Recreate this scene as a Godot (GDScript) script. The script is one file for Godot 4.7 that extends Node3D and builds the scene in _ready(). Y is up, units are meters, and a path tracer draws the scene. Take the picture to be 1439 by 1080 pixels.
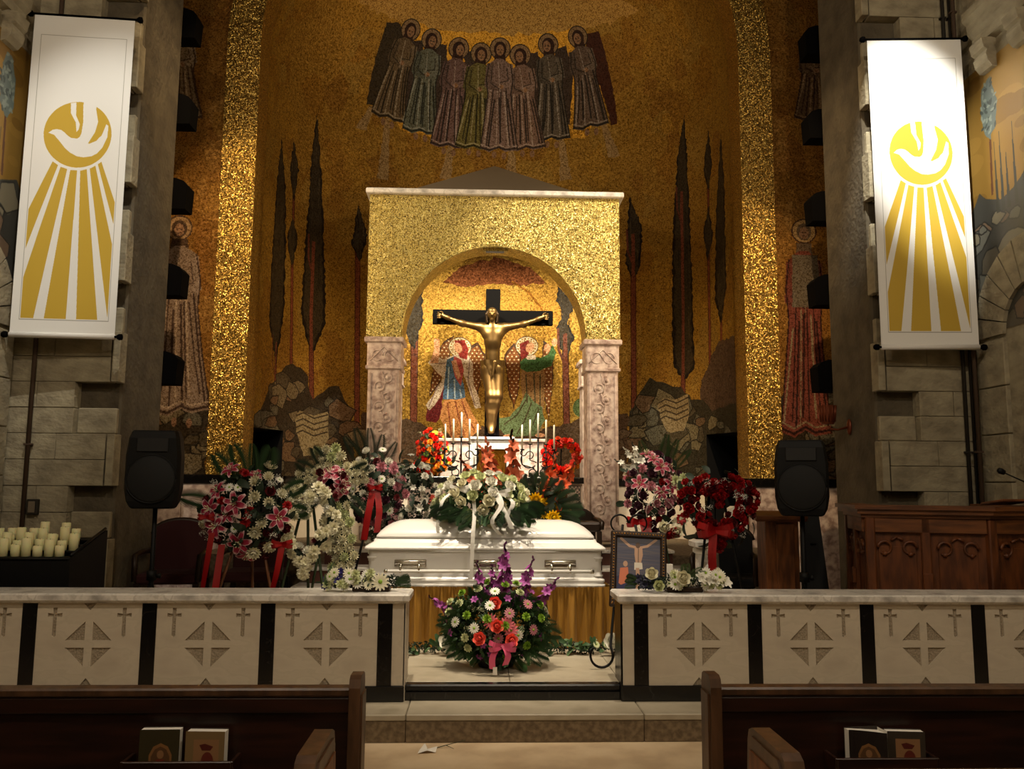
extends Node3D

# ---------------------------------------------------------------- state
var rng := RandomNumberGenerator.new()
var M := {}
var K := {}
var taken := {}

# ---------------------------------------------------------------- naming helpers
func numbered(n: String) -> String:
	if not taken.has(n):
		taken[n] = 0
		return n
	taken[n] += 1
	return "%s_%03d" % [n, taken[n]]

func tag(o: Node, label: String, category: String, group := "") -> Node:
	o.set_meta("label", label)
	o.set_meta("category", category)
	if group != "":
		o.set_meta("group", group)
	return o

func thing(called: String, label: String, category: String, at := Vector3.ZERO, group := "", turn := 0.0) -> Node3D:
	var o := Node3D.new()
	o.name = numbered(called)
	add_child(o)
	o.position = at
	o.rotation.y = turn
	tag(o, label, category, group)
	return o

func put(called: String, mesh: Mesh, m: Material, parent: Node = self, xf := Transform3D.IDENTITY) -> MeshInstance3D:
	var o := MeshInstance3D.new()
	o.name = numbered(called) if parent == self else called
	o.mesh = mesh
	if m:
		o.material_override = m
	o.transform = xf
	parent.add_child(o, true)
	return o

func struct(called: String, mesh: Mesh, m: Material) -> MeshInstance3D:
	var o := put(called, mesh, m)
	o.set_meta("kind", "structure")
	return o

# ---------------------------------------------------------------- mesh helpers
func tool(smooth := false) -> SurfaceTool:
	var st := SurfaceTool.new()
	st.begin(Mesh.PRIMITIVE_TRIANGLES)
	st.set_smooth_group(0 if smooth else -1)
	return st

func done(st: SurfaceTool) -> ArrayMesh:
	st.generate_normals()
	return st.commit()

func tri(st: SurfaceTool, a: Vector3, b: Vector3, c: Vector3) -> void:
	st.add_vertex(a); st.add_vertex(b); st.add_vertex(c)

func tri_out(st: SurfaceTool, a: Vector3, b: Vector3, c: Vector3, out: Vector3) -> void:
	var n := (c - a).cross(b - a)
	if n.dot(out) >= 0.0:
		tri(st, a, b, c)
	else:
		tri(st, a, c, b)

func quad(st: SurfaceTool, a: Vector3, b: Vector3, c: Vector3, d: Vector3) -> void:
	tri(st, a, b, c); tri(st, a, c, d)

func quad_out(st: SurfaceTool, a: Vector3, b: Vector3, c: Vector3, d: Vector3, out: Vector3) -> void:
	tri_out(st, a, b, c, out); tri_out(st, a, c, d, out)

func quad_uv(st: SurfaceTool, p: Array, uv: Array, out: Vector3) -> void:
	var o := [0, 1, 2, 0, 2, 3]
	var n: Vector3 = (p[2] - p[0]).cross(p[1] - p[0])
	if n.dot(out) < 0.0:
		o = [0, 2, 1, 0, 3, 2]
	for i in o:
		st.set_uv(uv[i]); st.add_vertex(p[i])

# chamfered box
func bx(st: SurfaceTool, c: Vector3, s: Vector3, b := 0.006, xf := Transform3D.IDENTITY) -> void:
	var h := s * 0.5
	b = minf(b, minf(h.x, minf(h.y, h.z)) * 0.45)
	var pt := func(sx: int, sy: int, sz: int, a: int) -> Vector3:
		var v := Vector3(sx * (h.x - (0.0 if a == 0 else b)), sy * (h.y - (0.0 if a == 1 else b)), sz * (h.z - (0.0 if a == 2 else b)))
		return xf * (c + v)
	var o := xf.basis
	for s1 in [-1, 1]:
		quad_out(st, pt.call(s1, -1, -1, 0), pt.call(s1, 1, -1, 0), pt.call(s1, 1, 1, 0), pt.call(s1, -1, 1, 0), o * Vector3(s1, 0, 0))
		quad_out(st, pt.call(-1, s1, -1, 1), pt.call(1, s1, -1, 1), pt.call(1, s1, 1, 1), pt.call(-1, s1, 1, 1), o * Vector3(0, s1, 0))
		quad_out(st, pt.call(-1, -1, s1, 2), pt.call(1, -1, s1, 2), pt.call(1, 1, s1, 2), pt.call(-1, 1, s1, 2), o * Vector3(0, 0, s1))
		for s2 in [-1, 1]:
			quad_out(st, pt.call(s1, s2, -1, 0), pt.call(s1, s2, 1, 0), pt.call(s1, s2, 1, 1), pt.call(s1, s2, -1, 1), o * Vector3(s1, s2, 0))
			quad_out(st, pt.call(s1, -1, s2, 0), pt.call(s1, 1, s2, 0), pt.call(s1, 1, s2, 2), pt.call(s1, -1, s2, 2), o * Vector3(s1, 0, s2))
			quad_out(st, pt.call(-1, s1, s2, 1), pt.call(1, s1, s2, 1), pt.call(1, s1, s2, 2), pt.call(-1, s1, s2, 2), o * Vector3(0, s1, s2))
			for s3 in [-1, 1]:
				tri_out(st, pt.call(s1, s2, s3, 0), pt.call(s1, s2, s3, 1), pt.call(s1, s2, s3, 2), o * Vector3(s1, s2, s3))

func box_mesh(c: Vector3, s: Vector3, b := 0.006, xf := Transform3D.IDENTITY) -> ArrayMesh:
	var st := tool()
	bx(st, c, s, b, xf)
	return done(st)

# extrude a 2D outline (x, y) along z from z0 to z1, moved by xf
func extrude(st: SurfaceTool, poly: PackedVector2Array, z0: float, z1: float, xf := Transform3D.IDENTITY) -> void:
	var idx := Geometry2D.triangulate_polygon(poly)
	for i in range(0, idx.size(), 3):
		var a := poly[idx[i]]; var b := poly[idx[i + 1]]; var c := poly[idx[i + 2]]
		tri_out(st, xf * Vector3(a.x, a.y, z1), xf * Vector3(b.x, b.y, z1), xf * Vector3(c.x, c.y, z1), xf.basis * Vector3(0, 0, z1 - z0))
		tri_out(st, xf * Vector3(a.x, a.y, z0), xf * Vector3(b.x, b.y, z0), xf * Vector3(c.x, c.y, z0), xf.basis * Vector3(0, 0, z0 - z1))
	var cw := Geometry2D.is_polygon_clockwise(poly)
	for i in poly.size():
		var a := poly[i]; var b := poly[(i + 1) % poly.size()]
		var n := Vector2(b.y - a.y, a.x - b.x) * (-1.0 if cw else 1.0)
		quad_out(st, xf * Vector3(a.x, a.y, z0), xf * Vector3(b.x, b.y, z0), xf * Vector3(b.x, b.y, z1), xf * Vector3(a.x, a.y, z1), xf.basis * Vector3(n.x, n.y, 0))

func extruded(poly: PackedVector2Array, z0: float, z1: float, xf := Transform3D.IDENTITY) -> ArrayMesh:
	var st := tool()
	extrude(st, poly, z0, z1, xf)
	return done(st)

# profile: Array of Vector2(radius, height), turned about the y axis
func lathe(st: SurfaceTool, prof: Array, segs: int, xf := Transform3D.IDENTITY, squash := Vector2.ONE) -> void:
	for i in prof.size() - 1:
		var p: Vector2 = prof[i]; var q: Vector2 = prof[i + 1]
		for k in segs:
			var a0 := TAU * k / segs; var a1 := TAU * (k + 1) / segs
			var d0 := Vector3(cos(a0) * squash.x, 0, sin(a0) * squash.y); var d1 := Vector3(cos(a1) * squash.x, 0, sin(a1) * squash.y)
			var a := d0 * p.x + Vector3.UP * p.y; var b := d1 * p.x + Vector3.UP * p.y
			var c := d1 * q.x + Vector3.UP * q.y; var d := d0 * q.x + Vector3.UP * q.y
			if p.x > 1e-5: tri(st, xf * a, xf * b, xf * c)
			if q.x > 1e-5: tri(st, xf * a, xf * c, xf * d)

func lathed(prof: Array, segs := 20, smooth := true, xf := Transform3D.IDENTITY) -> ArrayMesh:
	var st := tool(smooth)
	lathe(st, prof, segs, xf)
	return done(st)

func tube(st: SurfaceTool, pts: Array, r0: float, r1: float, segs := 6) -> void:
	var n := pts.size()
	var rings := []
	var up := Vector3(0.31, 0.2, 0.93)
	for i in n:
		var t: Vector3 = (pts[mini(i + 1, n - 1)] - pts[maxi(i - 1, 0)]).normalized()
		var s := t.cross(up)
		if s.length() < 0.05: s = t.cross(Vector3.RIGHT)
		s = s.normalized()
		var u := s.cross(t)
		var r := lerpf(r0, r1, float(i) / maxf(1.0, n - 1))
		var ring := []
		for k in segs:
			var a := TAU * k / segs
			ring.append(pts[i] + (s * cos(a) + u * sin(a)) * r)
		rings.append(ring)
	for i in n - 1:
		for k in segs:
			var k2 := (k + 1) % segs
			quad(st, rings[i][k], rings[i + 1][k], rings[i + 1][k2], rings[i][k2])
	for k in segs:
		var k2 := (k + 1) % segs
		tri(st, pts[0], rings[0][k], rings[0][k2])
		tri(st, pts[n - 1], rings[n - 1][k2], rings[n - 1][k])

func tubed(pts: Array, r0: float, r1 := -1.0, segs := 6) -> ArrayMesh:
	var st := tool(true)
	tube(st, pts, r0, r0 if r1 < 0.0 else r1, segs)
	return done(st)

# a cloth strip of width w along pts; side gives its across direction
func strip(st: SurfaceTool, pts: Array, w: float, side: Vector3, twist := 0.0, thick := 0.0015) -> void:
	var L := []; var R := []
	var n := pts.size()
	for i in n:
		var t: Vector3 = (pts[mini(i + 1, n - 1)] - pts[maxi(i - 1, 0)]).normalized()
		var s := side.rotated(t, twist * i / n)
		L.append(pts[i] - s * w * 0.5); R.append(pts[i] + s * w * 0.5)
	for i in n - 1:
		var nn: Vector3 = (L[i + 1] - L[i]).cross(R[i] - L[i]).normalized() * thick
		quad(st, L[i] + nn, R[i] + nn, R[i + 1] + nn, L[i + 1] + nn)
		quad(st, L[i] - nn, L[i + 1] - nn, R[i + 1] - nn, R[i] - nn)

func arc(c: Vector3, r: float, a0: float, a1: float, n: int, ex := Vector3.RIGHT, ey := Vector3.UP) -> Array:
	var out := []
	for i in n + 1:
		var a := lerpf(a0, a1, float(i) / n)
		out.append(c + ex * cos(a) * r + ey * sin(a) * r)
	return out

func v2(f: Array) -> PackedVector2Array:
	var out := PackedVector2Array()
	for i in range(0, f.size(), 2):
		out.append(Vector2(f[i], f[i + 1]))
	return out

func facing(n: Vector3, spin := 0.0, size := 1.0, at := Vector3.ZERO) -> Transform3D:
	var y := n.normalized()
	var x := y.cross(Vector3(0.13, 0.21, 0.97))
	if x.length() < 0.05: x = y.cross(Vector3.RIGHT)
	x = x.normalized().rotated(y, spin)
	return Transform3D(Basis(x, y, x.cross(y)).scaled(Vector3.ONE * size), at)

# ---------------------------------------------------------------- materials
func flat(c: Color, rough := 0.8, metal := 0.0) -> StandardMaterial3D:
	var m := StandardMaterial3D.new()
	m.albedo_color = c
	m.roughness = rough
	m.metallic = metal
	return m

func noise_image(size: int, freq: float, kind: int, sd: int, oct := 4) -> Image:
	var f := FastNoiseLite.new()
	f.noise_type = kind
	f.frequency = freq
	f.seed = sd
	f.fractal_octaves = oct
	if kind == FastNoiseLite.TYPE_CELLULAR:
		f.fractal_type = FastNoiseLite.FRACTAL_NONE
		f.cellular_return_type = FastNoiseLite.RETURN_CELL_VALUE
		f.cellular_jitter = 0.55
		return f.get_image(size, size, false, false, true)
	return f.get_seamless_image(size, size, false, false, 0.1, true)

func ramp_tex(im: Image, stops: Array) -> ImageTexture:
	var g := Gradient.new()
	g.offsets = PackedFloat32Array()
	var off := PackedFloat32Array(); var cols := PackedColorArray()
	for s in stops:
		off.append(s[0]); cols.append(s[1])
	g.offsets = off; g.colors = cols
	var lut := PackedByteArray()
	lut.resize(768)
	for i in 256:
		var c := g.sample(i / 255.0)
		lut[i * 3] = int(c.r * 255); lut[i * 3 + 1] = int(c.g * 255); lut[i * 3 + 2] = int(c.b * 255)
	im.convert(Image.FORMAT_L8)
	var src := im.get_data()
	var dst := PackedByteArray()
	dst.resize(src.size() * 3)
	var j := 0
	for i in src.size():
		var k := src[i] * 3
		dst[j] = lut[k]; dst[j + 1] = lut[k + 1]; dst[j + 2] = lut[k + 2]
		j += 3
	return ImageTexture.create_from_image(Image.create_from_data(im.get_width(), im.get_height(), false, Image.FORMAT_RGB8, dst))

func tri_mat(tex: Texture2D, scale: Vector3, rough := 0.8, metal := 0.0, tint := Color.WHITE) -> StandardMaterial3D:
	var m := flat(tint, rough, metal)
	m.albedo_texture = tex
	m.uv1_triplanar = true
	m.uv1_world_triplanar = true
	m.uv1_scale = scale
	return m

func cell_images(size: int, cells: float, sd: int) -> Array:
	# small glass cubes: a grey picture of their tone and a normal map in which each leans its own way
	var im := noise_image(size, cells / size, FastNoiseLite.TYPE_CELLULAR, sd)
	im.convert(Image.FORMAT_L8)
	var src := im.get_data()
	var nor := PackedByteArray()
	nor.resize(src.size() * 3)
	var lut := []
	for i in 256:
		var h1 := fposmod(sin(i * 12.9898) * 43758.5, 1.0) - 0.5
		var h2 := fposmod(sin(i * 78.233) * 24634.6, 1.0) - 0.5
		var n := Vector3(h1 * 0.8, h2 * 0.8, 1.0).normalized()
		lut.append([int((n.x * 0.5 + 0.5) * 255), int((n.y * 0.5 + 0.5) * 255), int((n.z * 0.5 + 0.5) * 255)])
	var j := 0
	for i in src.size():
		var l: Array = lut[src[i]]
		nor[j] = l[0]; nor[j + 1] = l[1]; nor[j + 2] = l[2]
		j += 3
	return [im, Image.create_from_data(size, size, false, Image.FORMAT_RGB8, nor)]

func make_materials() -> void:
	var P := FastNoiseLite.TYPE_SIMPLEX_SMOOTH
	var cells := cell_images(1024, 110.0, 7)
	K.cell_normal = cells[1]
	K.cell_tone = ramp_tex(cells[0].duplicate(), [[0.0, Color(0.60, 0.54, 0.44)], [0.3, Color(0.88, 0.85, 0.79)], [0.8, Color(1, 1, 1)], [1.0, Color(1, 1, 1)]])
	var gold_tex := ramp_tex(cells[0].duplicate(), [[0.0, Color(0.30, 0.24, 0.11)], [0.3, Color(0.66, 0.57, 0.29)], [0.7, Color(0.80, 0.71, 0.40)], [1.0, Color(0.93, 0.87, 0.60)]])
	M.gold = tri_mat(gold_tex, Vector3.ONE * 0.95, 0.36, 0.85)
	M.gold.normal_enabled = true
	M.gold.normal_texture = ImageTexture.create_from_image(cells[1])
	M.gold.normal_scale = 1.0
	var rg_tex := ramp_tex(cells[0].duplicate(), [[0.0, Color(0.34, 0.22, 0.09)], [0.35, Color(0.68, 0.52, 0.22)], [0.7, Color(0.80, 0.64, 0.30)], [1.0, Color(0.94, 0.82, 0.48)]])
	M.gold_warm = tri_mat(rg_tex, Vector3.ONE * 0.95, 0.36, 0.85)
	M.gold_warm.normal_enabled = true
	M.gold_warm.normal_texture = M.gold.normal_texture
	# board-marked stone of the piers
	var st1 := noise_image(512, 0.012, P, 3, 5)
	var stone := ramp_tex(st1, [[0.15, Color(0.49, 0.45, 0.365)], [0.5, Color(0.57, 0.53, 0.435)], [0.85, Color(0.625, 0.585, 0.48)]])
	M.stone = tri_mat(stone, Vector3(0.5, 0.9, 0.5), 0.92)
	var rough_n := noise_image(512, 0.05, P, 5, 5)
	rough_n.convert(Image.FORMAT_L8)
	var bump := rough_n.duplicate() as Image
	bump.convert(Image.FORMAT_RGBA8)
	bump.bump_map_to_normal_map(5.0)
	K.bump = ImageTexture.create_from_image(bump)
	M.stone.normal_enabled = true
	M.stone.normal_texture = K.bump
	M.stone.normal_scale = 0.4
	M.jamb = tri_mat(stone, Vector3(0.5, 0.5, 0.5), 0.9, 0.0, Color(0.58, 0.56, 0.54))
	M.jamb.normal_enabled = true
	M.jamb.normal_texture = K.bump
	M.jamb.normal_scale = 0.35
	# marbles
	var mv := noise_image(512, 0.006, P, 11, 6)
	var marble := ramp_tex(mv.duplicate(), [[0.0, Color(0.74, 0.69, 0.62)], [0.42, Color(0.79, 0.745, 0.67)], [0.5, Color(0.77, 0.725, 0.65)], [0.56, Color(0.80, 0.755, 0.68)], [1.0, Color(0.76, 0.71, 0.64)]])
	M.marble = tri_mat(marble, Vector3(0.6, 1.3, 0.6), 0.45)
	var white_m := ramp_tex(mv.duplicate(), [[0.0, Color(0.62, 0.60, 0.58)], [0.4, Color(0.90, 0.88, 0.85)], [0.5, Color(0.78, 0.76, 0.73)], [0.55, Color(0.92, 0.90, 0.87)], [1.0, Color(0.88, 0.86, 0.83)]])
	M.white_marble = tri_mat(white_m, Vector3.ONE * 1.1, 0.3)
	var inlay := ramp_tex(noise_image(512, 0.06, P, 13, 4), [[0.2, Color(0.56, 0.51, 0.435)], [0.8, Color(0.69, 0.635, 0.55)]])
	M.inlay = tri_mat(inlay, Vector3.ONE * 2.0, 0.95)
	M.inlay.normal_enabled = true
	M.inlay.normal_texture = K.bump
	var blk := ramp_tex(mv.duplicate(), [[0.0, Color(0.07, 0.06, 0.06)], [0.48, Color(0.05, 0.045, 0.045)], [0.5, Color(0.16, 0.15, 0.14)], [0.52, Color(0.05, 0.045, 0.045)], [1.0, Color(0.06, 0.055, 0.05)]])
	M.black_marble = tri_mat(blk, Vector3.ONE * 1.4, 0.25)
	var pinkm := ramp_tex(noise_image(512, 0.02, P, 17, 6), [[0.2, Color(0.60, 0.50, 0.46)], [0.5, Color(0.78, 0.69, 0.64)], [0.8, Color(0.86, 0.79, 0.74)]])
	M.pink_marble = tri_mat(pinkm, Vector3.ONE * 0.8, 0.5)
	var nave := ramp_tex(noise_image(512, 0.008, P, 19, 5), [[0.2, Color(0.78, 0.68, 0.55)], [0.5, Color(0.83, 0.735, 0.60)], [0.8, Color(0.86, 0.77, 0.64)]])
	M.nave_floor = tri_mat(nave, Vector3.ONE * 0.6, 0.55)
	var cream := ramp_tex(mv.duplicate(), [[0.0, Color(0.58, 0.54, 0.46)], [0.45, Color(0.68, 0.64, 0.56)], [1.0, Color(0.62, 0.58, 0.50)]])
	M.chancel_floor = tri_mat(cream, Vector3.ONE * 0.8, 0.4)
	var riser := ramp_tex(noise_image(512, 0.03, P, 23, 5), [[0.2, Color(0.36, 0.30, 0.22)], [0.8, Color(0.50, 0.43, 0.33)]])
	M.riser = tri_mat(riser, Vector3.ONE * 1.2, 0.8)
	# woods
	var wn := noise_image(512, 0.01, P, 29, 5)
	var dark_wood := ramp_tex(wn.duplicate(), [[0.2, Color(0.12, 0.06, 0.035)], [0.5, Color(0.16, 0.08, 0.045)], [0.8, Color(0.20, 0.10, 0.06)]])
	M.pew = tri_mat(dark_wood, Vector3(0.35, 3.5, 3.5), 0.38)
	var end_wood := ramp_tex(wn.duplicate(), [[0.2, Color(0.24, 0.16, 0.10)], [0.5, Color(0.31, 0.21, 0.135)], [0.8, Color(0.36, 0.25, 0.165)]])
	M.pew_end = tri_mat(end_wood, Vector3(3.0, 0.5, 3.0), 0.4)
	var oak := ramp_tex(wn.duplicate(), [[0.2, Color(0.30, 0.16, 0.07)], [0.5, Color(0.42, 0.24, 0.11)], [0.8, Color(0.49, 0.29, 0.14)]])
	M.oak = tri_mat(oak, Vector3(3.0, 0.45, 3.0), 0.5)
	M.oak_flat = tri_mat(oak, Vector3(0.5, 3.0, 0.5), 0.5)
	M.pulpit = tri_mat(oak, Vector3(3.0, 0.45, 3.0), 0.5, 0.0, Color(0.92, 0.86, 0.76))
	M.pulpit_flat = tri_mat(oak, Vector3(0.5, 3.0, 0.5), 0.5, 0.0, Color(0.95, 0.95, 0.9))
	M.brown_plaster = flat(Color(0.20, 0.14, 0.08), 0.9)
	# plain ones
	M.black = flat(Color(0.02, 0.02, 0.021), 0.6)
	M.black.metallic_specular = 0.35
	M.black_cloth = flat(Color(0.03, 0.028, 0.028), 0.95)
	M.fixture = flat(Color(0.014, 0.011, 0.010), 0.9)
	M.fixture.metallic_specular = 0.2
	M.iron = flat(Color(0.05, 0.045, 0.042), 0.5, 0.6)
	M.cross_black = flat(Color(0.018, 0.013, 0.014), 0.85)
	M.cross_black.metallic_specular = 0.2
	M.casket = flat(Color(0.90, 0.89, 0.87), 0.22)
	M.casket.clearcoat_enabled = true
	M.casket.clearcoat = 0.5
	M.chrome = flat(Color(0.82, 0.80, 0.76), 0.16, 1.0)
	M.bronze = flat(Color(0.43, 0.33, 0.19), 0.38, 0.85)
	M.brass = flat(Color(0.95, 0.70, 0.28), 0.25, 1.0)
	M.copper = flat(Color(0.45, 0.22, 0.12), 0.45, 0.6)
	M.candle = flat(Color(0.90, 0.88, 0.68), 0.6)
	M.candle.subsurf_scatter_enabled = true
	M.candle.subsurf_scatter_strength = 0.25
	M.pale_wax = flat(Color(0.86, 0.82, 0.72), 0.6)
	M.white = flat(Color(0.88, 0.87, 0.84), 0.6)
	M.grey_slab = flat(Color(0.42, 0.37, 0.30), 0.85)
	M.skirt = flat(Color(0.60, 0.43, 0.15), 0.42)
	M.skirt.rim_enabled = true
	M.skirt.rim = 0.4
	M.ribbon_white = flat(Color(0.92, 0.91, 0.88), 0.35)
	M.ribbon_red = flat(Color(0.55, 0.02, 0.035), 0.4)
	M.ribbon_pink = flat(Color(0.90, 0.36, 0.52), 0.35)
	M.frame = flat(Color(0.16, 0.10, 0.05), 0.45, 0.3)
	M.frame_gilt = flat(Color(0.52, 0.36, 0.15), 0.4, 0.7)
	M.red_velvet = flat(Color(0.20, 0.03, 0.03), 0.9)
	M.pipe = flat(Color(0.16, 0.14, 0.11), 0.6, 0.3)
	M.pipe_brown = flat(Color(0.25, 0.18, 0.12), 0.7)
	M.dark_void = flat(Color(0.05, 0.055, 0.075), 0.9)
	M.paper = flat(Color(0.90, 0.88, 0.84), 0.8)
	M.vase = flat(Color(0.10, 0.03, 0.04), 0.5)
	M.banner_back = flat(Color(0.86, 0.85, 0.83), 0.7)
	# plant colours
	for e in [["leaf", 0.16, 0.28, 0.12], ["leaf_dark", 0.08, 0.155, 0.075], ["leaf_pale", 0.30, 0.40, 0.24], ["palm", 0.13, 0.25, 0.12], ["stem", 0.14, 0.20, 0.08],
			["cream", 0.91, 0.89, 0.78], ["white_petal", 0.92, 0.91, 0.86], ["green_white", 0.84, 0.86, 0.68], ["red", 0.62, 0.02, 0.04], ["dark_red", 0.34, 0.02, 0.04],
			["pink", 0.88, 0.45, 0.50], ["coral", 0.95, 0.42, 0.34], ["mauve", 0.62, 0.28, 0.58], ["orange", 0.86, 0.35, 0.15], ["salmon", 0.82, 0.42, 0.27], ["yellow", 0.93, 0.78, 0.06],
			["lime", 0.52, 0.66, 0.18], ["blue", 0.16, 0.13, 0.42], ["navy", 0.08, 0.08, 0.20], ["plum", 0.30, 0.13, 0.20], ["dusty_pink", 0.72, 0.46, 0.50], ["flame", 0.92, 0.16, 0.08], ["gold_petal", 0.95, 0.62, 0.12]]:
		var m := flat(Color(e[1], e[2], e[3]), 0.6)
		m.backlight_enabled = true
		m.backlight = Color(e[1], e[2], e[3]) * 0.25
		M[e[0]] = m
	var lily := flat(Color.WHITE, 0.5)
	lily.vertex_color_use_as_albedo = true
	M.lily = lily

# ---------------------------------------------------------------- painting flat pictures (mosaics, print)
class Canvas:
	var img: Image
	var met: Image
	var o: Vector2
	var s: Vector2
	func _init(w: int, h: int, left: float, top: float, wide: float, tall: float, c: Color, metal: float, up := true):
		img = Image.create(w, h, false, Image.FORMAT_RGB8)
		met = Image.create(w, h, false, Image.FORMAT_L8)
		img.fill(c)
		met.fill(Color(metal, metal, metal))
		o = Vector2(left, top)
		s = Vector2(w / wide, -h / tall if up else h / tall)
	func poly(p: PackedVector2Array, c: Color, metal := 0.0) -> void:
		var q := PackedVector2Array()
		var y0 := 1e9; var y1 := -1e9
		for v in p:
			var t := (v - o) * s
			q.append(t)
			y0 = minf(y0, t.y); y1 = maxf(y1, t.y)
		var n := q.size()
		var mc := Color(metal, metal, metal)
		for y in range(maxi(0, int(y0)), mini(img.get_height() - 1, int(y1)) + 1):
			var xs := []
			var fy := y + 0.5
			for i in n:
				var a := q[i]; var b := q[(i + 1) % n]
				if (a.y <= fy) != (b.y <= fy):
					xs.append(a.x + (fy - a.y) / (b.y - a.y) * (b.x - a.x))
			xs.sort()
			for k in range(0, xs.size() - 1, 2):
				var xa := int(round(xs[k])); var xb := int(round(xs[k + 1]))
				if xb > xa:
					img.fill_rect(Rect2i(xa, y, xb - xa, 1), c)
					met.fill_rect(Rect2i(xa, y, xb - xa, 1), mc)
	func ell(c: Vector2, r: Vector2, col: Color, metal := 0.0, rot := 0.0) -> void:
		var p := PackedVector2Array()
		for i in 22:
			p.append(c + (Vector2(cos(TAU * i / 22), sin(TAU * i / 22)) * r).rotated(rot))
		poly(p, col, metal)
	func line(p: PackedVector2Array, w: float, c: Color, metal := 0.0) -> void:
		for i in p.size() - 1:
			var d := (p[i + 1] - p[i])
			if d.length() < 1e-6: continue
			var e := d.normalized() * w * 0.25
			var n := Vector2(-d.y, d.x).normalized() * w * 0.5
			poly(PackedVector2Array([p[i] - e + n, p[i + 1] + e + n, p[i + 1] + e - n, p[i] - e - n]), c, metal)
	func tex() -> ImageTexture:
		return ImageTexture.create_from_image(img)

func sway(p: PackedVector2Array, amp: float, step := 0.05) -> PackedVector2Array:
	# break the straight sides of an outline into small steps, as laid cubes do
	var out := PackedVector2Array()
	for i in p.size():
		var a := p[i]; var b := p[(i + 1) % p.size()]
		var n := maxi(1, int(a.distance_to(b) / step))
		for k in n:
			out.append(a.lerp(b, float(k) / n) + Vector2(rng.randf_range(-amp, amp), rng.randf_range(-amp, amp)))
	return out

func robed(cv: Canvas, head: Vector2, foot: Vector2, w: float, robe: Color, dark: Color, lit: Color, hair: Color, skin: Color, halo: Color, turn := 0.0) -> void:
	# a standing robed figure with a halo, in laid stone
	var ax := foot - head
	var L := ax.length()
	var d := ax / L
	var n := Vector2(-d.y, d.x)
	var pt := func(s: float, t: float) -> Vector2: return head + d * L * s + n * w * t
	cv.ell(head, Vector2(0.17, 0.17), dark)
	cv.ell(head, Vector2(0.155, 0.155), halo)
	cv.ell(head + d * 0.01, Vector2(0.10, 0.115), hair)
	cv.poly(PackedVector2Array([pt.call(0.06, -0.16), pt.call(0.06, 0.16), pt.call(0.17, 0.2), pt.call(0.17, -0.2)]), hair)
	cv.ell(head + d * 0.025 + n * turn * 0.03, Vector2(0.062, 0.085), skin)
	cv.ell(head + d * 0.02 + n * (turn * 0.03 - 0.025), Vector2(0.011, 0.009), dark)
	cv.ell(head + d * 0.02 + n * (turn * 0.03 + 0.025), Vector2(0.011, 0.009), dark)
	cv.line(PackedVector2Array([head + d * 0.065 + n * (turn * 0.03 - 0.015), head + d * 0.065 + n * (turn * 0.03 + 0.015)]), 0.01, dark)
	var body := PackedVector2Array([pt.call(0.1, -0.1), pt.call(0.1, 0.1), pt.call(0.15, 0.33), pt.call(0.3, 0.40), pt.call(0.45, 0.34), pt.call(0.7, 0.42), pt.call(1.0, 0.55), pt.call(1.02, 0.2), pt.call(0.99, 0.0), pt.call(1.03, -0.25), pt.call(1.0, -0.52), pt.call(0.7, -0.42), pt.call(0.45, -0.34), pt.call(0.3, -0.40), pt.call(0.15, -0.33)])
	cv.poly(sway(body, 0.008), robe)
	# folds
	for k in 9:
		var t0 := -0.26 + 0.065 * k + rng.randf_range(-0.02, 0.02)
		var t1 := t0 * 1.8 + rng.randf_range(-0.06, 0.06)
		var s0 := rng.randf_range(0.34, 0.5)
		cv.line(PackedVector2Array([pt.call(s0, t0), pt.call(0.72, (t0 + t1) * 0.5), pt.call(rng.randf_range(0.9, 1.0), t1)]), 0.016 if k % 2 else 0.024, dark if k % 3 else lit)
	# arms folded at the breast
	cv.line(PackedVector2Array([pt.call(0.17, -0.3), pt.call(0.36, -0.34), pt.call(0.38, 0.05)]), 0.11, robe.darkened(0.12))
	cv.line(PackedVector2Array([pt.call(0.17, 0.3), pt.call(0.34, 0.34), pt.call(0.36, -0.03)]), 0.10, robe.lightened(0.08))
	cv.line(PackedVector2Array([pt.call(0.18, -0.24), pt.call(0.34, -0.26), pt.call(0.40, 0.04)]), 0.012, dark)
	cv.line(PackedVector2Array([pt.call(0.19, 0.22), pt.call(0.31, 0.26), pt.call(0.33, 0.0)]), 0.012, dark)
	cv.ell(pt.call(0.37, 0.05), Vector2(0.04, 0.035), skin)
	cv.line(PackedVector2Array([pt.call(0.13, -0.05), pt.call(0.42, 0.02)]), 0.014, lit)
	# outline and hem
	cv.line(PackedVector2Array([pt.call(0.15, -0.33), pt.call(0.3, -0.40), pt.call(0.45, -0.34), pt.call(0.7, -0.42), pt.call(1.0, -0.52)]), 0.018, dark)
	cv.line(PackedVector2Array([pt.call(0.15, 0.33), pt.call(0.3, 0.40), pt.call(0.45, 0.34), pt.call(0.7, 0.42), pt.call(1.0, 0.55)]), 0.018, dark)
	cv.line(PackedVector2Array([pt.call(0.985, -0.52), pt.call(1.01, -0.25), pt.call(0.975, 0.0), pt.call(1.0, 0.2), pt.call(0.985, 0.54)]), 0.03, dark)
	cv.line(PackedVector2Array([pt.call(0.955, -0.5), pt.call(0.985, -0.25), pt.call(0.95, 0.0), pt.call(0.975, 0.2), pt.call(0.96, 0.52)]), 0.022, lit)
	cv.ell(pt.call(1.06, -0.12), Vector2(0.035, 0.06), skin.darkened(0.1))
	cv.ell(pt.call(1.07, 0.16), Vector2(0.035, 0.06), skin.darkened(0.1))

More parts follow.
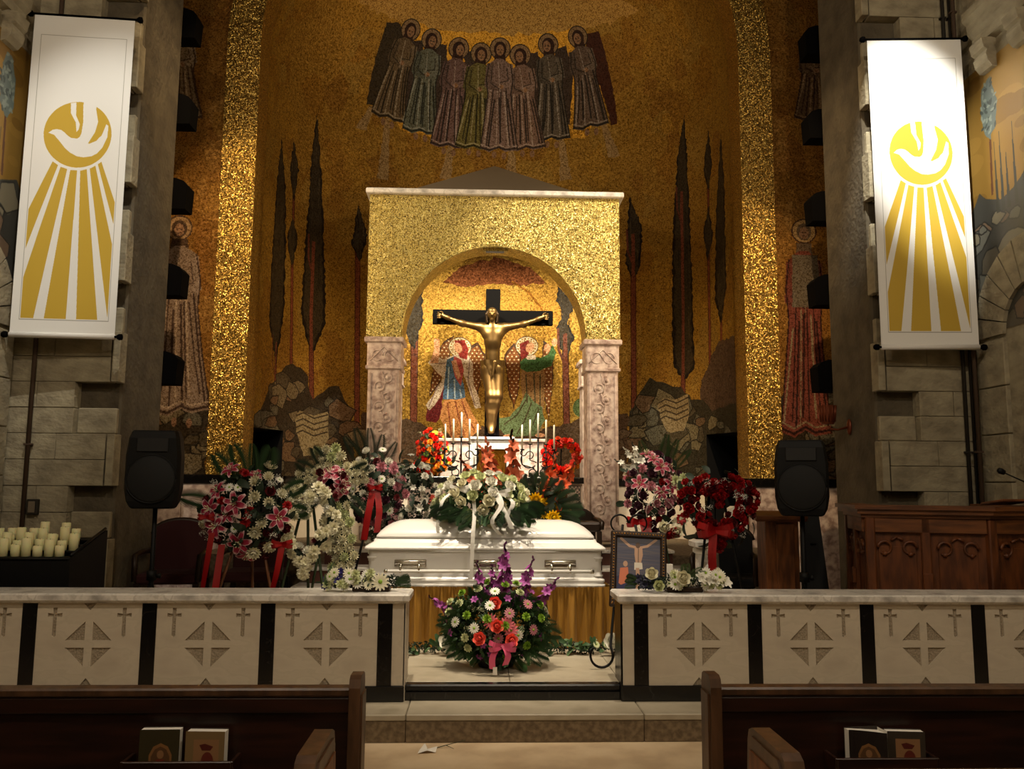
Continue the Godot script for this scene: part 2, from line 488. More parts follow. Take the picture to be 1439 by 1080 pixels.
func cypress(cv: Canvas, p: Array, trunk: Array, tw := 0.045) -> void:
	var g := Color(0.235, 0.195, 0.135)
	var o := v2(p)
	var c := Vector2.ZERO
	for v in o: c += v / o.size()
	if trunk.size() > 0:
		cv.line(v2(trunk), tw + 0.02, Color(0.25, 0.12, 0.08))
		cv.line(v2(trunk), tw, Color(0.46, 0.25, 0.17))
	cv.poly(sway(o, 0.018, 0.045), Color(0.13, 0.10, 0.075))
	var q := PackedVector2Array()
	for v in o: q.append(c + (v - c) * Vector2(0.8, 0.965))
	cv.poly(sway(q, 0.02, 0.05), g)
	for k in 9:
		var a: Vector2 = q[rng.randi() % q.size()]; var b: Vector2 = q[rng.randi() % q.size()]
		var m := c.lerp(a, 0.6); var e := Vector2(m.x, lerpf(m.y, b.y, 0.35))
		cv.line(PackedVector2Array([m, e]), 0.012, Color(0.31, 0.265, 0.18) if k % 2 else Color(0.16, 0.13, 0.10))
	if trunk.size() > 0:
		var t := v2(trunk)
		cv.line(PackedVector2Array([Vector2(t[0].x, minf(c.y + 0.2, t[0].y)), t[0]]), tw * 0.6, Color(0.40, 0.23, 0.16))
		if o.size() > 6:
			cv.line(t, tw * 0.8, Color(0.44, 0.24, 0.17))
			cv.line(PackedVector2Array([t[0] + Vector2(-0.1, 0.1), t[0] + Vector2(-0.09, -0.25), t[0] + Vector2(0, -0.5)]), tw * 0.45, Color(0.40, 0.22, 0.16))

func dots(cv: Canvas, p: Array, c: Color, r: float, gap: float) -> void:
	var o := v2(p)
	var a := o[0]; var b := o[0]
	for v in o:
		a = a.min(v); b = b.max(v)
	var y := a.y
	var row := 0
	while y < b.y:
		var x := a.x + (gap * 0.5 if row % 2 else 0.0)
		while x < b.x:
			if Geometry2D.is_point_in_polygon(Vector2(x, y), o):
				cv.ell(Vector2(x, y), Vector2(r, r), c)
			x += gap
		y += gap * 0.87
		row += 1

func rocks(cv: Canvas, p: Array, c: Color, n: int) -> void:
	var o := v2(p)
	cv.poly(sway(o, 0.03, 0.09), c.darkened(0.35))
	var a := o[0]; var b := o[0]
	for v in o:
		a = a.min(v); b = b.max(v)
	for k in n:
		var m := Vector2(rng.randf_range(a.x, b.x), rng.randf_range(a.y, b.y))
		if not Geometry2D.is_point_in_polygon(m + Vector2(0, 0.1), o): continue
		var q := PackedVector2Array()
		var r := rng.randf_range(0.09, 0.26)
		for i in 7:
			var an := TAU * i / 7 + rng.randf_range(-0.3, 0.3)
			q.append(m + Vector2(cos(an), sin(an) * 0.75) * r * rng.randf_range(0.6, 1.15))
		var t := c.lerp([Color(0.50, 0.46, 0.36), Color(0.36, 0.36, 0.32), Color(0.44, 0.33, 0.24), Color(0.29, 0.26, 0.20)][rng.randi() % 4], 0.6)
		cv.poly(sway(q, 0.012, 0.05), t)
		q.append(q[0])
		cv.line(q, 0.014, c.darkened(0.55))

func paint_apse() -> Array:
	# across: -4.4..4.4 metres along the curved wall; up: 0.2..10.2 metres along its height
	var cv := Canvas.new(2048, 2048, -4.4, 10.2, 8.8, 10.0, Color(0.62, 0.48, 0.20), 0.5)
	# broad drifts of warmer and paler gold cubes
	for k in 260:
		var m := Vector2(rng.randf_range(-4.4, 4.4), rng.randf_range(2.4, 10.0))
		var q := PackedVector2Array()
		var r := rng.randf_range(0.12, 0.5)
		for i in 9:
			q.append(m + Vector2(cos(TAU * i / 9) * 0.7, sin(TAU * i / 9)) * r * rng.randf_range(0.5, 1.2))
		cv.poly(sway(q, 0.03, 0.06), [Color(0.65, 0.50, 0.20), Color(0.60, 0.45, 0.18), Color(0.63, 0.50, 0.23), Color(0.58, 0.43, 0.18)][k % 4], 0.5)
	# paler gold behind and above the angels: glow of light put into the colour
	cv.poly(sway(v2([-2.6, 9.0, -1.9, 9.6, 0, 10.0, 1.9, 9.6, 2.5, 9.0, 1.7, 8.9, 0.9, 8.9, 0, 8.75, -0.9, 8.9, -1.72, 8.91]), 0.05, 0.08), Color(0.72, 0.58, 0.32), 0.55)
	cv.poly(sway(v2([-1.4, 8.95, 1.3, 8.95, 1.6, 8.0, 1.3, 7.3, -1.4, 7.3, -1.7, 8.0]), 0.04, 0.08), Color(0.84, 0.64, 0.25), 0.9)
	# rays falling below the angels
	for e in [[-1.62, 7.55, -1.68, 6.45], [-1.88, 7.6, -2.05, 7.2], [-0.68, 7.2, -0.74, 6.6], [0.92, 7.35, 0.98, 6.6], [1.52, 7.6, 1.72, 6.9], [0.2, 7.2, 0.2, 6.7]]:
		cv.poly(sway(v2([e[0] - 0.03, e[1], e[0] + 0.03, e[1], e[2] + 0.09, e[3], e[2] - 0.09, e[3]]), 0.012, 0.06), Color(0.62, 0.52, 0.36), 0.3)
	# wings
	cv.poly(sway(v2([-1.92, 8.85, -1.71, 8.90, -1.52, 8.73, -1.66, 7.63, -1.98, 7.60]), 0.01), Color(0.24, 0.20, 0.14))
	cv.poly(sway(v2([1.45, 8.85, 1.69, 8.86, 1.72, 8.37, 1.78, 7.45, 1.68, 7.43, 1.56, 8.0, 1.40, 8.45]), 0.01), Color(0.28, 0.15, 0.10))
	for e in [[-1.34, 8.5], [-0.95, 8.5], [-0.45, 8.45], [0.52, 8.45], [0.98, 8.5]]:
		cv.poly(sway(v2([e[0] - 0.08, e[1] + 0.2, e[0] + 0.1, e[1] + 0.22, e[0] + 0.17, e[1] - 0.1, e[0] + 0.06, e[1] - 1.0, e[0] - 0.1, e[1] - 0.7]), 0.012), Color(0.27, 0.22, 0.19))
	var heads := v2([-1.48, 8.84, 1.31, 8.83, -1.10, 8.76, 0.80, 8.77, -0.64, 8.69, 0.34, 8.63, -0.28, 8.64, 0.02, 8.73])
	var feet := v2([-1.63, 7.48, 1.36, 7.46, -1.13, 7.35, 0.77, 7.32, -0.71, 7.17, 0.41, 7.18, -0.35, 7.18, 0.01, 7.16])
	var robes := [Color(0.42, 0.36, 0.27), Color(0.40, 0.34, 0.30), Color(0.40, 0.42, 0.38), Color(0.37, 0.34, 0.30), Color(0.45, 0.36, 0.35), Color(0.50, 0.41, 0.37), Color(0.43, 0.41, 0.23), Color(0.50, 0.42, 0.40)]
	for i in 8:
		var r: Color = robes[i]
		robed(cv, heads[i], feet[i], 0.5, r, r.darkened(0.55), r.lightened(0.28), Color(0.22, 0.14, 0.10), Color(0.60, 0.47, 0.36), Color(0.58, 0.48, 0.36), [0.5, -0.5, 0.6, -0.8, 0.8, -0.5, 0.2, 0.0][i])
	# cypresses
	cypress(cv, [-4.3, 7.3, -4.2, 6.2, -4.15, 4.8, -4.3, 4.3, -4.38, 5.6], [])
	cypress(cv, [-3.63, 6.55, -3.48, 5.90, -3.41, 5.08, -3.39, 4.04, -3.53, 3.29, -3.77, 3.88, -3.77, 4.58, -3.73, 5.73], [-3.55, 3.6, -3.53, 2.81], 0.03)
	cypress(cv, [-3.32, 6.62, -3.18, 6.21, -3.26, 5.73, -3.39, 6.15], [-3.28, 6.1, -3.26, 5.4], 0.04)
	cypress(cv, [-3.28, 5.50, -3.14, 5.20, -3.24, 4.72, -3.39, 5.14], [-3.26, 5.1, -3.17, 3.05], 0.045)
	cypress(cv, [-2.85, 7.20, -2.76, 6.61, -2.69, 6.02, -2.59, 4.82, -2.54, 4.01, -2.78, 3.48, -3.02, 4.10, -2.99, 5.07, -2.94, 5.95, -2.93, 6.50], [-2.82, 5.21, -2.82, 4.13, -2.73, 2.46], 0.075)
	cypress(cv, [-2.06, 5.96, -1.89, 5.51, -2.00, 5.06, -2.15, 5.29], [-2.05, 5.5, -1.97, 2.4], 0.07)
	cypress(cv, [1.96, 6.19, 2.16, 5.66, 2.14, 5.30, 2.10, 4.98, 1.99, 4.86, 1.88, 5.12, 1.92, 5.70], [2.01, 5.57, 1.99, 2.4], 0.07)
	cypress(cv, [2.97, 7.30, 3.01, 6.50, 3.06, 4.94, 3.07, 3.86, 3.08, 3.35, 2.85, 3.18, 2.67, 3.45, 2.66, 4.35, 2.70, 5.45, 2.81, 6.66], [2.88, 6.08, 2.87, 4.21, 2.84, 2.93], 0.07)
	cypress(cv, [3.50, 6.88, 3.57, 6.33, 3.48, 5.95, 3.35, 6.29], [3.47, 6.2, 3.46, 5.6], 0.035)
	cypress(cv, [3.47, 5.73, 3.56, 5.26, 3.42, 4.89, 3.32, 5.32], [3.44, 5.2, 3.42, 3.30], 0.045)
	cypress(cv, [3.85, 6.70, 3.92, 5.91, 3.91, 4.46, 3.72, 3.90, 3.58, 4.31, 3.65, 5.56], [3.78, 5.21, 3.68, 2.67], 0.04)
	cypress(cv, [4.34, 6.53, 4.42, 6.0, 4.26, 5.60, 4.13, 5.95], [4.26, 5.8, 4.24, 3.4], 0.05)
	# trees beside the crucifix wall
	cypress(cv, [-1.05, 4.75, -1.03, 4.23, -1.15, 3.75, -1.36, 4.15, -1.24, 4.5], [-1.15, 4.34, -1.13, 2.2], 0.085)
	cypress(cv, [0.88, 4.82, 1.12, 4.50, 1.00, 4.27, 1.10, 3.98, 1.00, 3.58, 0.91, 3.81, 0.85, 4.16, 0.95, 4.39, 0.85, 4.60], [0.97, 4.04, 1.00, 2.2], 0.075)
	# red-brown arc above the crucifix
	cv.poly(sway(v2([-0.76, 4.88, -0.48, 5.16, -0.03, 5.32, 0.42, 5.18, 0.70, 4.91, 0.37, 4.85, -0.03, 4.89, -0.43, 4.83]), 0.025), Color(0.42, 0.24, 0.13), 0.6)
	cv.line(v2([0.22, 4.92, 0.45, 4.75, 0.62, 4.5, 0.70, 4.3]), 0.03, Color(0.45, 0.29, 0.10), 0.8)
	# rocky ground, houses and a striped fall of water to either side
	rocks(cv, [-4.39, 2.5, -3.94, 2.58, -3.69, 2.95, -3.40, 3.23, -3.17, 3.33, -2.90, 3.28, -2.72, 2.88, -2.48, 3.06, -2.30, 3.10, -2.11, 2.81, -2.02, 2.49, -2.00, 0.3, -4.39, 0.3], Color(0.36, 0.30, 0.22), 110)
	cv.poly(sway(v2([3.20, 3.11, 3.46, 3.50, 3.65, 3.68, 4.23, 3.70, 4.4, 3.6, 4.4, 2.63, 3.19, 2.70]), 0.02), Color(0.33, 0.26, 0.20))
	rocks(cv, [1.91, 2.65, 2.04, 2.97, 2.24, 3.26, 2.46, 3.21, 2.78, 3.09, 3.01, 2.92, 3.27, 2.88, 3.43, 2.73, 4.16, 2.78, 4.38, 2.43, 4.39, 0.3, 1.90, 0.3], Color(0.34, 0.31, 0.23), 110)
	for e in [[-3.05, 2.58, -2.45, 2.06], [2.38, 2.86, 2.93, 2.46]]:
		var x0: float = e[0]; var x1: float = e[2]; var yt: float = e[1]; var yb: float = e[3]
		cv.poly(sway(v2([x0, yt, x0 + 0.08, yt + 0.1, lerpf(x0, x1, 0.6), yt + 0.06, x1, yt + 0.13, x1 + 0.02, lerpf(yt, yb, 0.5), lerpf(x0, x1, 0.85), yb, lerpf(x0, x1, 0.3), yb - 0.02, x0 + 0.03, lerpf(yt, yb, 0.4)]), 0.012), Color(0.56, 0.50, 0.38))
		for k in 4:
			var y := yt + 0.03 - k * 0.085
			cv.line(v2([x0 + 0.02, y, lerpf(x0, x1, 0.25), y + 0.05, lerpf(x0, x1, 0.6), y - 0.02, x1, y + 0.05]), 0.02, Color(0.27, 0.22, 0.16))
	# ground behind the altar
	rocks(cv, [-1.9, 2.75, -1.5, 2.6, -1.22, 2.66, -0.94, 2.54, -0.54, 2.41, -0.15, 2.55, 0.24, 2.47, 0.78, 2.56, 1.15, 2.67, 1.5, 2.8, 1.9, 2.75, 1.9, 0.3, -1.9, 0.3], Color(0.50, 0.38, 0.27), 70)
	cv.ell(Vector2(1.2, 2.86), Vector2(0.12, 0.15), Color(0.33, 0.40, 0.24))
	# the two mosaic angels beside the crucifix
	var wing := Color(0.50, 0.30, 0.14)
	for w in [[-0.74, 3.90, -0.58, 4.03, -0.64, 3.68, -0.80, 3.18, -0.92, 3.02, -0.86, 3.56], [-0.40, 3.81, -0.25, 3.92, -0.15, 3.72, -0.18, 3.35, -0.28, 2.94, -0.38, 3.17],
			[0.12, 3.72, 0.25, 3.92, 0.35, 3.72, 0.33, 3.18, 0.26, 2.84, 0.18, 3.13], [0.66, 3.95, 0.80, 3.83, 0.80, 3.24, 0.74, 2.62, 0.68, 3.01, 0.64, 3.47]]:
		cv.poly(sway(v2(w), 0.01), wing.darkened(0.45))
		var cc := Vector2.ZERO
		for v in v2(w): cc += v / 6.0
		var q := []
		for v in v2(w):
			var u := cc + (v - cc) * 0.88
			q.append(u.x); q.append(u.y)
		cv.poly(v2(q), wing)
		dots(cv, q, Color(0.88, 0.80, 0.66), 0.012, 0.06)
	for h in [Vector2(-0.50, 3.83), Vector2(0.43, 3.86)]:
		cv.ell(h, Vector2(0.165, 0.165), Color(0.40, 0.30, 0.20))
		cv.ell(h, Vector2(0.152, 0.152), Color(0.86, 0.80, 0.68))
		for k in 18:
			var a := TAU * k / 18
			cv.ell(h + Vector2(cos(a), sin(a)) * 0.125, Vector2(0.013, 0.013), Color(0.62, 0.46, 0.26))
			cv.ell(h + Vector2(cos(a + 0.17), sin(a + 0.17)) * 0.095, Vector2(0.011, 0.011), Color(0.62, 0.46, 0.26))
	var skin := Color(0.84, 0.62, 0.48)
	cv.poly(sway(v2([-0.77, 3.22, -0.67, 3.28, -0.73, 2.99, -0.75, 2.71, -0.82, 2.60, -0.96, 2.64, -0.95, 2.82, -0.81, 2.93]), 0.008), Color(0.42, 0.13, 0.14))
	cv.poly(sway(v2([-0.90, 3.63, -0.84, 3.69, -0.74, 3.62, -0.56, 3.71, -0.41, 3.75, -0.32, 3.58, -0.30, 3.23, -0.22, 3.01, -0.20, 2.86, -0.27, 2.84, -0.36, 3.12, -0.46, 3.46, -0.56, 3.51, -0.68, 3.34, -0.77, 2.99, -0.91, 2.80, -0.97, 2.87, -0.87, 3.03, -0.73, 3.33, -0.84, 3.44, -0.94, 3.55]), 0.006), Color(0.84, 0.77, 0.70))
	cv.poly(v2([-0.92, 3.55, -0.86, 3.78, -0.87, 3.95, -0.79, 3.95, -0.78, 3.77, -0.80, 3.56]), skin)
	cv.poly(sway(v2([-0.71, 2.97, -0.41, 3.02, -0.31, 2.78, -0.19, 2.53, -0.35, 2.38, -0.58, 2.35, -0.70, 2.54, -0.77, 2.71]), 0.008), Color(0.82, 0.58, 0.36))
	cv.poly(sway(v2([-0.68, 3.62, -0.56, 3.68, -0.44, 3.23, -0.41, 3.02, -0.55, 2.98, -0.73, 2.99, -0.70, 3.33]), 0.006), Color(0.34, 0.46, 0.60))
	cv.poly(v2([-0.58, 3.68, -0.48, 3.63, -0.44, 3.46, -0.48, 3.20, -0.56, 3.34, -0.60, 3.51]), Color(0.72, 0.32, 0.30))
	for f in [[-0.66, 2.92, -0.62, 2.6, -0.6, 2.4], [-0.55, 2.95, -0.5, 2.7, -0.42, 2.42], [-0.46, 2.96, -0.38, 2.7, -0.28, 2.5]]:
		cv.line(v2(f), 0.02, Color(0.60, 0.34, 0.22))
	for f in [[-0.65, 3.5, -0.66, 3.0], [-0.57, 3.3, -0.56, 3.0], [-0.49, 3.15, -0.47, 3.02]]:
		cv.line(v2(f), 0.02, Color(0.70, 0.78, 0.84))
	for f in [[-0.36, 3.65, -0.38, 3.3, -0.28, 2.9], [-0.84, 3.55, -0.70, 3.56], [-0.8, 3.2, -0.92, 2.86]]:
		cv.line(v2(f), 0.016, Color(0.58, 0.48, 0.46))
	cv.poly(v2([-0.58, 3.93, -0.44, 3.95, -0.38, 3.80, -0.40, 3.63, -0.50, 3.66, -0.54, 3.80]), Color(0.55, 0.16, 0.12))
	cv.ell(Vector2(-0.525, 3.82), Vector2(0.055, 0.085), skin, 0.0, 0.3)
	cv.poly(v2([-0.62, 3.60, -0.55, 3.62, -0.48, 3.36, -0.52, 3.30, -0.58, 3.45]), skin)
	# the green one
	cv.poly(sway(v2([0.37, 3.53, 0.65, 3.58, 0.69, 3.35, 0.67, 2.90, 0.65, 2.50, 0.43, 2.46, 0.29, 2.67, 0.37, 3.01, 0.35, 3.30]), 0.008), Color(0.58, 0.44, 0.28))
	cv.poly(sway(v2([0.43, 3.13, 0.49, 3.01, 0.65, 2.87, 0.68, 2.67, 0.57, 2.42, 0.16, 2.40, 0.04, 2.55, 0.02, 2.7, 0.20, 2.73, 0.33, 2.90]), 0.01), Color(0.42, 0.50, 0.36))
	cv.poly(sway(v2([0.34, 3.61, 0.45, 3.72, 0.61, 3.67, 0.73, 3.72, 0.79, 3.89, 0.84, 3.75, 0.78, 3.54, 0.61, 3.46, 0.43, 3.44, 0.34, 3.50]), 0.006), Color(0.26, 0.40, 0.22))
	cv.poly(v2([0.40, 3.70, 0.55, 3.72, 0.56, 3.64, 0.44, 3.64]), Color(0.84, 0.77, 0.70))
	for f in [[0.42, 3.4, 0.44, 2.95], [0.53, 3.42, 0.55, 2.95], [0.62, 3.4, 0.62, 2.9], [0.45, 3.05, 0.3, 2.75, 0.12, 2.6], [0.5, 2.95, 0.4, 2.65, 0.3, 2.45], [0.6, 2.85, 0.52, 2.6]]:
		cv.line(v2(f), 0.018, Color(0.30, 0.27, 0.17))
	cv.poly(v2([0.33, 3.90, 0.45, 3.96, 0.50, 3.86, 0.43, 3.68, 0.35, 3.64]), Color(0.50, 0.16, 0.14))
	cv.ell(Vector2(0.475, 3.84), Vector2(0.058, 0.085), skin, 0.0, -0.3)
	cv.ell(Vector2(0.72, 3.83), Vector2(0.045, 0.07), skin)
	cv.ell(Vector2(0.82, 3.92), Vector2(0.04, 0.07), skin)
	cv.ell(Vector2(0.18, 2.41), Vector2(0.07, 0.035), skin)
	cv.ell(Vector2(0.62, 2.43), Vector2(0.07, 0.035), skin)
	return [cv.tex(), ImageTexture.create_from_image(cv.met)]

func paint_front_wall() -> Array:
	var cv := Canvas.new(1024, 1024, -5.5, 11.0, 11.0, 11.0, Color(0.58, 0.41, 0.18), 0.4)
	for k in 240:
		var m := Vector2(rng.randf_range(3.6, 5.2) * (1 if k % 2 else -1), rng.randf_range(1.7, 10.0))
		var q := PackedVector2Array()
		var r := rng.randf_range(0.1, 0.35)
		for i in 8:
			q.append(m + Vector2(cos(TAU * i / 8) * 0.6, sin(TAU * i / 8)) * r * rng.randf_range(0.5, 1.2))
		cv.poly(q, [Color(0.61, 0.44, 0.19), Color(0.55, 0.38, 0.16), Color(0.59, 0.43, 0.20)][k % 3], 0.4)
	for sd in [-1, 1]:
		rocks(cv, [sd * 3.66, 2.7, sd * 3.8, 3.1, sd * 4.0, 3.0, sd * 4.2, 3.2, sd * 5.4, 3.0, sd * 5.4, 1.6, sd * 3.66, 1.6], Color(0.34, 0.28, 0.20), 60)
	robed(cv, Vector2(4.05, 5.03), Vector2(3.98, 2.35), 0.62, Color(0.46, 0.24, 0.19), Color(0.20, 0.11, 0.09), Color(0.52, 0.46, 0.36), Color(0.40, 0.33, 0.26), Color(0.55, 0.42, 0.32), Color(0.66, 0.54, 0.36))
	cv.poly(v2([3.88, 4.7, 4.22, 4.7, 4.26, 4.0, 3.86, 4.0]), Color(0.40, 0.36, 0.30))
	robed(cv, Vector2(-4.16, 4.92), Vector2(-4.02, 2.55), 0.66, Color(0.52, 0.44, 0.38), Color(0.26, 0.19, 0.15), Color(0.66, 0.58, 0.50), Color(0.30, 0.22, 0.16), Color(0.58, 0.44, 0.34), Color(0.62, 0.50, 0.36))
	robed(cv, Vector2(-4.30, 7.6), Vector2(-4.22, 6.4), 0.5, Color(0.50, 0.42, 0.32), Color(0.28, 0.2, 0.14), Color(0.62, 0.54, 0.42), Color(0.30, 0.22, 0.16), Color(0.58, 0.44, 0.34), Color(0.62, 0.50, 0.36))
	robed(cv, Vector2(4.30, 7.7), Vector2(4.24, 6.6), 0.5, Color(0.40, 0.32, 0.24), Color(0.22, 0.16, 0.12), Color(0.55, 0.46, 0.36), Color(0.30, 0.22, 0.16), Color(0.58, 0.44, 0.34), Color(0.62, 0.50, 0.36))
	return [cv.tex(), ImageTexture.create_from_image(cv.met)]

func mosaic_mat(pair: Array, tile_px: int) -> StandardMaterial3D:
	var m := StandardMaterial3D.new()
	m.albedo_texture = pair[0]
	m.metallic = 1.0
	m.metallic_texture = pair[1]
	m.roughness = 0.5
	var size: int = pair[0].get_width()
	var nm := Image.create(size, size, false, Image.FORMAT_RGB8)
	var src: Image = K.cell_normal.duplicate()
	src.resize(tile_px, tile_px, Image.INTERPOLATE_NEAREST)
	for x in range(0, size, tile_px):
		for y in range(0, size, tile_px):
			nm.blit_rect(src, Rect2i(0, 0, tile_px, tile_px), Vector2i(x, y))
	m.normal_enabled = true
	m.normal_texture = ImageTexture.create_from_image(nm)
	m.normal_scale = 0.45
	m.metallic_specular = 0.25
	m.detail_enabled = true
	m.detail_uv_layer = BaseMaterial3D.DETAIL_UV_2
	m.detail_blend_mode = BaseMaterial3D.BLEND_MODE_MUL
	m.detail_albedo = K.cell_tone
	return m

func paint_banner() -> ImageTexture:
	var W := 0.94; var H := 2.98
	var cv := Canvas.new(376, 1192, 0.0, 0.0, W, H, Color(0.90, 0.895, 0.88), 0.0, false)
	var gold := Color(0.76, 0.63, 0.21)
	var ap := Vector2(0.494, 0.84)
	var l := 0.085; var r := 0.865; var bot := 2.85
	# fan of rays inside the printed border
	var fan := PackedVector2Array([ap + Vector2(-0.02, 0.05), ap + Vector2(0.02, 0.05), Vector2(r, ap.y + (r - ap.x) / 0.40), Vector2(r, bot), Vector2(l, bot), Vector2(l, ap.y + (ap.x - l) / 0.40)])
	cv.poly(fan, gold)
	for k in [-0.272, -0.123, 0.021, 0.163, 0.305]:
		var far := 2.2
		var hw := 0.0235
		cv.poly(PackedVector2Array([ap, ap + Vector2((k - hw) * far, far), ap + Vector2((k + hw) * far, far)]), Color(0.90, 0.895, 0.88))
	cv.poly(v2([0, 0, l, 0, l, H, 0, H]), Color(0.90, 0.895, 0.88))
	cv.poly(v2([r, 0, W, 0, W, H, r, H]), Color(0.90, 0.895, 0.88))
	cv.poly(v2([0, bot, W, bot, W, H, 0, H]), Color(0.90, 0.895, 0.88))
	var c := Vector2(0.48, 1.14); var R := 0.312
	cv.ell(c, Vector2(R + 0.03, R + 0.03), Color(0.90, 0.895, 0.88))
	var cir := PackedVector2Array()
	for i in 60: cir.append(c + Vector2(cos(TAU * i / 60), sin(TAU * i / 60)) * R)
	cv.poly(cir, gold)
	var white := Color(0.90, 0.895, 0.88)
	var rel := func(f: Array) -> PackedVector2Array:
		var out := PackedVector2Array()
		for v in v2(f): out.append(c + v * R)
		return out
	cv.poly(rel.call([-0.87, 0.0, -0.75, -0.1, -0.63, -0.13, -0.5, -0.11, -0.41, -0.05, -0.3, 0.05, -0.2, 0.11, -0.02, 0.12, 0.05, 0.06, 0.09, -0.05, 0.12, -0.4, 0.09, -0.9, 0.10, -1.05, 0.48, -1.0, 0.49, -0.8, 0.57, -0.42, 0.5, -0.1, 0.3, 0.26, 0.55, 0.17, 0.72, -0.05, 0.82, -0.35, 0.89, -0.3, 0.88, 0.05, 0.75, 0.37, 0.6, 0.55, 0.44, 0.64, 0.2, 0.68, 0.01, 0.66, -0.2, 0.56, -0.36, 0.43, -0.55, 0.21, -0.7, 0.05]), white)
	cv.poly(rel.call([0.48, -0.82, 0.68, -0.72, 0.83, -0.5, 0.82, -0.35, 0.70, 0.0, 0.5, 0.19, 0.33, 0.27, 0.46, 0.08, 0.53, -0.05, 0.58, -0.37]), gold)
	cv.poly(rel.call([-0.28, -0.95, -0.12, -0.98, -0.1, -0.58, 0.03, -0.32, 0.0, -0.15, -0.06, -0.08, -0.1, -0.37, -0.26, -0.64]), white)
	# thin printed border line
	var g := Color(0.62, 0.61, 0.58)
	cv.line(PackedVector2Array([Vector2(l - 0.01, 0.20), Vector2(r + 0.01, 0.20), Vector2(r + 0.01, bot + 0.012), Vector2(l - 0.01, bot + 0.012), Vector2(l - 0.01, 0.20)]), 0.007, g)
	return cv.tex()

func paint_picture() -> ImageTexture:
	# plain devotional print: pale figure with raised arms on a dusky blue sky, a mourner in orange below
	var cv := Canvas.new(256, 384, 0.0, 0.0, 0.34, 0.51, Color(0.25, 0.25, 0.32), 0.0, false)
	cv.poly(v2([0, 0.32, 0.1, 0.28, 0.2, 0.33, 0.34, 0.29, 0.34, 0.51, 0, 0.51]), Color(0.12, 0.13, 0.26))
	for k in 26:
		var y := rng.randf_range(0.0, 0.3)
		cv.line(v2([0, y, 0.34, y + rng.randf_range(-0.05, 0.05)]), 0.008, [Color(0.28, 0.27, 0.33), Color(0.22, 0.22, 0.30), Color(0.30, 0.28, 0.31)][k % 3])
	var sk := Color(0.66, 0.52, 0.42)
	cv.line(v2([0.155, 0.08, 0.10, 0.07, 0.03, 0.01]), 0.02, sk)
	cv.line(v2([0.185, 0.08, 0.24, 0.065, 0.31, 0.01]), 0.02, sk)
	cv.poly(v2([0.14, 0.08, 0.20, 0.08, 0.205, 0.14, 0.19, 0.21, 0.15, 0.21, 0.14, 0.14]), sk)
	cv.line(v2([0.17, 0.09, 0.17, 0.2]), 0.008, sk.darkened(0.35))
	cv.ell(Vector2(0.165, 0.062), Vector2(0.018, 0.024), Color(0.30, 0.2, 0.14))
	cv.poly(v2([0.14, 0.2, 0.2, 0.2, 0.205, 0.25, 0.14, 0.26]), Color(0.78, 0.74, 0.68))
	cv.line(v2([0.165, 0.25, 0.17, 0.34, 0.165, 0.42]), 0.028, sk)
	cv.line(v2([0.16, 0.42, 0.13, 0.5]), 0.03, Color(0.66, 0.66, 0.68))
	cv.poly(v2([0.03, 0.25, 0.09, 0.24, 0.10, 0.33, 0.06, 0.40, 0.02, 0.37]), Color(0.72, 0.40, 0.28))
	cv.ell(Vector2(0.07, 0.215), Vector2(0.018, 0.023), sk)
	cv.poly(v2([0.0, 0.40, 0.09, 0.36, 0.12, 0.51, 0.0, 0.51]), Color(0.10, 0.11, 0.28))
	return cv.tex()

func paint_book(kind: int) -> ImageTexture:
	var cv := Canvas.new(128, 192, 0.0, 0.0, 0.14, 0.21, [Color(0.22, 0.19, 0.10), Color(0.50, 0.40, 0.26), Color(0.14, 0.10, 0.08), Color(0.24, 0.20, 0.16)][kind], 0.0, false)
	if kind % 2 == 0:
		cv.poly(v2([0.035, 0.21, 0.035, 0.09, 0.05, 0.06, 0.075, 0.048, 0.1, 0.06, 0.115, 0.09, 0.115, 0.21]), Color(0.52, 0.36, 0.20))
		cv.poly(v2([0.043, 0.21, 0.043, 0.095, 0.055, 0.07, 0.075, 0.06, 0.095, 0.07, 0.107, 0.095, 0.107, 0.21]), Color(0.36, 0.24, 0.14))
		cv.ell(Vector2(0.075, 0.088), Vector2(0.012, 0.015), Color(0.56, 0.40, 0.26))
		cv.poly(v2([0.062, 0.105, 0.088, 0.105, 0.098, 0.2, 0.052, 0.2]), Color(0.46, 0.17, 0.11))
		cv.line(v2([0.062, 0.115, 0.05, 0.14]), 0.007, Color(0.54, 0.38, 0.25))
		cv.line(v2([0.088, 0.115, 0.1, 0.14]), 0.007, Color(0.54, 0.38, 0.25))
		cv.line(v2([0.05, 0.2, 0.06, 0.14, 0.09, 0.14, 0.1, 0.2]), 0.01, Color(0.40, 0.22, 0.12))
	else:
		cv.poly(v2([0.03, 0.03, 0.12, 0.03, 0.12, 0.2, 0.03, 0.2]), Color(0.58, 0.42, 0.28))
		cv.poly(v2([0.05, 0.05, 0.07, 0.045, 0.1, 0.055, 0.09, 0.07, 0.06, 0.07]), Color(0.34, 0.12, 0.09))
		cv.ell(Vector2(0.08, 0.11), Vector2(0.022, 0.035), Color(0.40, 0.16, 0.11))
		cv.line(v2([0.05, 0.18, 0.07, 0.13, 0.1, 0.15, 0.11, 0.18]), 0.008, Color(0.36, 0.16, 0.1))
	return cv.tex()

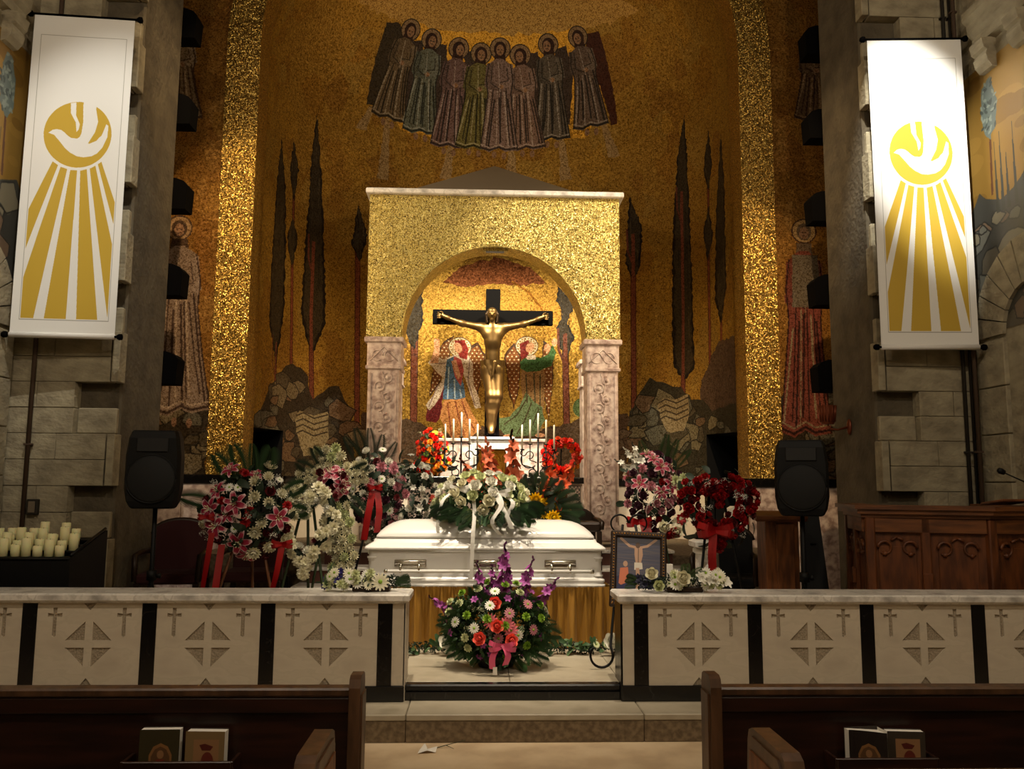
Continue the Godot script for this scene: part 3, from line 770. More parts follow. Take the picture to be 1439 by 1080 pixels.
# ---------------------------------------------------------------- lamps
func can_lamp(at: Vector3, target: Vector3, energy: float, deg: float, c: Color, label: String, size := 0.06, group := "") -> void:
	var d := (target - at).normalized()
	var o := thing("spotlight", label, "spotlight", at, group)
	var xf := facing(d)
	put("housing", lathed([Vector2(0, -0.26), Vector2(0.06, -0.25), Vector2(0.085, -0.2), Vector2(0.085, 0.0), Vector2(0.078, 0.0), Vector2(0.076, -0.03), Vector2(0, -0.03)], 18), M.fixture, o, xf)
	var lens := flat(c, 0.4)
	lens.emission_enabled = true
	lens.emission = c
	lens.emission_energy_multiplier = 3.0
	put("lens", lathed([Vector2(0, -0.022), Vector2(0.07, -0.022), Vector2(0.07, -0.026), Vector2(0, -0.026)], 18), lens, o, xf)
	put("bracket", tubed([Vector3(0, 0.0, 0) - d * 0.14, Vector3(0, 0.25, 0) - d * 0.14], 0.012), M.fixture, o)
	var l := SpotLight3D.new()
	l.name = "beam"
	o.add_child(l, true)
	l.look_at_from_position(at + d * 0.02, target, Vector3.UP if absf(d.y) < 0.95 else Vector3.RIGHT)
	l.light_energy = energy
	l.light_color = c
	l.spot_angle = deg
	l.spot_angle_attenuation = 0.8
	l.spot_range = 40.0
	l.spot_attenuation = 2.0
	l.light_size = size
	l.shadow_enabled = true

func pendant(at: Vector3, energy: float, c: Color, label: String) -> void:
	var o := thing("pendant_lantern", label, "lantern", at, "pendant lanterns over the nave")
	var g := flat(Color(0.95, 0.88, 0.72), 0.4)
	g.emission_enabled = true
	g.emission = c
	g.emission_energy_multiplier = 1.6
	put("globe", lathed([Vector2(0, -0.16), Vector2(0.1, -0.14), Vector2(0.16, -0.05), Vector2(0.16, 0.05), Vector2(0.1, 0.14), Vector2(0, 0.16)], 18), g, o)
	put("chain", tubed([Vector3(0, 0.16, 0), Vector3(0, 10.4 - at.y, 0)], 0.012), M.iron, o)
	put("collar", lathed([Vector2(0, 0.17), Vector2(0.09, 0.16), Vector2(0.1, 0.13), Vector2(0.0, 0.13)], 16), M.iron, o)
	var l := OmniLight3D.new()
	l.name = "glow"
	o.add_child(l, true)
	l.light_energy = energy
	l.light_color = c
	l.light_size = 0.16
	l.omni_range = 40.0
	l.omni_attenuation = 2.0
	l.shadow_enabled = true

func pier_lamp(side: int, rank: String, y: float, target: Vector3, energy: float, c: Color) -> void:
	# black box lamp fixed behind the pier, open towards the apse
	var at := Vector3(side * 3.64, y, -9.08)
	var o := thing("box_lamp", "black box lamp behind the %s pier, %s of its stack of five" % ["candle rack" if side < 0 else "pulpit", rank], "lamp", at, "box lamps stacked behind the %s pier" % ("candle rack" if side < 0 else "pulpit"))
	var p := PackedVector2Array([Vector2(side * 0.30, -0.18), Vector2(-side * 0.13, -0.18), Vector2(-side * 0.145, 0.09), Vector2(-side * 0.10, 0.14), Vector2(-side * 0.02, 0.17), Vector2(side * 0.30, 0.185)])
	put("shade", extruded(p, -0.12, 0.10), M.fixture, o)
	put("arm", box_mesh(Vector3(side * 0.2, 0.0, 0.13), Vector3(0.06, 0.06, 0.1), 0.004), M.fixture, o)
	var d := (target - at).normalized()
	var lens := flat(c, 0.4)
	lens.emission_enabled = true
	lens.emission = c
	lens.emission_energy_multiplier = 2.0
	put("lens", box_mesh(Vector3(side * 0.06, 0, -0.125), Vector3(0.2, 0.24, 0.008), 0.002), lens, o)
	var l := SpotLight3D.new()
	l.name = "beam"
	o.add_child(l, true)
	var src := at + Vector3(side * 0.06, 0, -0.14)
	l.look_at_from_position(src, target, Vector3.UP)
	l.light_energy = energy
	l.light_color = c
	l.spot_angle = 48.0
	l.spot_angle_attenuation = 1.0
	l.spot_range = 40.0
	l.spot_attenuation = 2.0
	l.light_size = 0.09
	l.shadow_enabled = true

# ---------------------------------------------------------------- the building
func slabs(parent: Node, called: String, m: Material, x0: float, x1: float, z0: float, z1: float, y: float, nx: int, nz: int, gap := 0.004, thick := 0.03, skew := 0.0) -> void:
	var dx := (x1 - x0) / nx; var dz := (z1 - z0) / nz
	var mesh := box_mesh(Vector3(0, -thick * 0.5, 0), Vector3(absf(dx) - gap, thick, absf(dz) - gap), 0.002)
	for j in nz:
		for i in nx:
			var off := (dx * skew) if j % 2 else 0.0
			put(called, mesh, m, parent, Transform3D(Basis.IDENTITY, Vector3(x0 + dx * (i + 0.5) + off, y + rng.randf_range(-0.0008, 0.0008), z0 + dz * (j + 0.5))))

func build_shell() -> void:
	struct("floor", box_mesh(Vector3(0, -0.1, -0.8), Vector3(9.6, 0.2, 9.7), 0.001), M.nave_floor)
	# one broad step in front of the rail
	var s1 := struct("floor_step", box_mesh(Vector3(0, 0.068, -5.95), Vector3(9.4, 0.135, 0.7), 0.003), M.riser)
	var edges := [-4.7, -3.7, -2.75, -1.75, -0.685, 0.86, 1.9, 2.9, 3.8, 4.7]
	for i in edges.size() - 1:
		var a: float = edges[i]; var b: float = edges[i + 1]
		put("tread", box_mesh(Vector3((a + b) / 2, 0.156, -5.93), Vector3(b - a - 0.004, 0.04, 0.70), 0.006), M.chancel_floor, s1)
		put("riser_slab", box_mesh(Vector3((a + b) / 2, 0.067, -5.597), Vector3(b - a - 0.005, 0.132, 0.02), 0.002), M.riser, s1)
	# black step in the rail opening and the chancel floor
	var ch := struct("floor_chancel", box_mesh(Vector3(0, 0.12, -9.8), Vector3(11.2, 0.27, 7.6), 0.002), M.riser)
	slabs(ch, "floor_slab", M.chancel_floor, -1.55, 1.55, -6.0, -8.4, 0.285, 4, 3, 0.004, 0.03)
	slabs(ch, "floor_slab", M.chancel_floor, -5.5, -1.55, -6.0, -10.8, 0.285, 4, 5, 0.004, 0.03)
	slabs(ch, "floor_slab", M.chancel_floor, 1.55, 5.5, -6.0, -10.8, 0.285, 4, 5, 0.004, 0.03)
	put("black_riser", box_mesh(Vector3(0.02, 0.205, -5.955), Vector3(1.49, 0.06, 0.05), 0.004), M.black_marble, ch)
	put("black_nosing", box_mesh(Vector3(0.02, 0.262, -5.965), Vector3(1.49, 0.044, 0.09), 0.012), M.black_marble, ch)
	# altar steps
	var as_ := struct("floor_altar_steps", box_mesh(Vector3(0, 0.57, -11.4), Vector3(6.6, 0.63, 4.3), 0.003), M.riser)
	for i in 4:
		var y := 0.285 + 0.165 * (i + 1); var z := -8.3 - 0.3 * i
		var w := 4.4 - 0.2 * i
		put("step_riser", box_mesh(Vector3(0, y - 0.1, z - 0.2), Vector3(w, 0.13, 0.36), 0.003), flat(Color(0.36, 0.20, 0.15), 0.5), as_)
		put("step_tread", box_mesh(Vector3(0, y - 0.018, z - 0.2), Vector3(w + 0.04, 0.036, 0.42), 0.012), M.white_marble, as_)
	# nave side walls, rear wall, ceilings
	for side in [-1, 1]:
		var nm := "wall_left" if side < 0 else "wall_right"
		var w := struct(nm, box_mesh(Vector3(side * 4.73, 5.2, -1.9), Vector3(0.3, 10.6, 11.9), 0.003), M.stone)
		side_wall(w, side)
		struct(nm + "_chancel", box_mesh(Vector3(side * 5.6, 5.4, -9.7), Vector3(0.2, 11.2, 4.2), 0.003), M.stone)
		pier(side)
	struct("wall_front", box_mesh(Vector3(0, 5.2, 4.1), Vector3(9.8, 10.6, 0.2), 0.003), M.stone)
	struct("ceiling", box_mesh(Vector3(0, 10.6, -4.6), Vector3(11.6, 0.2, 17.6), 0.003), M.brown_plaster)
	apse()

func pier(side: int) -> void:
	var nm := "wall_left_pier" if side < 0 else "wall_right_pier"
	# core, set back behind the face blocks
	var core := struct(nm, box_mesh(Vector3(side * 4.61, 5.3, -8.42), Vector3(1.98, 10.4, 0.98), 0.02), M.jamb)
	var y := 0.17
	var k := 0
	while y < 9.6:
		var h := 0.48
		var full := k % 2 == 1
		var x0 := 3.68 if full else 3.99
		# face courses, each of two lifts of board-marked stone
		for part in 2:
			var hh := h * 0.5
			var cut := rng.randf_range(0.38, 0.62)
			var xm := lerpf(x0, 4.585, cut)
			for e in ([[x0, 4.585]] if part == 0 else [[x0, xm], [xm, 4.585]]):
				var dz := rng.randf_range(-0.004, 0.004)
				put("block", box_mesh(Vector3(side * (e[0] + e[1]) * 0.5, y + hh * (part + 0.5), -7.87 + dz), Vector3(e[1] - e[0] - 0.004, hh - 0.004, 0.14), 0.004), M.stone, core)
		if full:
			put("block", box_mesh(Vector3(side * 3.63, y + h * 0.5, -7.86), Vector3(0.07, h - 0.004, 0.15), 0.006), M.stone, core)
		else:
			# low sill block inside the notch
			put("block", box_mesh(Vector3(side * 3.81, y + h * 0.26, -7.91), Vector3(0.36, h * 0.5, 0.06), 0.01), M.stone, core)
		y += h
		k += 1

func side_wall(w: Node, side: int) -> void:
	# projecting cornice on scrolled corbels
	var x := side * 4.58
	var prof := PackedVector2Array([Vector2(0, 0), Vector2(-0.07, 0.02), Vector2(-0.08, 0.10), Vector2(-0.12, 0.14), Vector2(-0.13, 0.24), Vector2(-0.17, 0.28), Vector2(-0.17, 0.36), Vector2(0, 0.40)])
	var p2 := PackedVector2Array()
	for v in prof: p2.append(Vector2(side * v.x, v.y))
	var tr := struct("trim_cornice_" + ("left" if side < 0 else "right"), extruded(p2, -7.44, -3.0, Transform3D(Basis.IDENTITY, Vector3(x, 5.86, 0))), M.stone)
	var cp := PackedVector2Array([Vector2(0, -0.28), Vector2(-0.05, -0.27), Vector2(-0.09, -0.22), Vector2(-0.105, -0.15), Vector2(-0.09, -0.11), Vector2(-0.12, -0.09), Vector2(-0.14, 0.0), Vector2(0, 0.02)])
	var c2 := PackedVector2Array()
	for v in cp: c2.append(Vector2(side * v.x, v.y))
	var mesh := extruded(c2, -0.1, 0.1)
	for i in 5:
		put("corbel", mesh, M.stone, tr, Transform3D(Basis.IDENTITY, Vector3(x, 5.86, -7.3 + 0.5 * i)))
	# strip of mosaic under the cornice: a blue-grey tree over hills
	var cv := Canvas.new(384, 384, -7.75, 5.7, 2.6, 2.6, Color(0.60, 0.47, 0.22), 0.4)
	for k in 40:
		cv.ell(Vector2(rng.randf_range(-7.7, -5.2), rng.randf_range(3.2, 5.6)), Vector2(0.2, 0.1) * rng.randf_range(0.4, 1.2), [Color(0.64, 0.50, 0.24), Color(0.54, 0.41, 0.19)][k % 2], 0.4)
	rocks(cv, [-7.75, 4.3, -7.6, 4.45, -7.3, 4.3, -6.8, 4.5, -5.2, 4.4, -5.2, 3.1, -7.75, 3.1], Color(0.36, 0.35, 0.32), 60)
	var crown := v2([-7.50, 5.25, -7.43, 5.5, -7.33, 5.55, -7.24, 5.3, -7.26, 5.05, -7.38, 4.92, -7.48, 5.05])
	cv.line(v2([-7.37, 5.0, -7.39, 4.4]), 0.03, Color(0.36, 0.22, 0.14))
	cv.poly(sway(crown, 0.02), Color(0.38, 0.42, 0.40))
	for k in 60:
		var q := Vector2(rng.randf_range(-7.5, -7.24), rng.randf_range(4.92, 5.55))
		if Geometry2D.is_point_in_polygon(q, crown): cv.ell(q, Vector2(0.03, 0.014), [Color(0.25, 0.28, 0.27), Color(0.50, 0.54, 0.50)][k % 2], 0.0, rng.randf() * 3.0)
	for e in [-7.32, -7.24, -7.16, -7.05]:
		cv.poly(v2([e - 0.025, 4.2, e, 4.95 + rng.randf_range(-0.2, 0.05), e + 0.025, 4.2]), Color(0.20, 0.20, 0.16))
	var st := tool()
	var xx := side * 4.575
	quad_uv(st, [Vector3(xx, 3.1, -7.75), Vector3(xx, 5.7, -7.75), Vector3(xx, 5.7, -5.15), Vector3(xx, 3.1, -5.15)], [Vector2(0, 1), Vector2(0, 0), Vector2(1, 0), Vector2(1, 1)], Vector3(-side, 0, 0))
	var m := StandardMaterial3D.new()
	m.albedo_texture = cv.tex()
	m.metallic = 1.0
	m.metallic_texture = ImageTexture.create_from_image(cv.met)
	m.roughness = 0.4
	put("mosaic_panel", done(st), m, w)
	# blind arch of proud stone blocks with recessed panels
	var c := Vector2(-6.9, 3.05)
	for i in 12:
		var a0 := PI * i / 12 + 0.01; var a1 := PI * (i + 1) / 12 - 0.01
		var q := PackedVector2Array([c + Vector2(cos(a0), sin(a0)) * 0.42, c + Vector2(cos(a0), sin(a0)) * 0.85, c + Vector2(cos(a1), sin(a1)) * 0.85, c + Vector2(cos(a1), sin(a1)) * 0.42])
		put("arch_stone", extruded(q, 0.0, 0.035, Transform3D(Basis(Vector3(0, 0, 1), Vector3(0, 1, 0), Vector3(-side, 0, 0)), Vector3(side * 4.575, 0, 0))), M.stone, w)
	for i in 6:
		for zz in [-7.53, -6.27]:
			put("block", box_mesh(Vector3(side * 4.565, 0.4 + 0.44 * i + 0.2, zz), Vector3(0.05, 0.432, 0.42), 0.008), M.stone, w)

func apse_point(u: float, v: float, k := 1.0) -> Vector3:
	var t := u / 8.8 * PI
	var e := 0.0 if v < 7.3 else minf((v - 7.3) / 3.0, PI / 2)
	return Vector3(3.25 * k * sin(t) * cos(e), v if v < 7.3 else 7.3 + 3.25 * sin(e), -10.9 - 2.3 * k * cos(t) * cos(e))

func apse() -> void:
	var rows := [0.285, 1.7, 2.38]
	while rows[-1] < 12.0: rows.append(minf(rows[-1] + 0.22, 12.01))
	var st := tool(true)
	for j in rows.size() - 1:
		for i in 80:
			var u0 := -4.4 + 0.11 * i; var u1 := u0 + 0.11
			var um := (u0 + u1) * 0.5
			if rows[j + 1] < 2.4 and absf(um) > 3.3 and absf(um) < 4.18: continue
			var uv := []; var p := []
			for e in [[u0, rows[j]], [u1, rows[j]], [u1, rows[j + 1]], [u0, rows[j + 1]]]:
				p.append(apse_point(e[0], e[1]))
				uv.append(Vector2((e[0] + 4.4) / 8.8, (10.2 - e[1]) / 10.0))
			for k in [0, 2, 1, 0, 3, 2]:
				st.set_uv(uv[k]); st.set_uv2(uv[k] * Vector2(6.0, 6.8)); st.add_vertex(p[k])
	st.generate_normals()
	st.generate_tangents()
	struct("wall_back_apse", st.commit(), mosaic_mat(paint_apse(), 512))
	# dark doorways in the apse wall
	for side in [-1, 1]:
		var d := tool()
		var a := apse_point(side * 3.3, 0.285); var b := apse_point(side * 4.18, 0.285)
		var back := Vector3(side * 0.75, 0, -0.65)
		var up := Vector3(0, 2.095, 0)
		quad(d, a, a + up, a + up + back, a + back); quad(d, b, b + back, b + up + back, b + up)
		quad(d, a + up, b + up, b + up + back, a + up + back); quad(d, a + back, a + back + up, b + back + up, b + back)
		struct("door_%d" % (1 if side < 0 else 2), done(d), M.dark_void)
	# dado of marble slabs with a dark band above, round the apse
	var dado := struct("baseboard_apse", band(0.30, 1.64, 0.985, 1.0), M.marble)
	put("dark_band", band(1.64, 1.75, 0.978, 1.0), M.black_marble, dado)
	# front wall of the apse with its great arch
	var poly := PackedVector2Array([Vector2(-5.5, 0.285), Vector2(-3.2, 0.285), Vector2(-3.2, 7.5)])
	for i in 25: poly.append(Vector2(-3.2 * cos(PI * i / 24.0), 7.5 + 3.0 * sin(PI * i / 24.0)))
	poly.append_array([Vector2(3.2, 7.5), Vector2(3.2, 0.285), Vector2(5.5, 0.285), Vector2(5.5, 11.0), Vector2(-5.5, 11.0)])
	var clean := PackedVector2Array()
	for v in poly:
		if clean.is_empty() or clean[-1].distance_to(v) > 0.001: clean.append(v)
	var fs := tool()
	var idx := Geometry2D.triangulate_polygon(clean)
	for i in range(0, idx.size(), 3):
		var q := [clean[idx[i]], clean[idx[i + 1]], clean[idx[i + 2]]]
		if (q[1] - q[0]).cross(q[2] - q[0]) > 0: q = [q[0], q[2], q[1]]
		for v in q:
			var uv := Vector2((v.x + 5.5) / 11.0, (11.0 - v.y) / 11.0)
			fs.set_uv(uv); fs.set_uv2(uv * 8.0); fs.add_vertex(Vector3(v.x, v.y, -10.6))
	fs.generate_normals()
	fs.generate_tangents()
	struct("wall_back", fs.commit(), mosaic_mat(paint_front_wall(), 256))
	# gold arch border, proud of the wall, with its inner face
	var out := PackedVector2Array(); var inn := PackedVector2Array()
	out.append(Vector2(-3.64, 1.75)); inn.append(Vector2(-3.2, 1.75))
	for i in 33:
		var a := PI * i / 32.0
		out.append(Vector2(-3.64 * cos(a), 7.5 + 3.44 * sin(a))); inn.append(Vector2(-3.2 * cos(a), 7.5 + 3.0 * sin(a)))
	out.append(Vector2(3.64, 1.75)); inn.append(Vector2(3.2, 1.75))
	var gs := tool()
	for i in out.size() - 1:
		var o0 := out[i]; var o1 := out[i + 1]; var i0 := inn[i]; var i1 := inn[i + 1]
		quad_out(gs, Vector3(o0.x, o0.y, -10.52), Vector3(o1.x, o1.y, -10.52), Vector3(i1.x, i1.y, -10.52), Vector3(i0.x, i0.y, -10.52), Vector3(0, 0, 1))
		quad_out(gs, Vector3(i0.x, i0.y, -10.52), Vector3(i1.x, i1.y, -10.52), Vector3(i1.x, i1.y, -10.98), Vector3(i0.x, i0.y, -10.98), Vector3(-i0.x, 7.0 - i0.y, 0))
		quad_out(gs, Vector3(o0.x, o0.y, -10.52), Vector3(o1.x, o1.y, -10.52), Vector3(o1.x, o1.y, -10.6), Vector3(o0.x, o0.y, -10.6), Vector3(o0.x, o0.y - 7.0, 0))
	struct("trim_arch", done(gs), M.gold_warm)
	for side in [-1, 1]:
		var nm := "left" if side < 0 else "right"
		var dd := struct("baseboard_" + nm, box_mesh(Vector3(side * 4.35, 0.96, -10.56), Vector3(2.3, 1.36, 0.06), 0.004), M.pink_marble)
		for i in 3:
			put("slab", box_mesh(Vector3(side * (3.55 + 0.74 * i), 0.97, -10.52), Vector3(0.73, 1.33, 0.03), 0.005), M.pink_marble, dd)
		put("dark_band", box_mesh(Vector3(side * 4.35, 1.695, -10.53), Vector3(2.32, 0.11, 0.10), 0.01), M.black_marble, dd)

func band(y0: float, y1: float, k0: float, k1: float) -> ArrayMesh:
	var st := tool(true)
	for i in 80:
		var u0 := -4.4 + 0.11 * i; var u1 := u0 + 0.11
		var um := absf((u0 + u1) * 0.5)
		if um > 3.3 and um < 4.18: continue
		var a := apse_point(u0, y0, k0); var b := apse_point(u1, y0, k0)
		var h := Vector3(0, y1 - y0, 0)
		quad(st, a, a + h, b + h, b)
		quad(st, a + h, apse_point(u0, y1, k1), apse_point(u1, y1, k1), b + h)
	return done(st)

# ---------------------------------------------------------------- communion rail
func rail_panel_shapes() -> Array:
	# centre of the panel at the origin, 0.70 wide, 0.56 tall
	var out := []
	for s in [-1, 1]:
		var cx: float = s * 0.232
		out.append(["cross_inlay", PackedVector2Array([Vector2(cx - 0.014, 0.24), Vector2(cx + 0.014, 0.24), Vector2(cx + 0.012, 0.2), Vector2(cx + 0.048, 0.205), Vector2(cx + 0.048, 0.178), Vector2(cx + 0.012, 0.182), Vector2(cx + 0.013, 0.055), Vector2(cx, 0.045), Vector2(cx - 0.013, 0.055), Vector2(cx - 0.012, 0.182), Vector2(cx - 0.048, 0.178), Vector2(cx - 0.048, 0.205), Vector2(cx - 0.012, 0.2)])])
		for t in [-1, 1]:
			out.append(["triangle_inlay", PackedVector2Array([Vector2(s * 0.026, t * 0.024), Vector2(s * 0.155, t * 0.024), Vector2(s * 0.026, t * 0.15)])])
	out.append(["triangle_inlay", PackedVector2Array([Vector2(-0.06, 0.29), Vector2(0.06, 0.29), Vector2(0, 0.222)])])
	out.append(["triangle_inlay", PackedVector2Array([Vector2(-0.055, -0.29), Vector2(0.055, -0.29), Vector2(0, -0.222)])])
	return out

func rail_panel_mesh(w: float, shapes: Array) -> ArrayMesh:
	var st := tool()
	var cuts := [-w / 2, -0.232, -0.07, 0.0, 0.07, 0.232, w / 2]
	for i in cuts.size() - 1:
		var pieces := [PackedVector2Array([Vector2(cuts[i], -0.28), Vector2(cuts[i + 1], -0.28), Vector2(cuts[i + 1], 0.28), Vector2(cuts[i], 0.28)])]
		for s in shapes:
			var nxt := []
			for p in pieces:
				for r in Geometry2D.clip_polygons(p, s[1]):
					nxt.append(r)
			pieces = nxt
		for p in pieces:
			var idx := Geometry2D.triangulate_polygon(p)
			for k in range(0, idx.size(), 3):
				var a: Vector2 = p[idx[k]]; var b: Vector2 = p[idx[k + 1]]; var c: Vector2 = p[idx[k + 2]]
				tri_out(st, Vector3(a.x, a.y, 0), Vector3(b.x, b.y, 0), Vector3(c.x, c.y, 0), Vector3(0, 0, 1))
	# the sides of the sunk shapes
	for s in shapes:
		var p: PackedVector2Array = s[1]
		for i in p.size():
			var a := p[i]; var b := p[(i + 1) % p.size()]
			quad(st, Vector3(a.x, clampf(a.y, -0.28, 0.28), 0), Vector3(b.x, clampf(b.y, -0.28, 0.28), 0), Vector3(b.x, clampf(b.y, -0.28, 0.28), -0.012), Vector3(a.x, clampf(a.y, -0.28, 0.28), -0.012))
	return done(st)

func rail(side: int) -> void:
	var label := "white marble altar rail with black strips, ending beside the %s" % ("pale candles and blue flowers" if side < 0 else "framed picture and the pulpit")
	var o := thing("altar_rail", label, "rail", Vector3(0, 0.176, -5.9))
	var inner := 0.727 if side < 0 else 0.767
	var x1 := 4.56
	var g := func(a: float, b: float, y0: float, y1: float, z0: float, z1: float, bev: float) -> ArrayMesh:
		return box_mesh(Vector3(side * (a + b) * 0.5, (y0 + y1) * 0.5, (z0 + z1) * 0.5), Vector3(absf(b - a), y1 - y0, absf(z1 - z0)), bev)
	put("plinth", g.call(inner, x1, 0.0, 0.105, 0.012, -0.26, 0.004), M.black_marble, o)
	put("core", g.call(inner + 0.01, x1, 0.105, 0.665, -0.014, -0.24, 0.002), M.inlay, o)
	put("cap", g.call(inner - 0.03, x1, 0.665, 0.722, 0.045, -0.30, 0.012), M.white_marble, o)
	put("cap_bed", g.call(inner - 0.01, x1, 0.655, 0.667, 0.02, -0.27, 0.003), M.white_marble, o)
	put("end_strip", g.call(inner, inner + 0.09, 0.105, 0.655, 0.0, -0.05, 0.002), M.marble, o)
	put("end_face", g.call(inner - 0.004, inner + 0.012, 0.0, 0.655, 0.0, -0.25, 0.002), M.black_marble if side > 0 else M.marble, o)
	var shapes := rail_panel_shapes()
	var mesh := rail_panel_mesh(0.70, shapes)
	var x := inner + 0.09
	for i in 5:
		var w := 0.10
		if x + w < x1: put("black_strip", g.call(x, x + w, 0.105, 0.655, 0.004, -0.05, 0.002), M.black_marble, o)
		x += w
		var cx := x + 0.35
		if cx > 4.6: break
		var p := put("panel", mesh, M.marble, o, Transform3D(Basis.IDENTITY, Vector3(side * cx, 0.382, 0.0)))
		for s in shapes:
			var q := PackedVector2Array()
			for v in s[1]: q.append(Vector2(v.x, clampf(v.y, -0.276, 0.276)))
			var st := tool()
			extrude(st, q, -0.016, -0.011)
			put(s[0], done(st), M.inlay, p)
		x += 0.70

# ---------------------------------------------------------------- pews and books
func post_outline(back: float, front: float, top: float) -> PackedVector2Array:
	return PackedVector2Array([Vector2(-back, 0.0), Vector2(-back, top - 0.045), Vector2(-back + 0.012, top - 0.012), Vector2(-back + 0.035, top), Vector2(front - 0.04, top), Vector2(front - 0.012, top - 0.012), Vector2(front, top - 0.05), Vector2(front, 0.0)])

func pew_front(side: int, z: float, end: float, label: String) -> Node3D:
	# panelled screen before the first pew, with its end post
	var o := thing("pew_screen", label, "pew", Vector3(side * (end + 0.023), 0, z))
	var L := 3.75
	put("panel", box_mesh(Vector3(side * L * 0.5, 0.40, -0.01), Vector3(L, 0.80, 0.035), 0.003), M.pew, o)
	put("top_rail", box_mesh(Vector3(side * L * 0.5, 0.805, -0.012), Vector3(L, 0.035, 0.075), 0.014), M.pew_end, o)
	put("lower_rail", box_mesh(Vector3(side * L * 0.5, 0.755, 0.012), Vector3(L, 0.06, 0.018), 0.004), M.pew, o)
	put("base_rail", box_mesh(Vector3(side * L * 0.5, 0.08, 0.014), Vector3(L, 0.16, 0.022), 0.004), M.pew, o)
	var xf := Transform3D(Basis(Vector3(0, 0, -1), Vector3(0, 1, 0), Vector3(1, 0, 0)), Vector3.ZERO)
	put("end_post", extruded(post_outline(0.06, 0.085, 0.875), -0.023, 0.023, xf), M.pew_end, o)
	put("post_moulding", extruded(PackedVector2Array([Vector2(-0.04, 0.1), Vector2(-0.04, 0.80), Vector2(0.065, 0.80), Vector2(0.065, 0.1)]), -side * 0.021, -side * 0.031, xf), M.pew_end, o)
	return o

func pew(side: int, back_z: float, label: String) -> Node3D:
	var o := thing("pew", label, "pew", Vector3(side * 0.725, 0, back_z), "oak pews behind the pew fronts")
	var L := 3.75
	put("back_panel", box_mesh(Vector3(side * L * 0.5, 0.47, -0.01), Vector3(L, 0.60, 0.035), 0.003), M.pew, o)
	put("top_rail", box_mesh(Vector3(side * L * 0.5, 0.775, -0.01), Vector3(L, 0.03, 0.06), 0.012), M.pew_end, o)
	put("seat", box_mesh(Vector3(side * L * 0.5, 0.43, -0.24), Vector3(L, 0.04, 0.40), 0.01), M.pew, o)
	put("kick_board", box_mesh(Vector3(side * L * 0.5, 0.2, -0.38), Vector3(L, 0.4, 0.03), 0.003), M.pew, o)
	# shaped end panel: x of the outline is distance forward from the back
	var out := PackedVector2Array([Vector2(-0.05, 0.0), Vector2(-0.05, 0.80), Vector2(-0.035, 0.835), Vector2(-0.005, 0.85), Vector2(0.26, 0.85), Vector2(0.295, 0.835), Vector2(0.31, 0.80), Vector2(0.33, 0.62), Vector2(0.44, 0.60), Vector2(0.46, 0.55), Vector2(0.46, 0.0)])
	var xf := Transform3D(Basis(Vector3(0, 0, -1), Vector3(0, 1, 0), Vector3(1, 0, 0)), Vector3.ZERO)
	put("end_panel", extruded(out, -0.03, 0.03, xf), M.pew_end, o)
	put("end_moulding", extruded(PackedVector2Array([Vector2(-0.02, 0.06), Vector2(-0.02, 0.80), Vector2(0.01, 0.825), Vector2(0.25, 0.825), Vector2(0.28, 0.80), Vector2(0.30, 0.58), Vector2(0.42, 0.56), Vector2(0.42, 0.06)]), -side * 0.028, -side * 0.036, xf), M.pew_end, o)
	put("end_inset", extruded(PackedVector2Array([Vector2(0.0, 0.09), Vector2(0.0, 0.78), Vector2(0.26, 0.78), Vector2(0.28, 0.54), Vector2(0.40, 0.53), Vector2(0.40, 0.09)]), -side * 0.034, -side * 0.041, xf), M.oak, o)
	return o

func book_rack(p: Node3D, x0: float, x1: float) -> void:
	# shallow tray on the back of the pew
	var lx := x0 - p.position.x; var rx := x1 - p.position.x
	var r := put("book_tray", box_mesh(Vector3((lx + rx) * 0.5, 0.44, 0.115), Vector3(rx - lx, 0.26, 0.016), 0.003), M.pew, p)
	put("tray_floor", box_mesh(Vector3((lx + rx) * 0.5, 0.32, 0.06), Vector3(rx - lx, 0.016, 0.11), 0.002), M.pew, r)
	for x in [lx, rx]:
		put("tray_side", box_mesh(Vector3(x, 0.44, 0.06), Vector3(0.014, 0.26, 0.12), 0.002), M.pew, r)

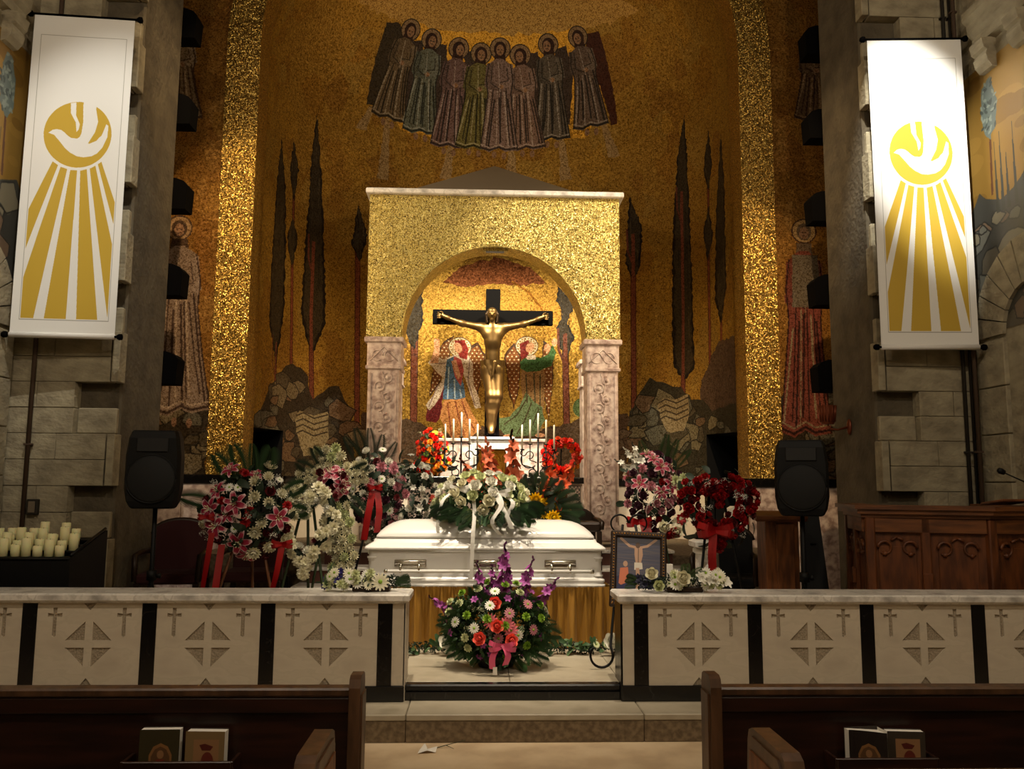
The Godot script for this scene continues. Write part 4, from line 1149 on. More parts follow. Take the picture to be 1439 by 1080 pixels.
func book(at: Vector3, w: float, h: float, t: float, kind: int, label: String, turn := 0.0, bowed := 0.0) -> void:
	# stands in the tray, cover towards the aisle seats behind, pages showing on top
	var o := thing("hymnal", label, "book", at, "hymnals in the pew trays", turn)
	var cov := StandardMaterial3D.new()
	cov.albedo_texture = paint_book(kind)
	cov.roughness = 0.5
	var st := tool()
	var n := 6
	for i in n:
		var a := float(i) / n; var b := float(i + 1) / n
		var za := t * 0.5 + bowed * a * a; var zb := t * 0.5 + bowed * b * b
		quad_uv(st, [Vector3(lerpf(-w, w, a) * 0.5, 0, za), Vector3(lerpf(-w, w, b) * 0.5, 0, zb), Vector3(lerpf(-w, w, b) * 0.5, h - bowed * b * 0.4, zb), Vector3(lerpf(-w, w, a) * 0.5, h - bowed * a * 0.4, za)], [Vector2(a, 1), Vector2(b, 1), Vector2(b, 0), Vector2(a, 0)], Vector3(0, 0, 1))
	put("cover", done(st), cov, o)
	var pg := tool()
	for i in n:
		var a := float(i) / n; var b := float(i + 1) / n
		var za := t * 0.5 - 0.001 + bowed * a * a; var zb := t * 0.5 - 0.001 + bowed * b * b
		var ha := h - 0.003 - bowed * a * 0.4; var hb := h - 0.003 - bowed * b * 0.4
		var xa := lerpf(-w, w, a) * 0.5 * 0.98; var xb := lerpf(-w, w, b) * 0.5 * 0.98
		quad_out(pg, Vector3(xa, ha, za), Vector3(xb, hb, zb), Vector3(xb, hb, -t * 0.5), Vector3(xa, ha, -t * 0.5), Vector3.UP)
		quad_out(pg, Vector3(xa, 0, -t * 0.5), Vector3(xb, 0, -t * 0.5), Vector3(xb, hb, -t * 0.5), Vector3(xa, ha, -t * 0.5), Vector3(0, 0, -1))
	for e in [-1, 1]:
		var zf := t * 0.5 - 0.001 + (bowed if e > 0 else 0.0)
		quad_out(pg, Vector3(e * w * 0.49, 0, zf), Vector3(e * w * 0.49, h - 0.003, zf), Vector3(e * w * 0.49, h - 0.003, -t * 0.5), Vector3(e * w * 0.49, 0, -t * 0.5), Vector3(e, 0, 0))
	put("pages", done(pg), M.paper, o)
	put("rear_cover", box_mesh(Vector3(0, h * 0.5, -t * 0.5 - 0.002), Vector3(w, h, 0.003), 0.001), flat(Color(0.14, 0.10, 0.07), 0.6), o)

# ---------------------------------------------------------------- canopy over the altar
func canopy() -> void:
	var cx := -0.067
	var o := thing("altar_canopy", "gold mosaic altar canopy with round arch on carved marble pillars", "canopy", Vector3(cx, 0.945, -10.5))
	var yb := -0.945
	for e in [[-1.403, -0.22, true], [1.397, -0.22, true], [-1.56, -1.95, false], [1.55, -1.95, false]]:
		var px: float = e[0]; var pz: float = e[1]
		var p := put("pillar", box_mesh(Vector3(px, (0.945 + 3.12) * 0.5 + yb, pz), Vector3(0.40, 3.12 - 0.945, 0.40), 0.02), M.pink_marble, o)
		put("plinth", box_mesh(Vector3(px, 0.10, pz), Vector3(0.50, 0.2, 0.50), 0.02), M.pink_marble, p)
		put("capital_ring", box_mesh(Vector3(px, 3.12 + yb, pz), Vector3(0.46, 0.05, 0.46), 0.015), M.pink_marble, p)
		put("capital", box_mesh(Vector3(px, 3.29 + yb, pz), Vector3(0.43, 0.34, 0.43), 0.02), M.pink_marble, p)
		put("abacus", box_mesh(Vector3(px, 3.475 + yb, pz), Vector3(0.50, 0.07, 0.50), 0.012), M.pink_marble, p)
		if e[2]:
			# carved vine relief: frame, scrolls and rosettes standing proud
			var st := tool(true)
			var z := pz + 0.205
			for s in [-1, 1]:
				tube(st, [Vector3(px + s * 0.165, 0.25, z), Vector3(px + s * 0.165, 2.1, z)], 0.012, 0.012, 5)
			for i in 7:
				var y := 0.4 + 0.255 * i
				tube(st, arc(Vector3(px - 0.05, y, z), 0.06, -PI * 0.5, PI * 1.2, 9), 0.010, 0.005, 5)
				tube(st, arc(Vector3(px + 0.05, y + 0.11, z), 0.06, PI * 0.5, PI * 2.2, 9), 0.010, 0.005, 5)
				tube(st, [Vector3(px, y - 0.06, z), Vector3(px + 0.03, y + 0.05, z), Vector3(px - 0.02, y + 0.19, z)], 0.009, 0.009, 5)
				lathe(st, [Vector2(0.028, 0), Vector2(0.02, 0.012), Vector2(0, 0.016)], 8, Transform3D(Basis(Vector3.RIGHT, PI / 2), Vector3(px - 0.05, y, z)))
				lathe(st, [Vector2(0.028, 0), Vector2(0.02, 0.012), Vector2(0, 0.016)], 8, Transform3D(Basis(Vector3.RIGHT, PI / 2), Vector3(px + 0.05, y + 0.11, z)))
			for s in [-1, 1]:
				tube(st, arc(Vector3(px + s * 0.08, 3.27 + yb, pz + 0.218), 0.07, 0, TAU * 0.85, 12), 0.011, 0.006, 5)
			tube(st, [Vector3(px - 0.18, 3.2 + yb, pz + 0.218), Vector3(px, 3.38 + yb, pz + 0.218), Vector3(px + 0.18, 3.2 + yb, pz + 0.218)], 0.009, 0.009, 5)
			put("carved_relief", done(st), M.pink_marble, p)
	# front wall with its arch (outline relative to the node)
	var poly := PackedVector2Array([Vector2(-1.635, 3.51 + yb), Vector2(-1.175, 3.51 + yb)])
	for i in range(1, 40): poly.append(Vector2(-1.175 * cos(PI * i / 40.0), 3.51 + 1.215 * sin(PI * i / 40.0) + yb))
	poly.append_array([Vector2(1.175, 3.51 + yb), Vector2(1.625, 3.51 + yb), Vector2(1.625, 5.39 + yb), Vector2(-1.635, 5.39 + yb)])
	put("arch_wall", extruded(poly, -0.45, 0.0), M.gold, o)
	put("rear_beam", extruded(PackedVector2Array([Vector2(-1.635, 5.28 + yb), Vector2(1.625, 5.28 + yb), Vector2(1.625, 5.39 + yb), Vector2(-1.635, 5.39 + yb)]), -2.15, -1.95), M.gold, o)
	for s in [-1, 1]:
		put("side_wall", box_mesh(Vector3(s * 1.53, 4.45 + yb, -1.3), Vector3(0.2, 1.88, 1.7), 0.01), M.gold, o)
	var arch := tool(true)
	tube(arch, arc(Vector3(0, 3.51 + yb, 0.0), 1.185, 0.02, PI - 0.02, 40, Vector3.RIGHT, Vector3.UP * 1.02), 0.012, 0.012, 6)
	put("arch_bead", done(arch), M.gold, o)
	# lamp box let into the arch
	var lp := put("lamp_recess", box_mesh(Vector3(0, 4.705 + yb, -0.16), Vector3(0.36, 0.05, 0.16), 0.01), M.gold, o)
	var glow := flat(Color(0.2, 0.17, 0.13), 0.5)
	glow.emission_enabled = true
	glow.emission = Color(1.0, 0.92, 0.78)
	glow.emission_energy_multiplier = 0.05
	var slot := put("lamp_slot", box_mesh(Vector3(0, 4.678 + yb, -0.12), Vector3(0.24, 0.012, 0.06), 0.004), glow, lp)
	var l := SpotLight3D.new()
	l.name = "beam"
	slot.add_child(l, true)
	l.look_at_from_position(Vector3(cx, 4.655, -10.62), Vector3(-0.075, 1.95, -11.56), Vector3.FORWARD)
	l.light_energy = 34.0
	l.light_color = Color(1.0, 0.95, 0.85)
	l.spot_angle = 24.0
	l.spot_range = 40.0
	l.spot_attenuation = 2.0
	l.light_size = 0.06
	l.shadow_enabled = true
	put("cornice", box_mesh(Vector3(0, 5.425 + yb, -1.06), Vector3(3.36, 0.07, 2.26), 0.012), M.white_marble, o)
	put("ceiling_slab", box_mesh(Vector3(0, 5.36 + yb, -1.2), Vector3(3.0, 0.04, 1.6), 0.004), M.gold_warm, o)
	# low pointed roof
	var r := tool()
	var ap := Vector3(0, 6.28 + yb, -1.2)
	var c := [Vector3(-1.55, 5.46 + yb, -0.35), Vector3(1.55, 5.46 + yb, -0.35), Vector3(1.55, 5.46 + yb, -2.1), Vector3(-1.55, 5.46 + yb, -2.1)]
	for i in 4:
		tri_out(r, c[i], c[(i + 1) % 4], ap, Vector3(c[i].x + c[(i + 1) % 4].x, 1.0, c[i].z + c[(i + 1) % 4].z + 2.4))
	put("roof", done(r), M.grey_slab, o)

# ---------------------------------------------------------------- altar, tabernacle, candelabra, crucifix
func altar() -> void:
	var o := thing("altar", "white marble altar with zigzag mosaic border and red discs", "altar", Vector3(-0.02, 0.945, -11.3))
	put("body", box_mesh(Vector3(0, 0.36, -0.32), Vector3(2.36, 0.72, 0.60), 0.006), M.white_marble, o)
	var cv := Canvas.new(768, 230, -1.18, 0.72, 2.36, 0.72, Color(0.80, 0.74, 0.70), 0.0)
	for k in 60:
		cv.ell(Vector2(rng.randf_range(-1.1, 1.1), rng.randf_range(0.0, 0.7)), Vector2(0.09, 0.03) * rng.randf_range(0.4, 1.3), [Color(0.82, 0.75, 0.71), Color(0.77, 0.70, 0.66)][k % 2], 0.0, rng.randf() * 3.0)
	var ink := Color(0.14, 0.11, 0.10)
	for e in [[-0.86, 1], [-0.3, -1], [0.3, 1], [0.86, -1]]:
		for k in 5:
			cv.line(v2([e[0] - 0.2 + 0.05 * k, 0.06, e[0] - 0.12 + 0.06 * k, 0.3, e[0] - 0.2 + 0.09 * k, 0.46 + 0.02 * k]), 0.007, Color(0.46, 0.40, 0.36))
	for x in [-0.86, 0.82]:
		cv.ell(Vector2(x, 0.48), Vector2(0.085, 0.085), Color(0.72, 0.26, 0.19))
		for k in 6: cv.line(v2([x, 0.48, x + 0.08 * cos(k), 0.48 + 0.08 * sin(k)]), 0.006, Color(0.82, 0.45, 0.36))
	for e in [0.0, 0.05]:
		cv.line(v2([-1.15 + e, 0.0, -1.15 + e, 0.69 - e, 1.15 - e, 0.69 - e, 1.15 - e, 0.0]), 0.009, ink)
	var zig := PackedVector2Array()
	for i in 93: zig.append(Vector2(-1.14 + i * 0.0248, 0.684 if i % 2 else 0.646))
	cv.line(zig, 0.009, ink)
	for s in [-1.0, 1.0]:
		var zz := PackedVector2Array()
		for i in 26: zz.append(Vector2(s * (1.145 if i % 2 else 1.108), 0.66 - i * 0.0248))
		cv.line(zz, 0.009, ink)
	var fm := flat(Color.WHITE, 0.4)
	fm.albedo_texture = cv.tex()
	var st := tool()
	quad_uv(st, [Vector3(-1.18, 0, -0.016), Vector3(1.18, 0, -0.016), Vector3(1.18, 0.72, -0.016), Vector3(-1.18, 0.72, -0.016)], [Vector2(0, 1), Vector2(1, 1), Vector2(1, 0), Vector2(0, 0)], Vector3(0, 0, 1))
	put("mosaic_front", done(st), fm, o)
	put("table_top", box_mesh(Vector3(0, 0.765, -0.30), Vector3(2.52, 0.085, 0.72), 0.01), M.black_marble, o)
	# raised shelf behind for the cross
	var r := thing("retable", "marble block behind the altar carrying the black cross", "retable", Vector3(-0.06, 0.945, -12.2))
	put("block", box_mesh(Vector3(0, 0.66, 0), Vector3(1.5, 1.32, 0.3), 0.01), M.pink_marble, r)
	put("ledge", box_mesh(Vector3(0, 1.34, 0), Vector3(1.56, 0.05, 0.36), 0.01), M.pink_marble, r)

func tabernacle() -> void:
	var o := thing("tabernacle", "bright white tabernacle with a golden arched door on the altar", "tabernacle", Vector3(-0.075, 1.752, -11.65))
	var h := 0.52
	var poly := PackedVector2Array([Vector2(-0.30, 0), Vector2(-0.21, 0), Vector2(-0.21, 0.30), Vector2(-0.19, 0.385), Vector2(0.19, 0.385), Vector2(0.21, 0.30), Vector2(0.21, 0), Vector2(0.30, 0), Vector2(0.30, h), Vector2(-0.30, h)])
	put("surround", extruded(poly, -0.2, 0.14), M.white_marble, o)
	put("back", box_mesh(Vector3(0, h * 0.5, -0.17), Vector3(0.59, h, 0.06), 0.005), M.white_marble, o)
	put("cap", box_mesh(Vector3(0, h + 0.012, -0.03), Vector3(0.64, 0.04, 0.38), 0.01), M.white_marble, o)
	var d := put("door", box_mesh(Vector3(0, 0.19, -0.06), Vector3(0.40, 0.38, 0.04), 0.01), M.brass, o)
	for i in 5:
		put("rib", tubed([Vector3(-0.16 + 0.08 * i, 0.02, -0.035), Vector3(-0.16 + 0.08 * i, 0.3, -0.035)], 0.009, 0.009, 6), M.brass, d)
	put("arch_bead", tubed(arc(Vector3(0, 0.22, -0.035), 0.13, 0, PI, 14), 0.012, 0.012, 6), M.brass, d)
	put("medal", lathed([Vector2(0.05, 0), Vector2(0.04, 0.014), Vector2(0, 0.018)], 16, true, Transform3D(Basis(Vector3.RIGHT, PI / 2), Vector3(0, 0.22, -0.04))), M.brass, d)

func candelabrum(x: float, label: String) -> void:
	var o := thing("candelabrum", label, "candelabrum", Vector3(x, 1.752, -11.36), "wrought iron candelabra on the altar")
	put("stem", tubed([Vector3(0, 0.0, 0), Vector3(0, 0.52, 0)], 0.013), M.iron, o)
	put("foot_bar", tubed([Vector3(-0.13, 0.014, 0), Vector3(0.13, 0.014, 0)], 0.012), M.iron, o)
	put("cross_foot", tubed([Vector3(0, 0.012, -0.1), Vector3(0, 0.012, 0.1)], 0.01), M.iron, o)
	for s in [-1, 1]:
		put("scroll", tubed(arc(Vector3(s * 0.075, 0.06, 0), 0.05, -PI * 0.5, PI * 1.3, 12, Vector3.RIGHT * s), 0.008), M.iron, o)
		put("scroll", tubed(arc(Vector3(s * 0.12, 0.24, 0), 0.115, -PI * 0.75, PI * 0.15, 12, Vector3.RIGHT * s), 0.009), M.iron, o)
		put("scroll", tubed(arc(Vector3(s * 0.115, 0.30, 0), 0.05, 0.0, PI * 1.6, 12, Vector3.RIGHT * s), 0.008), M.iron, o)
		put("scroll", tubed(arc(Vector3(s * 0.20, 0.33, 0), 0.04, PI, PI * 2.6, 12, Vector3.RIGHT * s), 0.008), M.iron, o)
		put("arm", tubed([Vector3(s * 0.02, 0.2, 0), Vector3(s * 0.11, 0.23, 0), Vector3(s * 0.11, 0.43, 0)], 0.009), M.iron, o)
		put("arm", tubed([Vector3(s * 0.05, 0.12, 0), Vector3(s * 0.22, 0.17, 0), Vector3(s * 0.22, 0.36, 0)], 0.009), M.iron, o)
	var k := 0
	for e in [[0.0, 0.52], [-0.11, 0.43], [0.11, 0.43], [-0.22, 0.36], [0.22, 0.36]]:
		put("drip_pan", lathed([Vector2(0.0, 0), Vector2(0.012, 0.005), Vector2(0.038, 0.02), Vector2(0.034, 0.022), Vector2(0.0, 0.012)], 12, true, Transform3D(Basis.IDENTITY, Vector3(e[0], e[1], 0))), M.iron, o)
		var c := thing("altar_candle", "slim pale taper on the %s of the candelabrum near the %s" % [["centre stem", "inner arms", "inner arms", "outer arms", "outer arms"][k], "orange and yellow bouquet" if x < 0 else "ring of red flowers"], "candle", Vector3(x + e[0], 1.752 + e[1] + 0.014, -11.36), "slim tapers on the altar candelabra")
		put("wax", lathed([Vector2(0, 0), Vector2(0.013, 0), Vector2(0.012, 0.33), Vector2(0.008, 0.34), Vector2(0, 0.336)], 10), M.pale_wax, c)
		put("wick", tubed([Vector3(0, 0.334, 0), Vector3(0.002, 0.35, 0)], 0.002), M.black, c)
		k += 1

# bones: [a, ra, b, rb]; one smooth skin over all of them
func skin(bones: Array, cell: float, k: float, lo: Vector3, hi: Vector3) -> ArrayMesh:
	var n := Vector3i(((hi - lo) / cell).ceil()) + Vector3i.ONE
	var f := PackedFloat32Array()
	f.resize(n.x * n.y * n.z)
	f.fill(1.0)
	for b in bones:
		var a: Vector3 = b[0]; var c: Vector3 = b[2]
		var ra: float = b[1]; var rb: float = b[3]
		var m := maxf(ra, rb) + k + cell * 2.0
		var i0 := Vector3i(((a.min(c) - Vector3.ONE * m - lo) / cell).floor()).clamp(Vector3i.ZERO, n - Vector3i.ONE)
		var i1 := Vector3i(((a.max(c) + Vector3.ONE * m - lo) / cell).ceil()).clamp(Vector3i.ZERO, n - Vector3i.ONE)
		var d := c - a
		var dd := maxf(d.length_squared(), 1e-9)
		for z in range(i0.z, i1.z + 1):
			for y in range(i0.y, i1.y + 1):
				var base := (z * n.y + y) * n.x
				for x in range(i0.x, i1.x + 1):
					var p := lo + Vector3(x, y, z) * cell
					var t := clampf((p - a).dot(d) / dd, 0.0, 1.0)
					var v := p.distance_to(a + d * t) - lerpf(ra, rb, t)
					var o := f[base + x]
					var h := maxf(k - absf(o - v), 0.0) / k
					f[base + x] = minf(o, v) - h * h * k * 0.25
	var st := tool(true)
	var id := {}
	var pts := []
	var sx := 1; var sy := n.x; var sz := n.x * n.y
	var offs := [0, sx, sy, sx + sy, sz, sx + sz, sy + sz, sx + sy + sz]
	var edges := [[0, 1], [2, 3], [4, 5], [6, 7], [0, 2], [1, 3], [4, 6], [5, 7], [0, 4], [1, 5], [2, 6], [3, 7]]
	for z in n.z - 1:
		for y in n.y - 1:
			for x in n.x - 1:
				var q := z * sz + y * sy + x
				if f[q] > 0.12: continue
				var neg := 0
				for o in offs:
					if f[q + o] < 0.0: neg += 1
				if neg == 0 or neg == 8: continue
				var s := Vector3.ZERO
				var cnt := 0
				for e in edges:
					var v0 := f[q + offs[e[0]]]; var v1 := f[q + offs[e[1]]]
					if (v0 < 0.0) != (v1 < 0.0):
						var t := v0 / (v0 - v1)
						var c0 := Vector3(e[0] & 1, (e[0] >> 1) & 1, e[0] >> 2); var c1 := Vector3(e[1] & 1, (e[1] >> 1) & 1, e[1] >> 2)
						s += c0.lerp(c1, t)
						cnt += 1
				id[q] = pts.size()
				pts.append(lo + (Vector3(x, y, z) + s / cnt) * cell)
	for q in id:
		var ax := [[sx, sy, sz], [sy, sz, sx], [sz, sx, sy]]
		for a in ax:
			var v0 := f[q]; var v1 := f[q + a[0]]
			if (v0 < 0.0) == (v1 < 0.0): continue
			var c1: int = q - a[1]; var c2: int = q - a[2]; var c3: int = q - a[1] - a[2]
			if not (id.has(c1) and id.has(c2) and id.has(c3)): continue
			if v0 < 0.0: quad(st, pts[id[q]], pts[id[c2]], pts[id[c3]], pts[id[c1]])
			else: quad(st, pts[id[q]], pts[id[c1]], pts[id[c3]], pts[id[c2]])
	st.index()
	st.generate_normals()
	return st.commit()

func crucifix() -> void:
	var cx := -0.065
	var o := thing("crucifix", "tall black cross with a bronze figure, standing behind the altar", "cross", Vector3(cx, 2.31, -12.2))
	put("upright", box_mesh(Vector3(0, 1.12, 0), Vector3(0.215, 2.24, 0.09), 0.006), M.cross_black, o)
	put("beam", box_mesh(Vector3(0, 1.81, 0.004), Vector3(1.79, 0.215, 0.09), 0.006), M.cross_black, o)
	# bronze figure fixed to the cross: arms spread and slightly raised, head bowed, knees bent together
	var b := []
	var z := 0.13
	var neck := Vector3(0.0, 1.70, z + 0.02)
	var hip := Vector3(0, 1.02, z)
	b.append([Vector3(0, 1.60, z), 0.115, Vector3(0, 1.42, z + 0.01), 0.118])
	b.append([Vector3(-0.09, 1.63, z), 0.075, Vector3(0.09, 1.63, z), 0.075])
	b.append([Vector3(-0.07, 1.52, z + 0.03), 0.075, Vector3(0.07, 1.52, z + 0.03), 0.075])
	b.append([Vector3(0, 1.42, z + 0.01), 0.112, Vector3(0, 1.2, z), 0.092])
	b.append([Vector3(0, 1.2, z), 0.092, hip, 0.118])
	b.append([Vector3(-0.07, 1.02, z), 0.095, Vector3(0.07, 1.02, z), 0.095])
	b.append([Vector3(0, 1.64, z), 0.06, neck, 0.05])
	b.append([neck, 0.052, Vector3(-0.015, 1.80, z + 0.07), 0.075])
	for s in [-1, 1]:
		var sh := Vector3(s * 0.17, 1.64, z - 0.01); var el := Vector3(s * 0.46, 1.70, z - 0.02); var wr := Vector3(s * 0.68, 1.785, z - 0.03)
		b.append([sh, 0.062, el, 0.042]); b.append([el, 0.042, wr, 0.027])
		b.append([Vector3(s * 0.1, 1.55, z), 0.07, sh, 0.062])
		b.append([wr, 0.027, wr + Vector3(s * 0.07, 0.03, 0.005), 0.03])
		var hp := Vector3(s * 0.075, 1.0, z); var kn := Vector3(s * 0.055 + 0.03, 0.60, z + 0.13); var an := Vector3(s * 0.028 - 0.01, 0.20, z + 0.03)
		b.append([hp, 0.098, kn, 0.062]); b.append([kn, 0.06, Vector3(s * 0.04, 0.45, z + 0.075), 0.058]); b.append([Vector3(s * 0.04, 0.45, z + 0.075), 0.058, an, 0.036])
		b.append([an, 0.036, Vector3(s * 0.02 - 0.01, 0.09, z + 0.10), 0.026])
	var fig := put("figure", skin(b, 0.013, 0.05, Vector3(-0.82, 0.02, -0.06), Vector3(0.82, 1.95, 0.36)), M.bronze, o)
	fig.set_meta("label", "bronze figure with outstretched arms")
	# hands with separate curled fingers
	for s in [-1, 1]:
		var w := Vector3(s * 0.70, 1.793, z - 0.03)
		var h := []
		h.append([w, 0.026, w + Vector3(s * 0.05, 0.02, 0.004), 0.03])
		for i in 4:
			var r := w + Vector3(s * 0.075, 0.052 - 0.022 * i, 0.006)
			var d := Vector3(s * 0.036, 0.012 - 0.006 * i, 0.012) * (1.0 if i == 1 or i == 2 else 0.85)
			h.append([r, 0.011, r + d, 0.010]); h.append([r + d, 0.010, r + d + Vector3(s * 0.012, -0.002, 0.026), 0.008])
		h.append([w + Vector3(s * 0.03, 0.03, 0.01), 0.013, w + Vector3(s * 0.055, 0.066, 0.022), 0.011])
		h.append([w + Vector3(s * 0.055, 0.066, 0.022), 0.011, w + Vector3(s * 0.08, 0.075, 0.04), 0.009])
		put("hand", skin(h, 0.0055, 0.012, w - Vector3(0.16, 0.1, 0.06), w + Vector3(0.16, 0.13, 0.09)), M.bronze, fig)
	# head: beard, hair and face
	var hd := Vector3(-0.015, 1.815, z + 0.085)
	var fb := [[hd, 0.078, hd + Vector3(0, 0.035, -0.005), 0.074], [hd + Vector3(0, -0.05, 0.02), 0.05, hd + Vector3(-0.002, -0.075, 0.03), 0.03],
		[hd + Vector3(0, 0.005, 0.07), 0.014, hd + Vector3(0, -0.02, 0.085), 0.014], [hd + Vector3(-0.035, 0.02, 0.066), 0.012, hd + Vector3(0.035, 0.02, 0.066), 0.012]]
	put("head", skin(fb, 0.006, 0.02, hd - Vector3.ONE * 0.15, hd + Vector3.ONE * 0.15), M.bronze, fig)
	var hair := []
	for s in [-1, 1]:
		for i in 4:
			hair.append([hd + Vector3(s * (0.03 + 0.012 * i), 0.075 - 0.012 * i, 0.01 - 0.02 * i), 0.024, hd + Vector3(s * 0.078, 0.0, 0.01 - 0.02 * i), 0.022])
			hair.append([hd + Vector3(s * 0.078, 0.0, 0.01 - 0.02 * i), 0.022, hd + Vector3(s * (0.068 + 0.006 * i), -0.12, 0.02 - 0.02 * i), 0.013])
	put("hair", skin(hair, 0.008, 0.015, hd - Vector3.ONE * 0.19, hd + Vector3.ONE * 0.17), flat(Color(0.20, 0.14, 0.08), 0.5, 0.7), fig)
	# cloth knotted round the hips
	var cl := tool(true)
	var seg := 40
	for j in 7:
		var y0 := 1.14 - j * 0.042; var y1 := y0 - 0.042
		for i in seg:
			var q := []
			for e in [[i, y0, j], [i + 1, y0, j], [i + 1, y1, j + 1], [i, y1, j + 1]]:
				var a: float = TAU * e[0] / seg
				var rr: float = 0.011 * sin(a * 9.0 + e[2] * 0.9) - 0.002 * e[2]
				var yy: float = e[1] - (0.05 * cos(a - 0.6) * e[2] / 7.0)
				q.append(Vector3((0.178 + rr) * cos(a), yy, z + (0.128 + rr) * sin(a)))
			quad(cl, q[0], q[1], q[2], q[3])
	put("loincloth", done(cl), M.bronze, fig)
	put("knot", skin([[Vector3(0.03, 1.1, z + 0.14), 0.03, Vector3(0.0, 0.9, z + 0.16), 0.016], [Vector3(0.03, 1.1, z + 0.14), 0.026, Vector3(0.06, 0.95, z + 0.15), 0.012]], 0.008, 0.01, Vector3(-0.1, 0.8, z + 0.05), Vector3(0.16, 1.2, z + 0.25)), M.bronze, fig)
	put("foot_block", box_mesh(Vector3(-0.01, 0.06, 0.14), Vector3(0.13, 0.05, 0.17), 0.008), M.cross_black, o)

# ---------------------------------------------------------------- casket on its draped bier
func ring_rect(hx: float, hz: float, r: float, y: float) -> Array:
	var out := []
	r = minf(r, minf(hx, hz) * 0.99)
	for q in 4:
		var c := Vector3([1, -1, -1, 1][q] * (hx - r), y, [1, 1, -1, -1][q] * (hz - r))
		for i in 5:
			var a := PI * 0.5 * (q + i / 4.0)
			out.append(c + Vector3(cos(a), 0, sin(a)) * r)
	return out

func loft(st: SurfaceTool, rings: Array, cap := true) -> void:
	for i in rings.size() - 1:
		var a: Array = rings[i]; var b: Array = rings[i + 1]
		for k in a.size():
			var k2 := (k + 1) % a.size()
			quad(st, a[k], a[k2], b[k2], b[k])
	if cap:
		var t: Array = rings[-1]
		for k in range(1, t.size() - 1): tri(st, t[0], t[k], t[k + 1])
		t = rings[0]
		for k in range(1, t.size() - 1): tri(st, t[0], t[k + 1], t[k])

